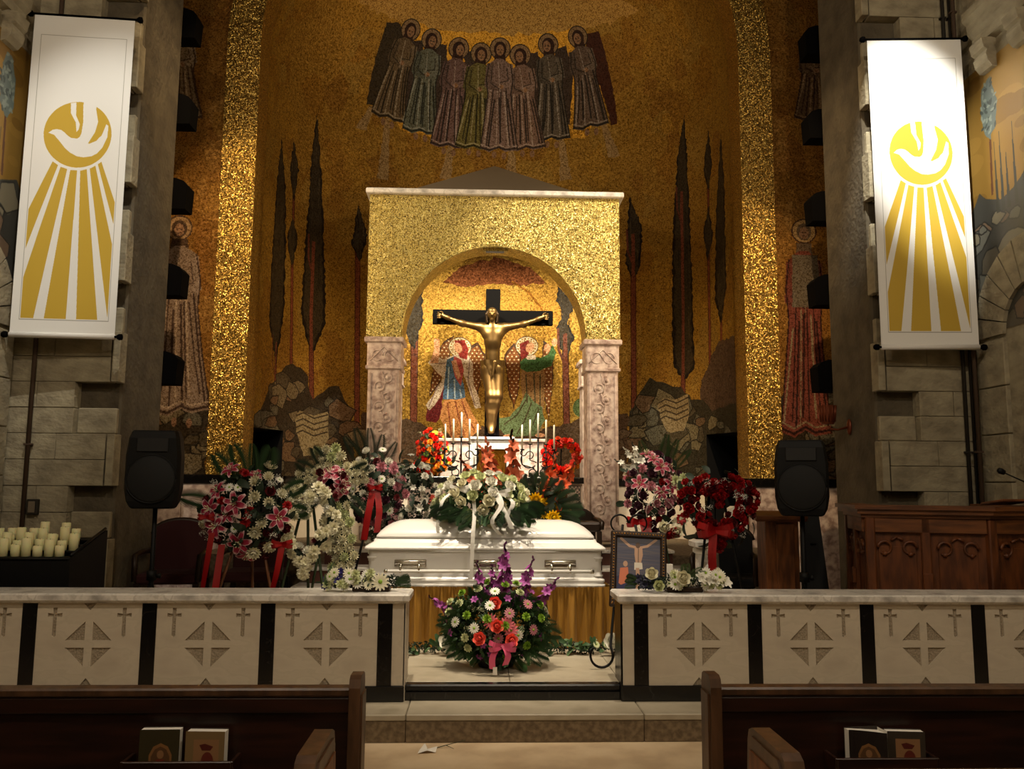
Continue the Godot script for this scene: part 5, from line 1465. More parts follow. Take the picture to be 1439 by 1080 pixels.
func casket() -> void:
	var cx := -0.17; var cz := -7.54
	var hx := 1.03; var hz := 0.335
	var bier := thing("bier", "folding bier under the white casket hung with pleated gold cloth", "bier", Vector3(cx, 0.285, cz))
	put("deck", box_mesh(Vector3(0, 0.485, 0), Vector3(2.04, 0.03, 0.60), 0.004), M.black, bier)
	for sx in [-1, 1]:
		for sz in [-1, 1]:
			put("leg", tubed([Vector3(sx * 0.9, 0, sz * 0.25), Vector3(sx * 0.9, 0.48, sz * 0.25)], 0.018), M.iron, bier)
	# gathered skirt
	var st := tool(true)
	var path := []
	var per := []
	var total := 0.0
	var cs := [Vector2(-1.045, -0.34), Vector2(-1.045, 0.345), Vector2(1.065, 0.345), Vector2(1.065, -0.34)]
	for i in 3:
		var L: float = cs[i].distance_to(cs[i + 1])
		var n := int(L / 0.008)
		for k in n:
			path.append(cs[i].lerp(cs[i + 1], float(k) / n)); per.append([total + L * k / n, (cs[i + 1] - cs[i]).normalized()])
		total += L
	var ph := []
	for i in 5: ph.append(rng.randf() * TAU)
	var rowsn := 9
	var pos := func(i: int, j: int) -> Vector3:
		var t: float = per[i][0]; var dir: Vector2 = per[i][1]
		var nrm := Vector2(-dir.y, dir.x)
		var f := float(j) / (rowsn - 1)
		var w := 0.012 * sin(t * 140.0 + ph[0] + 1.5 * sin(t * 6.0)) * (1.0 - 0.9 * f) + (0.044 * sin(t * 66.0 + ph[1] + 1.8 * sin(t * 9.0 + ph[2])) + 0.02 * sin(t * 29.0 + ph[3]) + 0.012 * sin(t * 13.0 + ph[4])) * (0.25 + 0.75 * f)
		var p: Vector2 = path[i] + nrm * (w + 0.03 * f)
		return Vector3(p.x, 0.505 - f * (0.497 + 0.0), p.y)
	for i in path.size() - 1:
		for j in rowsn - 1:
			quad(st, pos.call(i, j), pos.call(i, j + 1), pos.call(i + 1, j + 1), pos.call(i + 1, j))
	put("skirt", done(st), M.skirt, bier)
	var o := thing("casket", "white casket with domed lid and chrome handles on gold skirted bier", "casket", Vector3(cx, 0.785, cz))
	var b := tool(true)
	var prof := [[0.0, 0.0], [0.0, 0.022], [0.012, 0.03], [0.004, 0.045], [0.004, 0.062], [0.022, 0.075], [0.03, 0.085], [0.03, 0.29], [0.026, 0.30]]
	var rings := []
	for p in prof: rings.append(ring_rect(hx - p[0], hz - p[0], 0.05, p[1]))
	loft(b, rings)
	put("body", done(b), M.casket, o)
	var l := tool(true)
	rings = []
	for p in [[0.02, 0.303], [0.0, 0.306], [-0.008, 0.318], [0.0, 0.332], [0.03, 0.352], [0.062, 0.372], [0.072, 0.395]]: rings.append(ring_rect(hx - p[0], hz - p[0], 0.05, p[1]))
	loft(l, rings)
	put("lid_rim", done(l), M.casket, o)
	var d := tool(true)
	rings = []
	for p in [[0.085, 0.385, 0.04], [0.085, 0.402, 0.04], [0.072, 0.404, 0.05], [0.073, 0.42, 0.06], [0.095, 0.455, 0.10], [0.13, 0.492, 0.14], [0.175, 0.522, 0.15], [0.225, 0.542, 0.10], [0.28, 0.552, 0.05], [0.325, 0.555, 0.008]]:
		rings.append(ring_rect(hx - p[0] * 1.15, hz - p[0], p[2], p[1]))
	loft(d, rings)
	put("lid", done(d), M.casket, o)
	# fluted corner posts
	var post := lathed([Vector2(0, 0.085), Vector2(0.052, 0.085), Vector2(0.052, 0.10), Vector2(0.04, 0.105), Vector2(0.043, 0.12), Vector2(0.034, 0.125), Vector2(0.034, 0.21), Vector2(0.043, 0.215), Vector2(0.04, 0.23), Vector2(0.05, 0.235), Vector2(0.05, 0.25), Vector2(0, 0.25)], 16)
	for sx in [-1, 1]:
		for sz in [-1, 1]:
			put("corner_post", post, M.casket, o, Transform3D(Basis.IDENTITY, Vector3(sx * (hx - 0.068), 0, sz * (hz - 0.068))))
	# front handles: long white bar carried on three chrome mounts
	put("handle_bar", tubed([Vector3(-0.83, 0.135, hz + 0.045), Vector3(0.90, 0.135, hz + 0.045)], 0.015, 0.015, 10), M.casket, o)
	for x in [-0.84, 0.905]:
		put("bar_tip", lathed([Vector2(0, -0.02), Vector2(0.018, -0.015), Vector2(0.018, 0.012), Vector2(0, 0.02)], 12, true, Transform3D(Basis(Vector3(0, 0, 1), PI / 2), Vector3(x, 0.135, hz + 0.045))), M.chrome, o)
	for x in [-0.64, 0.02, 0.64]:
		var mnt := put("handle_mount", box_mesh(Vector3(x, 0.195, hz - 0.022), Vector3(0.27, 0.065, 0.022), 0.01), M.chrome, o)
		put("mount_bar", tubed([Vector3(x - 0.125, 0.2, hz + 0.008), Vector3(x - 0.06, 0.21, hz + 0.022), Vector3(x + 0.06, 0.21, hz + 0.022), Vector3(x + 0.125, 0.2, hz + 0.008)], 0.014, 0.014, 8), M.chrome, mnt)
		for s in [-1, 1]:
			put("swing_arm", tubed([Vector3(x + s * 0.075, 0.205, hz + 0.015), Vector3(x + s * 0.078, 0.17, hz + 0.04), Vector3(x + s * 0.078, 0.12, hz + 0.05)], 0.011, 0.013, 8), M.chrome, mnt)

# ---------------------------------------------------------------- banners
func banner(c: Vector3, turn: float, label: String, tex: Texture2D) -> void:
	var o := thing("banner", label, "banner", c, "", turn)
	var W := 0.905; var H := 3.05
	var m := flat(Color.WHITE, 0.5)
	m.albedo_texture = tex
	var st := tool(true); var bk := tool(true)
	var nx := 10; var ny := 24
	for sgn in [1, -1]:
		var s := st if sgn == 1 else bk
		for i in nx:
			for j in ny:
				var q := []; var uv := []
				for e in [[i, j], [i + 1, j], [i + 1, j + 1], [i, j + 1]]:
					var u := float(e[0]) / nx; var v := float(e[1]) / ny
					q.append(Vector3((u - 0.5) * W, -v * H, 0.008 * sin(u * 7.0 + 1.0) * sin(v * PI) + 0.003 * sgn)); uv.append(Vector2(u, v))
				quad_uv(s, q, uv, Vector3(0, 0, sgn))
	put("printed_face", done(st), m, o)
	put("back_face", done(bk), M.banner_back, o)
	put("bottom_sleeve", tubed([Vector3(-W * 0.5, -H - 0.02, 0), Vector3(W * 0.5, -H - 0.02, 0)], 0.026, 0.026, 12), M.banner_back, o)
	for y in [0.0, -H - 0.02]:
		put("rod", tubed([Vector3(-W * 0.5 - 0.03, y, 0), Vector3(W * 0.5 + 0.03, y, 0)], 0.012, 0.012, 8), M.fixture, o)
		for s in [-1, 1]:
			put("finial", lathed([Vector2(0, -0.03), Vector2(0.028, -0.02), Vector2(0.03, 0.005), Vector2(0.018, 0.025), Vector2(0, 0.03)], 12, true, Transform3D(Basis(Vector3(0, 0, 1), PI / 2), Vector3(s * (W * 0.5 + 0.045), y, 0))), M.fixture, o)

# ---------------------------------------------------------------- loudspeakers
func loudspeaker(at: Vector3, turn: float, label: String, slabel: String) -> void:
	var s := thing("speaker_stand", slabel, "stand", Vector3(at.x, 0.285, at.z), "", turn)
	var h := at.y - 0.285
	put("pole", tubed([Vector3(0, 0.1, 0), Vector3(0, h, 0)], 0.02, 0.018, 10), M.black, s)
	put("collar", lathed([Vector2(0.022, 0.58), Vector2(0.04, 0.585), Vector2(0.04, 0.66), Vector2(0.022, 0.665)], 12), M.black, s)
	put("knob", lathed([Vector2(0, 0), Vector2(0.02, 0.005), Vector2(0.022, 0.03), Vector2(0, 0.035)], 10, true, Transform3D(Basis(Vector3(0, 0, 1), -PI / 2), Vector3(0.04, 0.62, 0))), M.black, s)
	for i in 3:
		var a := TAU * i / 3 + 0.5
		put("leg", tubed([Vector3(0, 0.55, 0), Vector3(cos(a) * 0.38, 0.014, sin(a) * 0.38)], 0.014, 0.012, 8), M.black, s)
		put("brace", tubed([Vector3(0, 0.12, 0), Vector3(cos(a) * 0.2, 0.27, sin(a) * 0.2)], 0.008, 0.008, 6), M.black, s)
	var o := thing("loudspeaker", label, "loudspeaker", at, "", turn)
	var sec := PackedVector2Array([Vector2(-0.235, 0.13), Vector2(-0.21, 0.17), Vector2(0.21, 0.17), Vector2(0.235, 0.13), Vector2(0.235, 0.02), Vector2(0.13, -0.19), Vector2(-0.13, -0.19), Vector2(-0.235, 0.02)])
	var rings := []
	for e in [[0.0, 0.72, 0.86], [0.012, 0.80, 0.93], [0.06, 0.92, 0.99], [0.16, 1.0, 1.0], [0.42, 1.0, 1.0], [0.56, 0.92, 0.99], [0.61, 0.84, 0.93], [0.622, 0.8, 0.88]]:
		var r := []
		for v in sec: r.append(Vector3(v.x * e[1] * 0.9, e[0], v.y * e[2]))
		r.reverse()
		rings.append(r)
	var st := tool()
	loft(st, rings)
	put("cabinet", done(st), M.black, o)
	# moulded hood over the horn and the round grille
	var g := tool(true)
	lathe(g, [Vector2(0.185, 0.0), Vector2(0.185, 0.012), Vector2(0.17, 0.02), Vector2(0.0, 0.028)], 28, Transform3D(Basis(Vector3.RIGHT, PI / 2), Vector3(0, 0.235, 0.168)))
	put("grille", done(g), flat(Color(0.028, 0.028, 0.03), 0.8), o)
	put("rim_ring", tubed(arc(Vector3(0, 0.235, 0.175), 0.19, 0, TAU, 36), 0.008, 0.008, 6), M.black, o)
	put("horn", box_mesh(Vector3(0, 0.505, 0.172), Vector3(0.24, 0.11, 0.02), 0.009), flat(Color(0.02, 0.02, 0.022), 0.6), o)
	put("badge", box_mesh(Vector3(0, 0.06, 0.166), Vector3(0.05, 0.03, 0.012), 0.003), flat(Color(0.10, 0.10, 0.11), 0.4, 0.5), o)

# ---------------------------------------------------------------- candle rack
func candle_rack() -> void:
	var o := thing("candle_rack", "black metal candle rack filled with pale pillar candles by the stone pier", "rack", Vector3(-3.73, 0.285, -6.72))
	var w := 0.9
	put("front", box_mesh(Vector3(0.0, 0.40, 0.28), Vector3(w, 0.76, 0.02), 0.003), M.black, o)
	put("back", box_mesh(Vector3(0.0, 0.46, -0.28), Vector3(w, 0.9, 0.02), 0.003), M.black, o)
	var prof := PackedVector2Array([Vector2(-0.30, 0.0), Vector2(0.30, 0.0), Vector2(0.30, 0.97), Vector2(0.27, 0.97), Vector2(-0.27, 0.80), Vector2(-0.30, 0.80)])
	for s in [-1, 1]:
		put("side", extruded(prof, -0.01, 0.01, Transform3D(Basis(Vector3(0, 0, -1), Vector3(0, 1, 0), Vector3(1, 0, 0)), Vector3(s * w * 0.5, 0, 0))), M.black, o)
		put("side_rail", tubed([Vector3(s * w * 0.5, 0.815, 0.28), Vector3(s * w * 0.5, 0.985, -0.28)], 0.012, 0.012, 8), M.iron, o)
	put("front_rail", tubed([Vector3(-w * 0.5, 0.79, 0.292), Vector3(w * 0.5, 0.79, 0.292)], 0.01, 0.01, 8), M.iron, o)
	for r in 4:
		put("shelf", box_mesh(Vector3(0, 0.795 + 0.035 * r, 0.2 - 0.13 * r), Vector3(w - 0.03, 0.012, 0.126), 0.002), M.black, o)
	var k := 0
	for r in 4:
		for i in 8:
			if (r == 3 and i % 3 == 1): continue
			var h := 0.075 + rng.randf() * 0.015 + (0.05 if (i + r) % 2 == 0 else 0.0)
			var x := -0.255 + 0.084 * i + (0.042 if r % 2 else 0.0) - 0.01 * r + rng.randf_range(-0.004, 0.004)
			var c := thing("pillar_candle", "%s cream pillar candle standing in the %s row of the black rack" % ["tall" if h > 0.1 else "short", ["lowest", "second", "third", "topmost"][r]], "candle", Vector3(-3.73 + x, 0.285 + 0.802 + 0.035 * r, -6.72 + 0.2 - 0.13 * r), "cream pillar candles on the black rack")
			var rr := 0.034
			put("wax", lathed([Vector2(0, 0), Vector2(rr, 0), Vector2(rr, h - 0.004), Vector2(rr - 0.005, h), Vector2(rr - 0.01, h - 0.004), Vector2(0, h - 0.012)], 16), M.candle, c)
			put("wick", tubed([Vector3(0, h - 0.012, 0), Vector3(0.002, h + 0.004, 0)], 0.0018), M.black, c)
			k += 1

# ---------------------------------------------------------------- pulpit, lectern and things about them
func pulpit() -> void:
	var o := thing("pulpit", "carved dark oak pulpit with panelled sides in front of the pier", "pulpit", Vector3(3.72, 0.285, -6.95))
	var pts := [Vector2(-0.62, -0.5), Vector2(-0.78, 0.16), Vector2(0.06, 0.44), Vector2(0.62, 0.34), Vector2(0.63, -0.5)]
	var H := 1.12
	for i in pts.size() - 1:
		var a: Vector2 = pts[i]; var b: Vector2 = pts[i + 1]
		var L := a.distance_to(b)
		var d := (b - a) / L
		var n := Vector2(-d.y, d.x)
		var xf := Transform3D(Basis(Vector3(d.x, 0, d.y), Vector3.UP, Vector3(n.x, 0, n.y)), Vector3(a.x, 0, a.y))
		var w := put("side", box_mesh(Vector3(L * 0.5, H * 0.5, -0.025), Vector3(L, H, 0.04), 0.003), M.pulpit, o, xf)
		put("top_frieze", box_mesh(Vector3(L * 0.5, H - 0.06, 0.01), Vector3(L, 0.12, 0.04), 0.006), M.pulpit_flat, w)
		put("plinth", box_mesh(Vector3(L * 0.5, 0.09, 0.015), Vector3(L, 0.18, 0.05), 0.01), M.pulpit_flat, w)
		put("corner_post", box_mesh(Vector3(0.03, H * 0.5, 0.012), Vector3(0.075, H, 0.06), 0.01), M.pulpit, w)
		var cols := maxi(1, int(round(L / 0.42)))
		for c in cols:
			var x0 := L * c / cols + 0.06; var x1 := L * (c + 1) / cols - 0.04
			if c > 0:
				put("muntin", box_mesh(Vector3(L * c / cols, H * 0.5, 0.01), Vector3(0.07, H, 0.04), 0.008), M.pulpit, w)
				put("boss", box_mesh(Vector3(L * c / cols, 0.62, 0.04), Vector3(0.075, 0.13, 0.03), 0.014), M.pulpit, w)
			put("panel", box_mesh(Vector3((x0 + x1) * 0.5, 0.56, -0.002), Vector3(x1 - x0 - 0.06, 0.66, 0.012), 0.005), M.pulpit, w)
			for s in [-1, 1]:
				var st := tool(true)
				var xx: float = (x0 + x1) * 0.5 + s * (x1 - x0) * 0.28
				tube(st, arc(Vector3(xx, 0.88, 0.012), 0.05, 0.0, PI * 1.7, 12, Vector3.RIGHT * s), 0.014, 0.007, 6)
				lathe(st, [Vector2(0.022, 0), Vector2(0.016, 0.018), Vector2(0, 0.024)], 8, Transform3D(Basis(Vector3.RIGHT, PI / 2), Vector3(xx, 0.83, 0.008)))
				tube(st, [Vector3(xx - s * 0.05, 0.94, 0.01), Vector3((x0 + x1) * 0.5, 0.965, 0.01)], 0.012, 0.008, 6)
				put("carving", done(st), M.pulpit, w)
	# moulded top ledge following the sides
	for lv in [[1.12, 0.05, 0.03], [1.15, 0.09, 0.035], [1.185, 0.115, 0.035]]:
		var q := PackedVector2Array()
		for p in pts: q.append(p * 1.0 + Vector2(p.x, p.y + 0.2).normalized() * lv[1])
		q.append(Vector2(0.5, -0.5)); q.append(Vector2(0.5, 0.19)); q.append(Vector2(0.05, 0.29)); q.append(Vector2(-0.63, 0.06)); q.append(Vector2(-0.5, -0.5))
		put("ledge", extruded(q, 0.0, lv[2], Transform3D(Basis(Vector3(1, 0, 0), Vector3(0, 0, 1), Vector3(0, 1, 0)), Vector3(0, lv[0], 0))), M.pulpit_flat, o)
	var mic := thing("microphone", "black gooseneck microphone rising from the oak pulpit", "microphone", Vector3(4.28, 1.505, -6.68))
	put("base", lathed([Vector2(0, 0), Vector2(0.035, 0), Vector2(0.03, 0.02), Vector2(0.012, 0.03), Vector2(0, 0.03)], 12), M.black, mic)
	put("neck", tubed([Vector3(0, 0.02, 0), Vector3(0, 0.16, 0), Vector3(-0.06, 0.2, 0.0), Vector3(-0.22, 0.27, 0)], 0.006, 0.006, 6), M.black, mic)
	put("head", lathed([Vector2(0, -0.03), Vector2(0.02, -0.025), Vector2(0.026, 0.01), Vector2(0.018, 0.03), Vector2(0, 0.035)], 12, true, Transform3D(Basis(Vector3(0, 0, 1), 1.15), Vector3(-0.24, 0.28, 0))), M.black, mic)
	var ps := thing("pulpit_desk", "small wooden reading ledge on top of the pulpit", "desk", Vector3(4.12, 1.505, -6.76))
	put("board", box_mesh(Vector3(0, 0.03, 0), Vector3(0.26, 0.02, 0.3), 0.005, Transform3D(Basis(Vector3.RIGHT, -0.12), Vector3.ZERO)), M.oak_flat, ps)

	var l := thing("lectern", "slim wooden lectern with sloping top under the black loudspeaker", "lectern", Vector3(2.46, 0.285, -7.5))
	put("column", box_mesh(Vector3(0, 0.54, 0), Vector3(0.30, 1.04, 0.24), 0.008), M.oak, l)
	put("front_board", box_mesh(Vector3(0.02, 0.54, 0.128), Vector3(0.16, 1.0, 0.02), 0.006), M.oak, l)
	put("foot", box_mesh(Vector3(0, 0.03, 0), Vector3(0.42, 0.06, 0.36), 0.012), M.oak, l)
	put("sloping_top", box_mesh(Vector3(0, 0, 0), Vector3(0.46, 0.03, 0.36), 0.006, Transform3D(Basis(Vector3.RIGHT, 0.16), Vector3(-0.02, 1.1, 0.0))), M.oak_flat, l)
	put("book_stop", box_mesh(Vector3(-0.02, 1.09, 0.18), Vector3(0.46, 0.035, 0.02), 0.005), M.oak_flat, l)

	var k := thing("music_board", "tall narrow dark board leaning behind the lectern", "board", Vector3(2.87, 0.285, -7.7))
	put("board", extruded(PackedVector2Array([Vector2(-0.12, 0.0), Vector2(0.16, 0.0), Vector2(0.07, 1.12), Vector2(-0.09, 1.12)]), -0.03, 0.03, Transform3D(Basis(Vector3.RIGHT, -0.06), Vector3(0, 0.003, 0))), flat(Color(0.055, 0.062, 0.065), 0.6), k)
	put("hinge", box_mesh(Vector3(0.0, 0.84, -0.01), Vector3(0.05, 0.012, 0.012), 0.003, Transform3D(Basis.IDENTITY, Vector3(0, 0, 0.0))), M.iron, k)
	put("foot", box_mesh(Vector3(0.02, 0.02, -0.02), Vector3(0.34, 0.04, 0.22), 0.008), M.black, k)

	# low black case at the foot of the board
	var cs := thing("equipment_case", "low black equipment case on the floor beside the lectern", "case", Vector3(3.19, 0.285, -7.9))
	put("box", box_mesh(Vector3(0, 0.19, 0), Vector3(0.24, 0.38, 0.3), 0.012), M.black, cs)
	put("handle", tubed([Vector3(-0.05, 0.3, 0.155), Vector3(-0.05, 0.32, 0.175), Vector3(0.05, 0.32, 0.175), Vector3(0.05, 0.3, 0.155)], 0.008), M.iron, cs)

func armchair(at: Vector3, turn: float, m: Material, label: String, top: float) -> void:
	var o := thing("armchair", label, "chair", at, "", turn)
	for sx in [-1, 1]:
		for sz in [-1, 1]:
			put("leg", box_mesh(Vector3(sx * 0.27, 0.2, sz * 0.24), Vector3(0.05, 0.4, 0.05), 0.006), M.frame, o)
		var ah := minf(0.68, top - 0.14)
		put("arm", tubed([Vector3(sx * 0.29, 0.42, 0.26), Vector3(sx * 0.3, ah - 0.02, 0.24), Vector3(sx * 0.3, ah, 0.0), Vector3(sx * 0.28, ah, -0.25)], 0.028, 0.028, 8), M.frame, o)
	put("seat", box_mesh(Vector3(0, 0.44, 0), Vector3(0.58, 0.1, 0.54), 0.03), m, o)
	var p := PackedVector2Array([Vector2(-0.28, 0.42), Vector2(0.28, 0.42), Vector2(0.28, top - 0.16)])
	for i in 13:
		var a := PI * i / 12.0
		p.append(Vector2(0.28 * cos(a), top - 0.16 + 0.14 * sin(a)))
	p.append(Vector2(-0.28, top - 0.16))
	put("backrest", extruded(p, -0.05, 0.02, Transform3D(Basis.IDENTITY, Vector3(0, 0, -0.26))), m, o)
	var rim := []
	for v in p.slice(2): rim.append(Vector3(v.x, v.y, -0.275))
	put("back_frame", tubed(rim, 0.03, 0.03, 8), M.frame, o)

func easel_picture() -> void:
	var e := thing("easel", "black wrought iron easel with curled feet holding the framed picture", "easel", Vector3(0.98, 0.285, -6.62))
	var st := [[Vector3(-0.16, 0.36, 0.16), Vector3(-0.24, 0.1, 0.30), Vector3(-0.29, 0.02, 0.36)], [Vector3(0.2, 0.36, 0.16), Vector3(0.24, 0.1, 0.28), Vector3(0.27, 0.02, 0.33)]]
	var i := 0
	for s in [-1, 1]:
		var pts := [Vector3(s * 0.05, 1.05, -0.13), Vector3(s * 0.13, 0.6, 0.02), Vector3(s * 0.185, 0.28, 0.13), Vector3(s * 0.205, 0.16, 0.19)]
		var c := Vector3(s * 0.205 - 0.075, 0.10, 0.24)
		pts.append_array(arc(c, 0.085, 0.15, -PI * 1.25, 14, Vector3.RIGHT, Vector3.UP))
		put("leg", tubed(pts, 0.011, 0.009, 8), M.iron, e)
		put("rest", tubed([Vector3(s * 0.14, 0.415, 0.05), Vector3(s * 0.14, 0.405, 0.15), Vector3(s * 0.14, 0.44, 0.16)], 0.009, 0.009, 6), M.iron, e)
		put("scroll", tubed(arc(Vector3(s * 0.075, 1.06, -0.135), 0.07, PI if s > 0 else 0.0, -PI * 0.3 if s > 0 else PI * 1.3, 14), 0.009, 0.007, 6), M.iron, e)
		i += 1
	put("rear_leg", tubed([Vector3(0, 1.0, -0.13), Vector3(0, 0.02, -0.42)], 0.011, 0.011, 8), M.iron, e)
	put("cross_bar", tubed([Vector3(-0.17, 0.41, 0.08), Vector3(0.17, 0.41, 0.08)], 0.01, 0.01, 6), M.iron, e)
	var f := thing("framed_picture", "carved framed print of a pale figure with raised arms, leaning on easel", "picture", Vector3(1.0, 0.715, -6.525), "", -0.12)
	var xf := Transform3D(Basis(Vector3(0, 0, 1), -0.045) * Basis(Vector3.RIGHT, -0.27), Vector3.ZERO)
	var w := 0.34; var h := 0.50
	var q := tool()
	quad_uv(q, [xf * Vector3(-w / 2, 0.04, 0.012), xf * Vector3(w / 2, 0.04, 0.012), xf * Vector3(w / 2, 0.04 + h, 0.012), xf * Vector3(-w / 2, 0.04 + h, 0.012)], [Vector2(0, 1), Vector2(1, 1), Vector2(1, 0), Vector2(0, 0)], Vector3(0, 0, 1))
	var m := flat(Color.WHITE, 0.35)
	m.albedo_texture = paint_picture()
	put("print", done(q), m, f)
	put("backing", box_mesh(Vector3(0, 0.04 + h / 2, -0.002), Vector3(w + 0.04, h + 0.04, 0.016), 0.002, xf), M.frame, f)
	for b in [[Vector3(0, 0.018, 0.01), Vector3(w + 0.1, 0.05, 0.05)], [Vector3(0, h + 0.062, 0.01), Vector3(w + 0.1, 0.05, 0.05)], [Vector3(-w / 2 - 0.024, 0.04 + h / 2, 0.01), Vector3(0.05, h + 0.05, 0.05)], [Vector3(w / 2 + 0.024, 0.04 + h / 2, 0.01), Vector3(0.05, h + 0.05, 0.05)]]:
		var fr := put("frame_side", box_mesh(b[0], b[1], 0.015, xf), M.frame, f)
		var beads := tool(true)
		var along: Vector3 = Vector3.RIGHT if b[1].x > b[1].y else Vector3.UP
		var L := maxf(b[1].x, b[1].y)
		var n := int(L / 0.022)
		for k in n:
			lathe(beads, [Vector2(0.008, 0), Vector2(0.006, 0.006), Vector2(0, 0.008)], 6, xf * Transform3D(Basis(Vector3.RIGHT, PI / 2), b[0] + along * (k + 0.5 - n * 0.5) * 0.022 + Vector3(0, 0, 0.024)))
		put("beading", done(beads), M.frame_gilt, fr)

func small_things() -> void:
	# marble pedestal under the red heart
	var p := thing("pedestal", "white veined marble pedestal column behind the flowers on the rail", "pedestal", Vector3(1.88, 0.285, -7.74))
	put("shaft", lathed([Vector2(0, 0.1), Vector2(0.13, 0.1), Vector2(0.115, 0.2), Vector2(0.105, 0.76), Vector2(0.0, 0.76)], 24), M.white_marble, p)
	put("base", box_mesh(Vector3(0, 0.05, 0), Vector3(0.32, 0.1, 0.32), 0.015), M.white_marble, p)
	put("cap_ring", lathed([Vector2(0.1, 0.74), Vector2(0.13, 0.76), Vector2(0.13, 0.79), Vector2(0.1, 0.81)], 24), M.white_marble, p)
	put("cap", box_mesh(Vector3(0, 0.835, 0), Vector3(0.28, 0.06, 0.28), 0.012), M.white_marble, p)
	# white wall-mounted box
	var w := thing("wall_box", "white rounded metal box fixed to the marble dado behind the red heart", "box", Vector3(2.98, 1.10, -10.42))
	put("cover", extruded(PackedVector2Array([Vector2(-0.12, 0), Vector2(0.12, 0), Vector2(0.12, 0.2), Vector2(0.09, 0.27), Vector2(0.04, 0.3), Vector2(-0.04, 0.3), Vector2(-0.09, 0.27), Vector2(-0.12, 0.2)]), -0.1, 0.08), M.white, w)
	put("lip", box_mesh(Vector3(0, -0.02, 0.0), Vector3(0.28, 0.035, 0.2), 0.01), M.white, w)
	put("slot", box_mesh(Vector3(0, 0.06, 0.082), Vector3(0.18, 0.012, 0.006), 0.002), M.black, w)
	# small white card and its stand
	var c := thing("card_stand", "small white card on a dark stand behind the rail flowers", "card", Vector3(1.42, 0.285, -7.3))
	put("post", tubed([Vector3(0, 0.02, 0), Vector3(0, 0.56, 0)], 0.008), M.iron, c)
	put("foot", lathed([Vector2(0, 0), Vector2(0.09, 0), Vector2(0.08, 0.015), Vector2(0, 0.025)], 16), M.iron, c)
	put("card", box_mesh(Vector3(0, 0.62, 0), Vector3(0.075, 0.14, 0.006), 0.001), M.paper, c)
	# wall lamp on the pier
	var s := thing("wall_sconce", "copper wall sconce with a fluted cup on the pier", "sconce", Vector3(3.585, 2.27, -8.5))
	put("backplate", lathed([Vector2(0, 0), Vector2(0.045, 0), Vector2(0.04, 0.018), Vector2(0.015, 0.03), Vector2(0, 0.03)], 14, true, Transform3D(Basis(Vector3(0, 0, 1), PI / 2), Vector3(0.03, 0, 0)) * Transform3D(Basis.from_scale(Vector3(1.9, 1, 1)), Vector3.ZERO)), M.copper, s)
	put("arm", tubed([Vector3(0.02, 0, 0), Vector3(-0.1, -0.03, 0), Vector3(-0.19, -0.02, 0), Vector3(-0.2, 0.02, 0)], 0.012), M.copper, s)
	put("cup", lathed([Vector2(0, 0.02), Vector2(0.06, 0.025), Vector2(0.07, 0.06), Vector2(0.085, 0.22), Vector2(0.08, 0.22), Vector2(0.062, 0.06), Vector2(0, 0.04)], 14, false, Transform3D(Basis.IDENTITY, Vector3(-0.2, 0, 0))), M.copper, s)
	for i in 14:
		var a := TAU * i / 14
		put("flute", tubed([Vector3(-0.2 + cos(a) * 0.07, 0.05, sin(a) * 0.07), Vector3(-0.2 + cos(a) * 0.087, 0.22, sin(a) * 0.087)], 0.008, 0.008, 5), M.copper, s)
	# conduits
	var defs := [["dark electrical conduit running up the edge of the pulpit pier", 4.42, -7.765, 0.018, M.pipe, 9.5], ["second thin dark conduit on the edge of the pulpit pier", 4.49, -7.77, 0.014, M.pipe, 9.5], ["brown pipe rising in the corner beside the pulpit", 4.465, -7.66, 0.02, M.pipe_brown, 9.5], ["brown pipe rising on the pier beside the candle rack", -4.36, -7.765, 0.02, M.pipe_brown, 9.5]]
	for d in defs:
		var o := thing("conduit", d[0], "pipe", Vector3(d[1], 0.285, d[2]))
		put("pipe", tubed([Vector3(0, 0, 0), Vector3(0, d[5] - 0.3, 0)], d[3], d[3], 8), d[4], o)
		for i in 8:
			put("clip", box_mesh(Vector3(0, 0.6 + i * 1.1, -0.005), Vector3(d[3] * 3.4, 0.02, d[3] * 2.4), 0.003), d[4], o)
	var cb := thing("cable", "thin dark cable hanging in a curve beside the conduits", "cable", Vector3(4.50, 1.2, -7.745))
	var pts := []
	for i in 14: pts.append(Vector3(0.03 * sin(i * 0.45), 2.4 - i * 0.18, 0.0))
	put("wire", tubed(pts, 0.006, 0.006, 5), M.black, cb)
	var jb := thing("junction_box", "small grey electrical box on the stone above the candles", "box", Vector3(-4.28, 1.42, -7.775))
	put("box", box_mesh(Vector3(0, 0, 0), Vector3(0.10, 0.14, 0.05), 0.006), M.pipe, jb)
	put("plate", box_mesh(Vector3(0, 0, 0.027), Vector3(0.06, 0.10, 0.006), 0.002), M.grey_slab, jb)
	# litter on the aisle floor
	var t := thing("paper_scrap", "crumpled white paper scrap on the aisle floor by the step", "litter", Vector3(-0.53, 0.0, -5.40))
	var st := tool()
	var a := [Vector3(-0.06, 0.002, 0.03), Vector3(0.0, 0.02, 0.035), Vector3(0.05, 0.004, 0.02), Vector3(0.06, 0.03, -0.02), Vector3(0.0, 0.012, -0.03), Vector3(-0.02, 0.04, -0.05), Vector3(-0.05, 0.01, -0.02)]
	for i in a.size(): tri_out(st, a[i], a[(i + 1) % a.size()], Vector3(0.0, 0.016, 0.0), Vector3.UP)
	put("sheet", done(st), M.paper, t)
	var tw := thing("twig", "thin fallen green twig on the aisle floor beside the paper", "litter", Vector3(-0.42, 0.0, -5.47))
	put("stem", tubed([Vector3(-0.06, 0.004, 0.0), Vector3(0.02, 0.02, -0.02), Vector3(0.12, 0.035, -0.05)], 0.003, 0.002, 5), M.stem, tw)
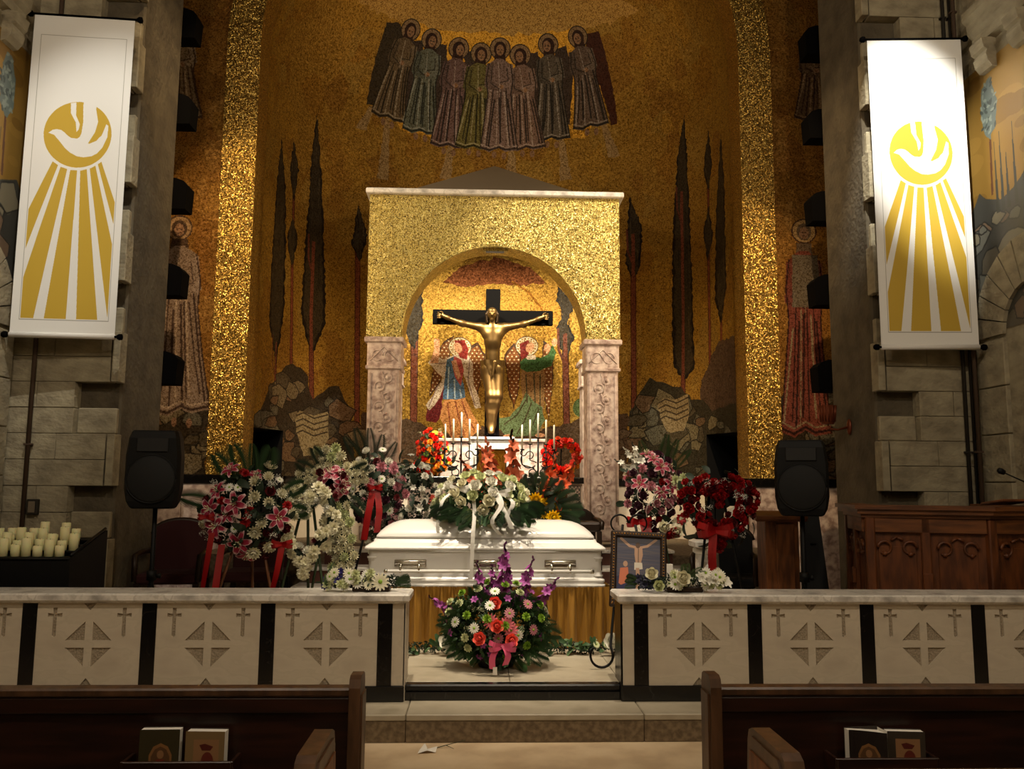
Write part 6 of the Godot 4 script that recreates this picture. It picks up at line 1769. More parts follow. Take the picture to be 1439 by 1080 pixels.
	put("side_shoot", tubed([Vector3(0.0, 0.016, -0.015), Vector3(0.05, 0.008, 0.03)], 0.002, 0.0015, 5), M.stem, tw)
	# more red chairs in the dark by the wall

# ---------------------------------------------------------------- flowers
# a curved petal: leaves the centre in direction dir, its rise going from a0 to a1 (radians above the flower's plane)
func petal(st: SurfaceTool, base: Vector3, dir: Vector3, length: float, wide: float, a0: float, a1: float, n := 3, cup := 0.15, col := []) -> void:
	var up := Vector3.UP
	var side := dir.cross(up).normalized()
	var p := base
	var rows := []
	var across := [-1.0, 0.0, 1.0] if col.is_empty() else [-1.0, -0.74, 0.0, 0.74, 1.0]
	for i in n + 1:
		var s := float(i) / n
		var a := lerpf(a0, a1, s)
		var t := dir * cos(a) + up * sin(a)
		if i > 0: p += t * length / n
		var nrm := up * cos(a) - dir * sin(a)
		var w := wide * 0.5 * pow(sin(PI * (0.12 + 0.80 * s)), 0.7)
		var row := []
		for c in across: row.append(p + side * w * c + nrm * w * cup * 2.0 * absf(c))
		rows.append(row)
	var last := across.size() - 1
	for i in n:
		for k in last:
			var q := [[i, k], [i + 1, k], [i + 1, k + 1], [i, k + 1]]
			for j in [0, 1, 2, 0, 2, 3]:
				if col.size() > 0: st.set_color(col[1] if q[j][1] == 0 or q[j][1] == last or q[j][0] == n else col[0])
				st.add_vertex(rows[q[j][0]][q[j][1]])

func ring_of(st: SurfaceTool, n: int, y: float, r: float, length: float, wide: float, a0: float, a1: float, off := 0.0, seg := 3, cup := 0.15, col := []) -> void:
	for i in n:
		var a := TAU * i / n + off
		var d := Vector3(cos(a), 0, sin(a))
		petal(st, Vector3(0, y, 0) + d * r, d, length, wide, a0, a1, seg, cup, col)

func flower_meshes() -> void:
	var st := tool(true)   # rose, radius about 1
	ring_of(st, 6, 0.0, 0.10, 1.15, 1.05, 0.05, 0.95, 0.2, 3, 0.14)
	ring_of(st, 5, 0.06, 0.10, 1.15, 1.0, 0.35, 1.5, 0.7, 3, 0.2)
	ring_of(st, 5, 0.12, 0.08, 1.1, 0.9, 0.7, 1.9, 0.1, 3, 0.26)
	ring_of(st, 4, 0.2, 0.05, 1.0, 0.7, 1.05, 2.0, 0.4, 3, 0.3)
	ring_of(st, 3, 0.25, 0.02, 0.9, 0.5, 1.4, 2.1, 0.9, 3, 0.4)
	K.rose = done(st)
	st = tool(true)   # chrysanthemum ball
	for r in [[13, 0.0, 0.2, 1.0, -0.1, 0.75], [12, 0.08, 0.2, 1.0, 0.2, 1.25], [11, 0.14, 0.18, 0.98, 0.5, 1.6], [9, 0.2, 0.12, 0.95, 0.8, 1.9], [6, 0.26, 0.05, 0.85, 1.2, 2.1]]:
		ring_of(st, r[0], r[1], r[2], r[3], 0.36, r[4], r[5], r[1] * 7.0, 2, 0.3)
	K.mum = done(st)
	st = tool(true)   # carnation: ruffled tuft
	for r in [[9, 0.0, 0.15, 0.9, 0.1, 0.2], [8, 0.1, 0.1, 0.85, 0.6, 0.4], [6, 0.15, 0.05, 0.8, 1.0, 0.9], [4, 0.2, 0.02, 0.7, 1.35, 1.2]]:
		ring_of(st, r[0], r[1], r[2], r[3], 0.62, r[4], r[5], r[1] * 11.0, 2, -0.2)
	K.carnation = done(st)
	st = tool(true)   # daisy petals
	ring_of(st, 13, 0.0, 0.16, 0.86, 0.38, 0.35, -0.1, 0.0, 2, 0.15)
	K.daisy = done(st)
	K.eye = lathed([Vector2(0.26, 0.0), Vector2(0.24, 0.1), Vector2(0.12, 0.17), Vector2(0, 0.18)], 9)
	st = tool(true)   # lily with pale edges, vertex colours
	var inside := Color(0.30, 0.012, 0.045); var edge := Color(0.75, 0.55, 0.55)
	ring_of(st, 3, 0.0, 0.05, 1.25, 0.5, 1.15, -0.5, 0.0, 4, 0.15, [inside, edge])
	ring_of(st, 3, 0.02, 0.05, 1.25, 0.62, 1.2, -0.35, PI / 3, 4, 0.15, [inside, edge])
	K.lily = done(st)
	st = tool(true)   # lily stamens
	for i in 6:
		var a := TAU * i / 6 + 0.2
		tube(st, [Vector3.ZERO, Vector3(cos(a) * 0.15, 0.5, sin(a) * 0.15), Vector3(cos(a) * 0.3, 0.78, sin(a) * 0.3)], 0.02, 0.035, 4)
	K.stamens = done(st)
	st = tool(true)   # open trumpet floret (gladiolus, orchid)
	ring_of(st, 6, 0.0, 0.04, 1.0, 0.62, 1.2, 0.1, 0.0, 3, 0.2)
	K.floret = done(st)
	st = tool(true)   # gladiolus spike, one unit tall: florets up the stem, buds at the tip
	for i in 9:
		var y := 0.22 + 0.075 * i
		var a := i * 2.5
		var d := Vector3(cos(a), 0.55, sin(a)).normalized()
		var xf := facing(d, i * 1.3, 0.17 * (1.0 - 0.055 * i), Vector3(0, y, 0))
		var fl := SurfaceTool.new()
		st.append_from(K.floret, 0, xf)
	for i in 4:
		lathe(st, [Vector2(0, 0), Vector2(0.018, 0.02), Vector2(0.014, 0.05), Vector2(0, 0.07)], 6, facing(Vector3(cos(i * 2.5) * 0.5, 1, sin(i * 2.5) * 0.5), 0, 1.0, Vector3(0, 0.86 + 0.04 * i, 0)))
	K.spike = st.commit()
	K.spike_stem = tubed([Vector3.ZERO, Vector3(0.005, 0.5, 0), Vector3(0, 1.0, 0)], 0.012, 0.006, 5)
	# palm frond: long leaflets on a bending rib, one unit long
	for e in [["palm", 20, 0.40, 0.028, 0.55], ["fern", 26, 0.20, 0.026, 0.95]]:
		st = tool()
		var pts := []
		for i in 9:
			var s := i / 8.0
			pts.append(Vector3(0, s * (1.0 - 0.10 * s), 0.30 * s * s))
		tube(st, pts, 0.010, 0.003, 4)
		var n: int = e[1]
		for i in n:
			var s := 0.14 + 0.86 * i / n
			var p := Vector3(0, s * (1.0 - 0.10 * s), 0.30 * s * s)
			for sd in [-1, 1]:
				var L: float = e[2] * sin(PI * (0.18 + 0.74 * s))
				var ang: float = e[4] + 0.1
				var tip := p + Vector3(sd * L * sin(ang), L * cos(ang), 0.10 * L + 0.25 * s * L)
				var mid := p.lerp(tip, 0.45) + Vector3(0, 0, 0.06 * L)
				var wv: Vector3 = Vector3(sd * -cos(ang), sin(ang), 0.2).normalized() * e[3] * 0.5
				tri(st, p, mid + wv, mid - wv); tri(st, mid + wv, tip, mid - wv)
		K[e[0]] = done(st)
	# plain leaf, one unit long
	st = tool(true)
	petal(st, Vector3.ZERO, Vector3(0, 0, 1), 1.0, 0.48, 0.9, 0.1, 4, 0.12)
	K.leaf = done(st)
	# tuft of filler: many small leaves or bloom specks joined (counted as stuff)
	st = tool()
	for i in 60:
		var d := Vector3(rng.randf_range(-1, 1), rng.randf_range(-1, 1), rng.randf_range(-1, 1)).normalized()
		var b := d * rng.randf_range(0.3, 0.75)
		st.append_from(K.leaf, 0, facing((d + Vector3(rng.randf() - 0.5, rng.randf() - 0.5, rng.randf() - 0.5)).normalized(), rng.randf() * TAU, rng.randf_range(0.28, 0.5), b))
	K.tuft = st.commit()
	st = tool()
	for i in 46:
		var d := Vector3(rng.randf_range(-1, 1), rng.randf_range(-0.3, 1), rng.randf_range(-1, 1)).normalized()
		var b := d * rng.randf_range(0.6, 1.0)
		lathe(st, [Vector2(0, -0.06), Vector2(0.075, 0), Vector2(0, 0.06)], 5, facing(d, 0, 1, b))
	K.specks = done(st)

func bloom(parent: Node, kind: String, m: String, at: Vector3, n: Vector3, size: float) -> Node:
	var called: String = {"mum": "chrysanthemum", "floret": "open_flower"}.get(kind, kind)
	var o := put(called, K[kind], M[m], parent, facing(n, rng.randf() * TAU, size, at))
	if kind == "daisy": put("flower_eye", K.eye, M.lime if m != "yellow" else M.yellow, o)
	if kind == "lily": put("stamens", K.stamens, M.green_white, o)
	return o

func frond(parent: Node, kind: String, at: Vector3, dir: Vector3, size: float, m := "palm") -> void:
	# the frond arches towards +z (the open side)
	var y := dir.normalized()
	var z := (Vector3(0, -0.2, 1) - y * y.dot(Vector3(0, -0.2, 1))).normalized()
	var x := y.cross(z)
	put("palm_frond" if kind == "palm" else "fern_frond", K[kind], M[m], parent, Transform3D(Basis(x, y, z).scaled(Vector3.ONE * size), at))

func leaf(parent: Node, at: Vector3, dir: Vector3, size: float, m := "leaf") -> void:
	put("leaf", K.leaf, M[m], parent, facing(dir, rng.randf() * TAU, size, at))

func foliage(parent: Node, spots: Array, r: float, m := "leaf_dark", called := "foliage", kind := "tuft") -> void:
	var st := tool()
	for p in spots:
		st.append_from(K[kind], 0, facing(Vector3(rng.randf() - 0.5, rng.randf(), rng.randf() - 0.5), rng.randf() * TAU, r * rng.randf_range(0.8, 1.2), p))
	var o := put(called, st.commit(), M[m], parent)
	o.set_meta("kind", "stuff")

func front_dirs(n: int, zmin := -0.1) -> Array:
	var out := []
	for i in n:
		var z := lerpf(1.0, zmin, (i + 0.5) / n)
		var r := sqrt(maxf(0.0, 1.0 - z * z))
		var a := i * 2.39996
		out.append(Vector3(cos(a) * r, sin(a) * r, z))
	return out

func tripod(o: Node, h: float, spread: float, m: Material, back := 0.28) -> void:
	for s in [-1, 1]:
		put("stand_leg", tubed([Vector3(s * 0.05, h, -0.05), Vector3(s * spread, 0.0, 0.12)], 0.013, 0.012, 6), m, o)
	put("stand_leg", tubed([Vector3(0, h, -0.06), Vector3(0, 0.0, -back)], 0.013, 0.012, 6), m, o)
	put("stand_bar", tubed([Vector3(-spread * 0.62, h * 0.35, 0.055), Vector3(spread * 0.62, h * 0.35, 0.055)], 0.008, 0.008, 5), m, o)

func ribbon(o: Node, m: String, pts: Array, w: float, twist := 0.0, side := Vector3.RIGHT, called := "ribbon") -> void:
	var c := Curve3D.new()
	for i in pts.size():
		var t: Vector3 = (pts[mini(i + 1, pts.size() - 1)] - pts[maxi(i - 1, 0)]) * 0.2
		c.add_point(pts[i], -t, t)
	var q := []
	for i in 15: q.append(c.sample_baked(c.get_baked_length() * i / 14.0, true))
	var st := tool(true)
	strip(st, q, w, side, twist)
	put(called, done(st), M[m], o)

func bow(o: Node, m: String, c: Vector3, s: float) -> void:
	for e in [[1, 0.3], [-1, 0.3], [1, -0.25], [-1, -0.25]]:
		var d := Vector3(e[0], e[1], 0.0).normalized() * s
		ribbon(o, m, [c, c + d * 0.6 + Vector3(0, 0, s * 0.45), c + d, c + d * 0.55 + Vector3(0, -s * 0.1, s * 0.05), c], s * 0.34, 0.0, Vector3(-e[1], e[0], 0).normalized(), "bow_loop")

# pick by weights: [[kind, material, size, weight], ...]
func pick(mix: Array) -> Array:
	var t := 0.0
	for e in mix: t += e[3]
	var r := rng.randf() * t
	for e in mix:
		r -= e[3]
		if r <= 0.0: return e
	return mix[-1]

func spray(o: Node, c: Vector3, r: Vector3, n: int, mix: Array, zmin := -0.05, leafy := 16, leaf_m := "leaf", jitter := 0.12) -> void:
	var spots := []
	for d in front_dirs(maxi(10, n / 3), -0.5): spots.append(c + d * r * 0.62)
	foliage(o, spots, minf(r.x, r.y) * 0.36)
	for d in front_dirs(n, zmin):
		var e := pick(mix)
		var k := rng.randf_range(1.0 - jitter * 2.0, 1.0 + jitter * 0.5)
		bloom(o, e[0], e[1], c + d * r * k, (d / r).normalized() * 0.8 + Vector3(0, 0.1, 0.25), e[2] * rng.randf_range(0.85, 1.15))
	for d in front_dirs(leafy, -0.1):
		var k := rng.randf_range(0.75, 1.0)
		leaf(o, c + d * r * k, (d + Vector3(rng.randf() - 0.5, rng.randf() - 0.5, 0.3)).normalized(), rng.randf_range(0.09, 0.15), leaf_m)

func specks(o: Node, c: Vector3, r: Vector3, n: int, size: float, m := "white_petal") -> void:
	var s := []
	for i in n:
		var d := Vector3(rng.randf_range(-1, 1), rng.randf_range(-1, 1), rng.randf_range(0.1, 1)).normalized()
		s.append(c + d * r * rng.randf_range(0.85, 1.08))
	foliage(o, s, size, m, "tiny_blossoms", "specks")

func all_flowers() -> void:
	flower_meshes()
	var F := 0.285
	# 1. tall spray of lilies and white chrysanthemums beside the loudspeaker
	var o := thing("flower_spray", "standing spray of crimson lilies, white chrysanthemums and red ribbon by the loudspeaker", "flowers", Vector3(-2.2, F, -7.3))
	tripod(o, 1.1, 0.34, M.oak)
	spray(o, Vector3(0, 1.13, 0), Vector3(0.40, 0.38, 0.22), 46, [["lily", "lily", 0.085, 3.0], ["mum", "cream", 0.055, 2.6], ["carnation", "red", 0.042, 1.5], ["rose", "dark_red", 0.042, 1.5], ["daisy", "white_petal", 0.035, 1.2]], 0.0, 26, "leaf_dark")
	specks(o, Vector3(0, 1.13, 0), Vector3(0.43, 0.42, 0.26), 12, 0.045)
	for e in [[-0.5, 0.75], [-0.25, 0.95], [0.05, 1.0], [0.35, 0.9], [0.8, 0.3], [-0.9, 0.1], [0.75, -0.1]]:
		frond(o, "fern" if e[0] > 0.0 and e[0] < 0.2 else "palm", Vector3(e[0] * 0.22, 1.13 + e[1] * 0.22, -0.02), Vector3(e[0], e[1] + 0.2, 0.1), 0.40)
	ribbon(o, "ribbon_red", [Vector3(-0.25, 0.95, 0.2), Vector3(-0.28, 0.6, 0.24), Vector3(-0.33, 0.3, 0.2)], 0.05, 0.9)
	ribbon(o, "ribbon_red", [Vector3(-0.18, 0.85, 0.15), Vector3(-0.2, 0.5, 0.2), Vector3(-0.22, 0.2, 0.2)], 0.055, -0.8)
	ribbon(o, "ribbon_red", [Vector3(0.33, 0.85, 0.2), Vector3(0.30, 0.6, 0.24), Vector3(0.24, 0.4, 0.2)], 0.055, 0.9)
	bow(o, "ribbon_red", Vector3(0.33, 0.86, 0.2), 0.09)
	bow(o, "ribbon_red", Vector3(-0.3, 1.08, 0.22), 0.07)

	# 2. open heart of white carnations and dark red roses
	o = thing("heart_wreath", "open heart of white carnations dotted with dark red roses on an easel", "wreath", Vector3(-1.78, F, -7.6))
	tripod(o, 1.15, 0.26, M.stem)
	heart(o, Vector3(0, 1.0, 0), 0.235, 0.36, 0.07, 62, [["carnation", "cream", 0.055, 5.0], ["mum", "white_petal", 0.05, 2.0], ["rose", "dark_red", 0.032, 1.6]])

	# 3. cross of white chrysanthemums with lilies at the crossing
	o = thing("flower_cross", "tilted cross of packed white chrysanthemums with crimson lilies at its centre", "flowers", Vector3(-1.60, F, -7.98))
	tripod(o, 1.3, 0.22, M.stem)
	var tilt := Basis(Vector3(0, 0, 1), 0.16)
	var cc := Vector3(0, 1.33, 0.02)
	var backing := box_mesh(Vector3(0, -0.18, -0.03), Vector3(0.2, 1.1, 0.05), 0.01, Transform3D(tilt, cc))
	put("foam_upright", backing, M.leaf_dark, o)
	put("foam_arms", box_mesh(Vector3(0, 0.1, -0.03), Vector3(0.58, 0.18, 0.05), 0.01, Transform3D(tilt, cc)), M.leaf_dark, o)
	for j in 15:
		for i in 3:
			var q := Vector3((i - 1) * 0.078 + (0.02 if j % 2 else -0.02), 0.36 - j * 0.078, 0.02 + (0.03 if i == 1 else 0.0))
			if q.y < 0.14 and q.y > -0.12: continue
			bloom(o, "mum", "cream" if rng.randf() < 0.7 else "green_white", cc + tilt * q, tilt * Vector3((i - 1) * 0.4, 0, 1), rng.randf_range(0.046, 0.055))
	for j in 3:
		for i in 9:
			var q := Vector3(-0.3 + i * 0.075, 0.03 + j * 0.07, 0.025 + (0.02 if j == 1 else 0.0))
			if absf(q.x) < 0.11: continue
			bloom(o, "mum", "cream", cc + tilt * q, tilt * Vector3(0, (j - 1) * 0.5, 1), rng.randf_range(0.044, 0.052))
	for i in 7:
		var a := i * 2.4
		bloom(o, "lily", "lily", cc + Vector3(cos(a) * 0.08, 0.04 + sin(a) * 0.09, 0.08), Vector3(cos(a) * 0.7, sin(a) * 0.7, 0.8), 0.085)
	for i in 5: bloom(o, "rose", "dark_red", cc + Vector3(rng.randf_range(-0.12, 0.12), rng.randf_range(-0.1, 0.14), 0.1), Vector3(0, 0, 1), 0.04)
	for e in [[-0.8, 0.6], [-0.5, 1.0], [0.6, -0.4], [-0.7, -0.5], [0.7, 0.5]]: frond(o, "palm", cc + Vector3(e[0] * 0.1, e[1] * 0.1, 0.0), Vector3(e[0], e[1], 0.1), 0.34, "leaf_dark")

	# 4. spray of pink-white blooms with a red sash
	o = thing("flower_spray", "standing spray of pale pink flowers with a large dark fern and red sash", "flowers", Vector3(-1.24, F, -8.35))
	tripod(o, 1.2, 0.3, M.iron, 0.2)
	spray(o, Vector3(0, 1.30, 0), Vector3(0.28, 0.42, 0.2), 44, [["carnation", "dusty_pink", 0.05, 2.2], ["mum", "white_petal", 0.042, 2.0], ["rose", "plum", 0.045, 2.0], ["daisy", "white_petal", 0.042, 1.5], ["carnation", "dark_red", 0.042, 1.5]], 0.0, 24, "leaf_dark")
	for e in [[-0.55, 1.0, 0.42], [-0.3, 1.1, 0.48], [-0.05, 1.1, 0.46], [0.2, 1.0, 0.4], [0.5, 0.9, 0.36], [0.9, 0.3, 0.3]]: frond(o, "fern", Vector3(e[0] * 0.15 - 0.06, 1.5, -0.06), Vector3(e[0], e[1], 0.02), e[2], "leaf_dark")
	ribbon(o, "ribbon_red", [Vector3(-0.02, 1.3, 0.22), Vector3(-0.05, 1.1, 0.25), Vector3(-0.09, 0.83, 0.24)], 0.065, 0.25)
	ribbon(o, "ribbon_red", [Vector3(0.02, 1.3, 0.22), Vector3(0.05, 1.12, 0.25), Vector3(0.03, 0.9, 0.24)], 0.06, -0.3)
	bow(o, "ribbon_red", Vector3(0.0, 1.33, 0.23), 0.075)
	specks(o, Vector3(0.02, 1.25, 0), Vector3(0.32, 0.45, 0.24), 12, 0.045, "dusty_pink")

	# 5. white cascade beside the altar
	o = thing("flower_basket", "tall cascade of small white flowers beside the altar front", "flowers", Vector3(-0.98, 0.780, -9.0))
	put("basket", lathed([Vector2(0, 0), Vector2(0.12, 0.0), Vector2(0.16, 0.26), Vector2(0.15, 0.26), Vector2(0, 0.2)], 16), M.frame, o)
	spray(o, Vector3(0.0, 0.74, 0.02), Vector3(0.30, 0.44, 0.2), 60, [["carnation", "white_petal", 0.042, 3.0], ["daisy", "white_petal", 0.04, 2.0], ["floret", "white_petal", 0.045, 2.0]], -0.1, 36, "leaf_dark", 0.25)
	spray(o, Vector3(-0.12, 0.35, 0.08), Vector3(0.36, 0.22, 0.14), 26, [["carnation", "white_petal", 0.045, 3.0], ["rose", "dusty_pink", 0.04, 1.0]], 0.0, 20, "leaf_dark", 0.25)

	# 6. orange and yellow bouquet on the altar
	o = thing("altar_bouquet", "orange, red and yellow bouquet on the end of the altar", "flowers", Vector3(-0.90, 1.752, -11.76))
	put("vase", lathed([Vector2(0, 0), Vector2(0.07, 0.0), Vector2(0.085, 0.06), Vector2(0.06, 0.13), Vector2(0.07, 0.15), Vector2(0, 0.14)], 16), M.brass, o)
	spray(o, Vector3(0, 0.33, 0.02), Vector3(0.22, 0.30, 0.16), 48, [["rose", "flame", 0.05, 2.2], ["carnation", "gold_petal", 0.045, 2.6], ["daisy", "yellow", 0.045, 1.4], ["rose", "orange", 0.045, 1.5], ["carnation", "lime", 0.035, 0.8]], -0.1, 22, "leaf")
	spray(o, Vector3(0.04, 0.15, 0.10), Vector3(0.25, 0.1, 0.1), 18, [["rose", "flame", 0.04, 1.0], ["carnation", "gold_petal", 0.04, 1.0]], 0.0, 12, "leaf_dark")
	specks(o, Vector3(0, 0.45, 0), Vector3(0.24, 0.25, 0.18), 10, 0.035, "green_white")

	# 7. ring of red and orange flowers on the altar
	o = thing("flower_wreath", "round ring of bright red and orange flowers on the altar", "wreath", Vector3(0.92, 1.752, -11.76))
	put("support", tubed([Vector3(0, 0.0, -0.16), Vector3(0, 0.40, -0.04)], 0.01), M.iron, o)
	put("support_foot", box_mesh(Vector3(0, 0.006, -0.06), Vector3(0.3, 0.012, 0.26), 0.003), M.iron, o)
	put("ring", tubed(arc(Vector3(0, 0.285, 0), 0.215, 0, TAU, 30), 0.045, 0.045, 8), M.leaf_dark, o)
	for i in 46:
		var a := i * TAU / 46 * 1.0
		var t := i * 2.4
		var dd := Vector3(cos(a) * cos(t), sin(a) * cos(t), absf(sin(t)) + 0.4).normalized()
		var e := pick([["rose", "flame", 0.05, 3.0 if sin(a) > -0.2 else 1.0], ["carnation", "gold_petal", 0.045, 1.3], ["rose", "orange", 0.045, 1.4], ["rose", "coral", 0.048, 1.0]])
		bloom(o, e[0], e[1], Vector3(cos(a) * 0.215, 0.29 + sin(a) * 0.21, 0) + dd * 0.045, dd, e[2])
	# 8. spray of white roses on the casket lid
	o = thing("casket_spray", "spray of white roses, palm leaves and white ribbons lying on the casket lid", "flowers", Vector3(-0.16, 1.338, -7.52))
	put("cradle", box_mesh(Vector3(0, 0.015, 0), Vector3(0.5, 0.03, 0.24), 0.01), M.leaf_dark, o)
	var spots := []
	for d in front_dirs(30, -0.4): spots.append(Vector3(-0.03, 0.13, 0.04) + d * Vector3(0.32, 0.15, 0.14))
	foliage(o, spots, 0.10, "leaf")
	for d in front_dirs(48, -0.15):
		var p: Vector3 = Vector3(-0.05, 0.17, 0.05) + d * Vector3(0.38, 0.22, 0.24)
		if p.y < 0.0 and rng.randf() < 0.45: continue
		bloom(o, "rose", ["green_white", "cream", "white_petal"][rng.randi() % 3], p, d + Vector3(0, 0.25, 0.3), rng.randf_range(0.05, 0.062))
	for i in 22:
		var a := PI * (0.96 + 1.08 * i / 21.0)
		var d := Vector3(cos(a) * 1.3, sin(a) * 0.42 + 0.08, 0.3 - 0.5 * sin(a) * (i % 2))
		frond(o, "palm", Vector3(cos(a) * 0.2, 0.10 + sin(a) * 0.02, 0.16 - 0.12 * sin(a)), d, rng.randf_range(0.28, 0.38) - 0.08 * absf(sin(a)), "palm" if i % 3 else "leaf_dark")
	for i in 10: leaf(o, Vector3(rng.randf_range(-0.4, 0.4), rng.randf_range(-0.02, 0.12), rng.randf_range(0.22, 0.3)), Vector3(rng.randf_range(-1, 1), 0.2, 1), 0.13)
	ribbon(o, "ribbon_white", [Vector3(-0.25, 0.27, 0.2), Vector3(-0.38, 0.18, 0.28), Vector3(-0.42, 0.02, 0.32), Vector3(-0.42, -0.1, 0.33)], 0.035, 0.8)
	ribbon(o, "ribbon_white", [Vector3(-0.12, 0.2, 0.26), Vector3(-0.11, 0.06, 0.33), Vector3(-0.12, -0.12, 0.40), Vector3(-0.13, -0.48, 0.405)], 0.032, 0.3)
	ribbon(o, "ribbon_white", [Vector3(0.06, 0.28, 0.24), Vector3(0.12, 0.14, 0.33), Vector3(0.04, 0.0, 0.34), Vector3(0.10, -0.1, 0.36), Vector3(0.14, -0.12, 0.37)], 0.045, 1.2)
	ribbon(o, "ribbon_white", [Vector3(0.1, 0.24, 0.26), Vector3(0.22, 0.16, 0.3), Vector3(0.17, 0.04, 0.34), Vector3(0.24, -0.04, 0.35)], 0.04, -1.0)
	ribbon(o, "ribbon_white", [Vector3(0.08, 0.2, 0.3), Vector3(0.16, 0.06, 0.35), Vector3(0.21, -0.06, 0.36)], 0.04, 0.3)
	bow(o, "ribbon_white", Vector3(0.1, 0.24, 0.27), 0.10)
	bow(o, "ribbon_white", Vector3(-0.24, 0.27, 0.22), 0.09)

	# 9. tall arrangement with orange gladioli behind the casket
	o = thing("gladiolus_arrangement", "tall arrangement of orange gladioli and yellow chrysanthemums behind the casket", "flowers", Vector3(0.26, F, -8.14))
	put("stand", lathed([Vector2(0, 0), Vector2(0.16, 0), Vector2(0.14, 0.03), Vector2(0.03, 0.06), Vector2(0.03, 0.8), Vector2(0.12, 0.86), Vector2(0.15, 1.0), Vector2(0, 0.98)], 18), M.frame, o)
	spray(o, Vector3(0.06, 1.10, 0.02), Vector3(0.34, 0.26, 0.2), 22, [["carnation", "green_white", 0.04, 1.5], ["mum", "yellow", 0.055, 1.6], ["rose", "orange", 0.04, 1.0], ["mum", "plum", 0.045, 1.0]], -0.05, 40, "leaf_dark", 0.2)
	for e in [[-0.36, 1.18, -0.2, 1.0], [-0.44, 1.1, -0.42, 0.8], [-0.18, 1.2, -0.06, 1.0], [-0.3, 1.1, -0.3, 0.9], [0.16, 1.08, 0.45, 0.9], [0.1, 1.1, 0.25, 1.0]]:
		glad(o, Vector3(e[0] * 0.8, e[1] - 0.1, 0.05), Vector3(e[2], e[3], 0.12), rng.randf_range(0.68, 0.78), "salmon" if e[0] < 0.0 else "orange")
	for i in 18:
		var a := -0.3 + PI * 1.25 * i / 17.0
		frond(o, "palm", Vector3(0.06 + cos(a) * 0.12, 1.1 + sin(a) * 0.08, 0.06), Vector3(cos(a) * 1.1, sin(a), 0.35), rng.randf_range(0.32, 0.46), "palm" if i % 3 else "leaf_dark")
	bloom(o, "mum", "yellow", Vector3(0.04, 1.22, 0.24), Vector3(0, 0.2, 1), 0.07)
	bloom(o, "mum", "yellow", Vector3(0.20, 1.06, 0.28), Vector3(0.1, 0.1, 1), 0.07)

	# 10. pink and mauve arrangement on the floor before the casket
	o = thing("floor_arrangement", "floor arrangement of mauve gladioli and coral roses with pink bow before the casket", "flowers", Vector3(-0.09, F, -6.52))
	put("vase", lathed([Vector2(0, 0), Vector2(0.13, 0.0), Vector2(0.16, 0.05), Vector2(0.17, 0.2), Vector2(0.15, 0.24), Vector2(0, 0.2)], 20), M.vase, o)
	spots = []
	for d in front_dirs(46, -0.5): spots.append(Vector3(0, 0.31, 0.02) + d * Vector3(0.36, 0.22, 0.2))
	foliage(o, spots, 0.10, "leaf")
	foliage(o, spots.slice(0, 20), 0.09, "leaf_dark", "dark_foliage")
	for i in 40:
		var a := TAU * i / 40.0
		var d := Vector3(cos(a) * 1.2, maxf(sin(a), -0.55) * 0.75, 0.15 + 0.3 * (i % 2))
		frond(o, "fern" if i % 3 else "palm", Vector3(cos(a) * 0.18, 0.28 + sin(a) * 0.10, 0.06), d, rng.randf_range(0.24, 0.34), "leaf" if i % 2 else "palm")
	for d in front_dirs(46, 0.0):
		var p: Vector3 = Vector3(0, 0.35, 0.04) + d * Vector3(0.39, 0.28, 0.31)
		var e := pick([["carnation", "lime", 0.034, 2.5], ["daisy", "white_petal", 0.04, 2.0], ["carnation", "green_white", 0.034, 2.0], ["daisy", "dusty_pink", 0.04, 1.2], ["floret", "mauve", 0.035, 0.8]])
		bloom(o, e[0], e[1], p, d + Vector3(0, 0.3, 0.3), e[2])
	for e in [[-0.015, 0.49, 0.25], [0.0, 0.34, 0.34], [-0.12, 0.25, 0.32], [0.10, 0.24, 0.34]]: bloom(o, "rose", "coral", Vector3(e[0], e[1], e[2]), Vector3(e[0] * 2.0, 0.35, 1), 0.052)
	for e in [[0.07, 0.36, 0.34], [0.10, 0.32, 0.33], [-0.05, 0.38, 0.32]]: bloom(o, "daisy", "pink", Vector3(e[0], e[1], e[2]), Vector3(e[0], 0.2, 1), 0.055)
	for e in [[0.05, 0.42, 0.02, 1.0, 0.42], [-0.08, 0.38, -0.18, 1.0, 0.34], [0.14, 0.38, 0.32, 1.0, 0.38], [0.22, 0.34, 0.6, 0.8, 0.34], [-0.26, 0.34, -0.75, 0.55, 0.26], [0.06, 0.4, 0.12, 1.0, 0.28], [-0.02, 0.4, -0.05, 1.0, 0.3]]:
		glad(o, Vector3(e[0], e[1], 0.05), Vector3(e[2], e[3], 0.12), e[4] * 1.2, "mauve")
	bow(o, "ribbon_pink", Vector3(0.04, 0.21, 0.36), 0.10)
	ribbon(o, "ribbon_pink", [Vector3(0.02, 0.22, 0.37), Vector3(-0.03, 0.14, 0.38), Vector3(-0.03, 0.05, 0.36)], 0.045, 0.3)
	ribbon(o, "ribbon_pink", [Vector3(0.05, 0.22, 0.37), Vector3(0.08, 0.15, 0.39), Vector3(0.06, 0.08, 0.37)], 0.045, -0.4)
	put("gift_tag", box_mesh(Vector3(-0.012, 0.04, 0.375), Vector3(0.03, 0.055, 0.002), 0.0005), M.paper, o)
	specks(o, Vector3(0, 0.33, 0.04), Vector3(0.36, 0.24, 0.27), 14, 0.032, "green_white")

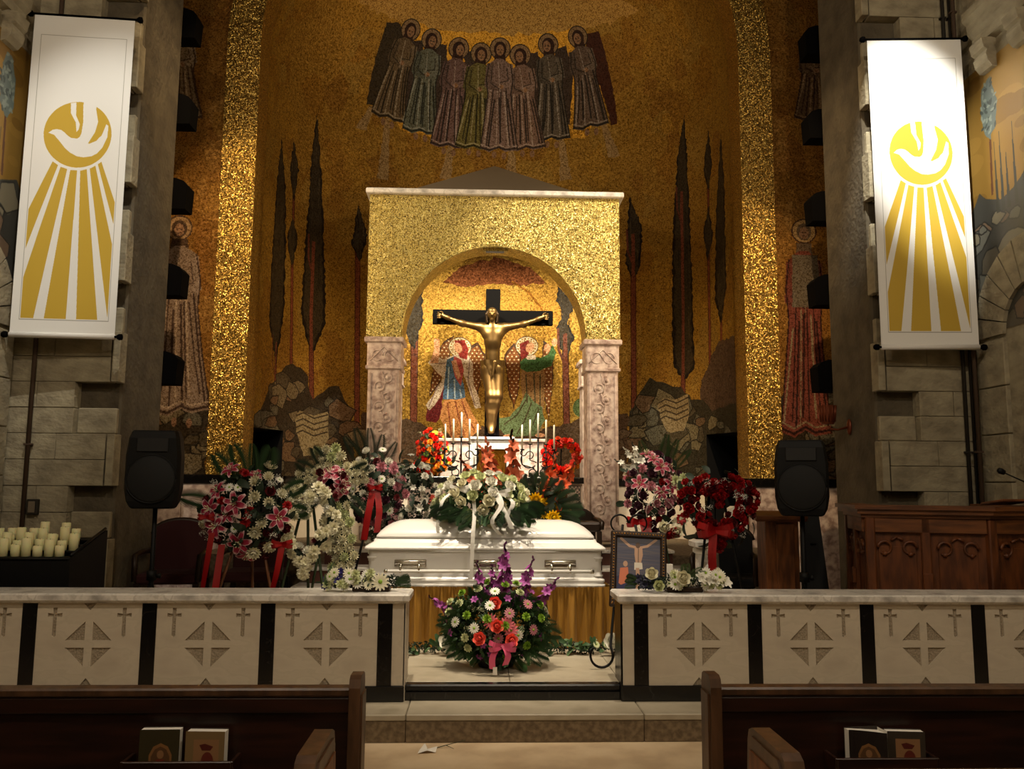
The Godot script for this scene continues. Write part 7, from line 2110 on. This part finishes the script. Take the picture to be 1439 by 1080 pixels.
	# 11. leafy garlands along the hem of the skirt
	for e in [["leafy garland with a white flower at the gold skirt hem near the mauve gladioli", -0.72, -6.98, 0.34], ["leafy garland with white flowers at the skirt hem by the easel foot", 0.66, -6.98, 0.34]]:
		o = thing("floor_garland", e[0], "garland", Vector3(e[1], F, e[2]))
		spots = []
		for i in 12: spots.append(Vector3(-e[3] + 2.0 * e[3] * i / 11.0, 0.05, rng.randf_range(-0.03, 0.06)))
		foliage(o, spots, 0.06, "leaf_dark")
		for i in 34: leaf(o, Vector3(rng.randf_range(-e[3], e[3]), rng.randf_range(0.02, 0.09), rng.randf_range(-0.02, 0.1)), Vector3(rng.randf_range(-1, 1), rng.randf_range(0.1, 1), 0.6), rng.randf_range(0.06, 0.1), "leaf_pale" if i % 3 == 0 else "leaf")
		bloom(o, "rose", "white_petal", Vector3(e[3] * (0.55 if e[1] > 0 else 0.7), 0.1, 0.08), Vector3(0.1, 0.5, 1), 0.07)
		for i in 6: bloom(o, "daisy", "green_white", Vector3(e[3] * (rng.randf_range(0.2, 0.9) if e[1] > 0 else rng.randf_range(-1.0, -0.5)), rng.randf_range(0.06, 0.13), 0.08), Vector3(rng.randf_range(-0.5, 0.5), 0.6, 1), 0.03)

	# 12. low arrangements lying on the rail
	for e in [[-1.06, "low arrangement of cream gerbera, daisies and violet blossoms on rail before casket", 1.0], [1.16, "low arrangement of cream roses and lilies on the rail by the framed picture", -1.0]]:
		o = thing("rail_arrangement", e[1], "flowers", Vector3(e[0], 0.898, -6.03))
		var m: float = e[2]
		put("tray", box_mesh(Vector3(0.08, 0.02, 0), Vector3(0.26, 0.04, 0.12), 0.008), M.frame, o)
		spots = []
		for i in 14: spots.append(Vector3(-0.22 + 0.46 * i / 13.0, 0.072, rng.randf_range(-0.03, 0.05)))
		foliage(o, spots, 0.055, "leaf_dark")
		for i in 24: bloom(o, ["daisy", "daisy", "carnation"][i % 3], ["cream", "white_petal", "green_white"][i % 3], Vector3(-0.1 * m + rng.randf_range(-0.14, 0.24) * 1.0, rng.randf_range(0.04, 0.15), rng.randf_range(0.02, 0.09)), Vector3(rng.randf_range(-0.6, 0.6), 0.4, 1), rng.randf_range(0.032, 0.042))
		if m > 0:
			bloom(o, "daisy", "cream", Vector3(0.15, 0.075, 0.10), Vector3(0.1, 0.2, 1), 0.062)
			for i in 9: bloom(o, "floret", "blue", Vector3(rng.randf_range(-0.24, -0.10), rng.randf_range(0.03, 0.14), rng.randf_range(0.0, 0.08)), Vector3(-0.4, 0.5, 1), 0.032)
			for i in 3: leaf(o, Vector3(-0.2, 0.04 + 0.03 * i, 0.03), Vector3(-1, 0.2 + 0.3 * i, 0.1), 0.14, "leaf_pale")
		else:
			bloom(o, "rose", "cream", Vector3(0.05, 0.10, 0.09), Vector3(0.1, 0.3, 1), 0.055)
			bloom(o, "rose", "green_white", Vector3(-0.12, 0.05, 0.1), Vector3(-0.1, 0.2, 1), 0.042)
			bloom(o, "rose", "cream", Vector3(-0.16, 0.12, 0.06), Vector3(-0.2, 0.6, 1), 0.05)
			for i in 5: bloom(o, "floret", "white_petal", Vector3(0.18 + 0.045 * i, 0.09 - 0.006 * i, 0.06), Vector3(0.5, 0.6, 0.7), 0.06)
			for i in 8: bloom(o, "floret", "navy", Vector3(rng.randf_range(-0.28, -0.15), rng.randf_range(0.03, 0.12), 0.04), Vector3(-0.4, 0.5, 1), 0.034)
			for i in 5: frond(o, "fern", Vector3(0.1, 0.08, 0.0), Vector3(rng.randf_range(-0.3, 1.0), 0.6, 0.2), 0.17, "leaf_pale")
		for i in 8: frond(o, "fern", Vector3(0.24 * m, 0.05, 0.03), Vector3(m, rng.randf_range(-0.1, 0.9), 0.3), 0.16, "leaf")

	# 13. plum and mauve spray with white ribbons behind the picture
	o = thing("flower_spray", "standing spray of plum and dusty pink flowers with white ribbon loops behind picture", "flowers", Vector3(1.42, F, -7.95))
	tripod(o, 1.2, 0.26, M.stem)
	spray(o, Vector3(0.0, 1.30, 0), Vector3(0.27, 0.36, 0.2), 44, [["carnation", "dusty_pink", 0.045, 1.8], ["rose", "plum", 0.05, 2.4], ["lily", "lily", 0.07, 1.6], ["rose", "red", 0.042, 0.8], ["mum", "plum", 0.045, 1.5]], 0.0, 26, "leaf_dark")
	for e in [[-0.4, 1.0, 0.36], [0.1, 1.0, 0.4], [0.3, 1.0, 0.36], [0.6, 0.8, 0.3]]: frond(o, "fern", Vector3(e[0] * 0.2 + 0.08, 1.5, -0.05), Vector3(e[0], e[1], 0.05), e[2], "leaf")
	for e in [[-0.7, 0.8], [-0.5, 1.0], [-0.95, 0.45]]:
		glad(o, Vector3(-0.05, 1.45, 0.05), Vector3(e[0], e[1], 0.15), 0.36, "white_petal")
	for i in 7: bloom(o, "carnation", "green_white", Vector3(0.22 + rng.randf_range(-0.05, 0.05), 1.36 + rng.randf_range(-0.12, 0.12), 0.16), Vector3(0.3, 0.1, 1), 0.048)
	for i in 10: bloom(o, ["floret", "rose"][i % 2], "cream" if i % 3 else "red", Vector3(0.10 + rng.randf_range(-0.08, 0.16), 0.95 + rng.randf_range(-0.05, 0.12), 0.2), Vector3(0, 0.1, 1), 0.055)
	for e in [[-0.1, 1.28, 0.09], [0.02, 1.12, 0.13], [-0.12, 1.05, 0.1], [0.06, 1.22, 0.1]]:
		ribbon(o, "ribbon_white", arc(Vector3(e[0], e[1], 0.24), e[2], 0.3, TAU * 0.92, 9), 0.022, 0.0, Vector3(0, 0, 1), "ribbon_loop")
	bow(o, "ribbon_red", Vector3(-0.17, 1.03, 0.22), 0.12)
	ribbon(o, "ribbon_red", [Vector3(-0.13, 1.04, 0.22), Vector3(-0.1, 0.92, 0.26), Vector3(-0.06, 0.84, 0.24)], 0.09, 0.4)

	# 14. big heart of red roses on an easel
	o = thing("rose_heart", "open heart wreath of red roses with red bow on a tall easel", "wreath", Vector3(1.85, F, -7.26))
	tripod(o, 1.35, 0.26, M.iron)
	heart(o, Vector3(0, 1.18, 0), 0.27, 0.25, 0.085, 110, [["rose", "red", 0.042, 5.0], ["rose", "dark_red", 0.04, 2.0], ["carnation", "red", 0.036, 1.5]])
	specks(o, Vector3(0, 1.18, 0.0), Vector3(0.32, 0.29, 0.14), 22, 0.04)
	bow(o, "ribbon_red", Vector3(-0.06, 0.99, 0.14), 0.16)
	ribbon(o, "ribbon_red", [Vector3(-0.08, 0.98, 0.14), Vector3(-0.1, 0.8, 0.16), Vector3(-0.09, 0.55, 0.14)], 0.07, 0.3)
	for i in 14:
		var a := TAU * i / 14.0
		leaf(o, Vector3(cos(a) * 0.33, 1.18 + sin(a) * 0.3, 0.02), Vector3(cos(a), sin(a), 0.3), 0.12, "leaf_dark")

func glad(o: Node, at: Vector3, dir: Vector3, size: float, m: String) -> void:
	var g := put("gladiolus", K.spike, M[m], o, facing(dir, rng.randf() * TAU, size, at))
	put("stalk", K.spike_stem, M.stem, g)

func heart(o: Node, c: Vector3, w: float, h: float, thick: float, n: int, mix: Array) -> void:
	var path := []
	for i in 41:
		var t := TAU * i / 40.0
		var x := pow(sin(t), 3)
		var y := (13.0 * cos(t) - 5.0 * cos(2 * t) - 2.0 * cos(3 * t) - cos(4 * t)) / 15.0
		path.append(c + Vector3(x * w, y * h, 0))
	put("frame_ring", tubed(path, thick * 0.55, thick * 0.55, 7), M.leaf_dark, o)
	var spots := []
	for i in 20: spots.append(path[i * 2])
	foliage(o, spots, thick * 0.85, "leaf_dark")
	for i in n:
		var f := float(i) / n * 40.0
		var p: Vector3 = path[int(f)].lerp(path[int(f) + 1], f - int(f))
		var rad := (p - c).normalized()
		var t := i * 2.4
		var d := (rad * cos(t) + Vector3(0, 0, absf(sin(t)) + 0.25)).normalized()
		var e := pick(mix)
		bloom(o, e[0], e[1], p + d * thick * 0.85, d + Vector3(0, 0, 0.3), e[2] * rng.randf_range(0.88, 1.12))

# ---------------------------------------------------------------- scene
func _ready() -> void:
	rng.seed = 20240
	var cam := Camera3D.new()
	cam.name = "camera"
	add_child(cam)
	cam.fov = 49.665
	cam.position = Vector3(-0.22, 1.65, 0.0)
	cam.rotation_order = EULER_ORDER_YXZ
	cam.rotation_degrees = Vector3(6.87, -2.1, 0.4)
	cam.near = 0.05
	cam.far = 60.0
	cam.current = true
	var env := Environment.new()
	env.background_mode = Environment.BG_COLOR
	env.background_color = Color(0, 0, 0)
	env.tonemap_mode = Environment.TONE_MAPPER_LINEAR
	env.tonemap_exposure = 1.2
	env.sdfgi_enabled = true
	env.ssao_enabled = true
	env.ssil_enabled = true
	var we := WorldEnvironment.new()
	we.name = "environment"
	we.environment = env
	add_child(we)
	make_materials()
	lamps()
	build_shell()
	canopy()
	altar()
	tabernacle()
	candelabrum(-0.49, "black wrought iron candelabrum with scrolls beside the orange and yellow bouquet")
	candelabrum(0.56, "black wrought iron candelabrum with scrolls before the ring of red flowers")
	crucifix()
	casket()
	rail(-1)
	rail(1)
	pews()
	var tex := paint_banner()
	banner(Vector3(-4.02, 6.03, -7.56), deg_to_rad(4.0), "hanging white banner with gold dove and rays above the candle rack", tex)
	banner(Vector3(3.99, 6.03, -7.56), deg_to_rad(-4.0), "hanging white banner with gold dove and rays above the pulpit", tex)
	loudspeaker(Vector3(-2.85, 1.44, -6.9), 0.1, "black loudspeaker on a stand beside the lily spray", "black tripod stand under the loudspeaker beside the lily spray")
	loudspeaker(Vector3(2.46, 1.41, -6.9), -0.35, "black loudspeaker on a stand beside the wooden lectern", "black tripod stand under the loudspeaker beside the lectern")
	candle_rack()
	pulpit()
	easel_picture()
	small_things()
	armchair(Vector3(0.74, 0.78, -8.9), 0.0, M.frame, "dark carved armchair showing its rounded back behind the casket end", 0.64)
	armchair(Vector3(2.20, 0.285, -8.3), -0.3, M.black_cloth, "black upholstered armchair behind the marble pedestal", 0.98)
	armchair(Vector3(-3.25, 0.285, -8.5), 0.1, M.red_velvet, "dark red velvet armchair against the pier behind the loudspeaker", 1.0)
	armchair(Vector3(-2.5, 0.285, -8.7), 0.05, M.red_velvet, "dark red velvet armchair behind the lily spray", 1.0)
	all_flowers()

func pews() -> void:
	var a := pew_front(-1, -3.55, 0.695, "dark panelled pew front with a green-brown and a tan hymnal in its tray")
	book_rack(a, -1.60, -1.18)
	book(Vector3(-1.475, 0.455, -3.49), 0.155, 0.225, 0.04, 0, "green-brown hymnal with an arch picture beside the tan hymnal", 0.03)
	book(Vector3(-1.295, 0.455, -3.49), 0.155, 0.218, 0.045, 1, "tan hymnal with a red picture in the pew tray", -0.05)
	var b := pew_front(1, -3.55, 0.73, "dark panelled pew front with two worn hymnals with fanned pages")
	book_rack(b, 1.22, 1.63)
	book(Vector3(1.36, 0.455, -3.495), 0.15, 0.215, 0.035, 2, "dark hymnal with curled cover and fanned pages in the pew tray", 0.12, 0.03)
	book(Vector3(1.53, 0.455, -3.495), 0.15, 0.205, 0.04, 3, "worn brown hymnal with pages bulging open beside the dark one", -0.1)
	pew(-1, -2.60, "oak pew showing only its moulded end by the aisle on the candle rack side")
	pew(1, -2.60, "oak pew showing only its moulded end by the aisle on the pulpit side")

func lamps() -> void:
	var warm := Color(1.0, 0.86, 0.66)
	var soft := Color(1.0, 0.93, 0.82)
	for i in 5:
		var y := [6.82, 5.80, 4.82, 3.85, 2.88][i] as float
		for s in [-1, 1]:
			pier_lamp(s, ["topmost", "second highest", "middle one", "second lowest", "lowest"][i], y, Vector3(-s * 1.6, y + 0.3, -11.4), 4.1 if s > 0 else 3.6, warm)
	# lamps hidden behind the canopy arch
	can_lamp(Vector3(-0.85, 4.95, -11.1), Vector3(-0.35, 3.0, -13.0), 7.5, 60.0, Color(1.0, 0.95, 0.82), "small spotlight hidden behind the canopy arch on the candle side", 0.08)
	can_lamp(Vector3(0.72, 4.95, -11.1), Vector3(0.25, 3.0, -13.0), 7.5, 60.0, Color(1.0, 0.95, 0.82), "small spotlight hidden behind the canopy arch on the pulpit side", 0.08)
	# ceiling spots
	can_lamp(Vector3(-0.9, 9.6, -6.0), Vector3(-0.2, 1.2, -7.5), 60.0, 14.0, soft, "ceiling spotlight over the casket on the candle side", 0.08)
	can_lamp(Vector3(1.0, 9.6, -5.6), Vector3(0.1, 1.0, -7.3), 34.0, 16.0, soft, "ceiling spotlight over the casket on the pulpit side", 0.08)
	can_lamp(Vector3(2.2, 9.2, -5.4), Vector3(0.9, 4.1, -10.5), 40.0, 15.0, soft, "ceiling spotlight aimed at the gold canopy from the pulpit side", 0.06)
	can_lamp(Vector3(-2.6, 9.2, -5.0), Vector3(-0.6, 4.4, -10.5), 9.0, 18.0, soft, "ceiling spotlight aimed at the gold canopy from the candle side", 0.06)
	can_lamp(Vector3(-1.6, 9.2, -5.0), Vector3(-3.42, 4.2, -10.5), 42.0, 15.0, warm, "ceiling spotlight on the gold arch border near the candles", 0.06)
	can_lamp(Vector3(1.6, 9.2, -5.0), Vector3(3.42, 3.4, -10.5), 42.0, 13.0, warm, "ceiling spotlight on the gold arch border near the pulpit", 0.06)
	can_lamp(Vector3(2.2, 9.4, -4.6), Vector3(4.0, 5.05, -7.56), 120.0, 8.0, Color(1.0, 0.98, 0.93), "ceiling spotlight on the banner above the pulpit", 0.05)
	can_lamp(Vector3(-2.0, 9.4, -4.0), Vector3(-4.02, 4.3, -7.56), 28.0, 11.0, Color(1.0, 0.98, 0.93), "ceiling spotlight on the banner above the candles", 0.05)
	pendant(Vector3(-2.4, 6.6, -1.5), 6.0, Color(1.0, 0.93, 0.83), "round glass pendant lantern over the pews on the candle side")
	pendant(Vector3(2.4, 6.6, -1.5), 6.0, Color(1.0, 0.93, 0.83), "round glass pendant lantern over the pews on the pulpit side")
	pendant(Vector3(0.0, 6.8, 1.8), 5.0, Color(1.0, 0.93, 0.83), "round glass pendant lantern over the rear aisle")
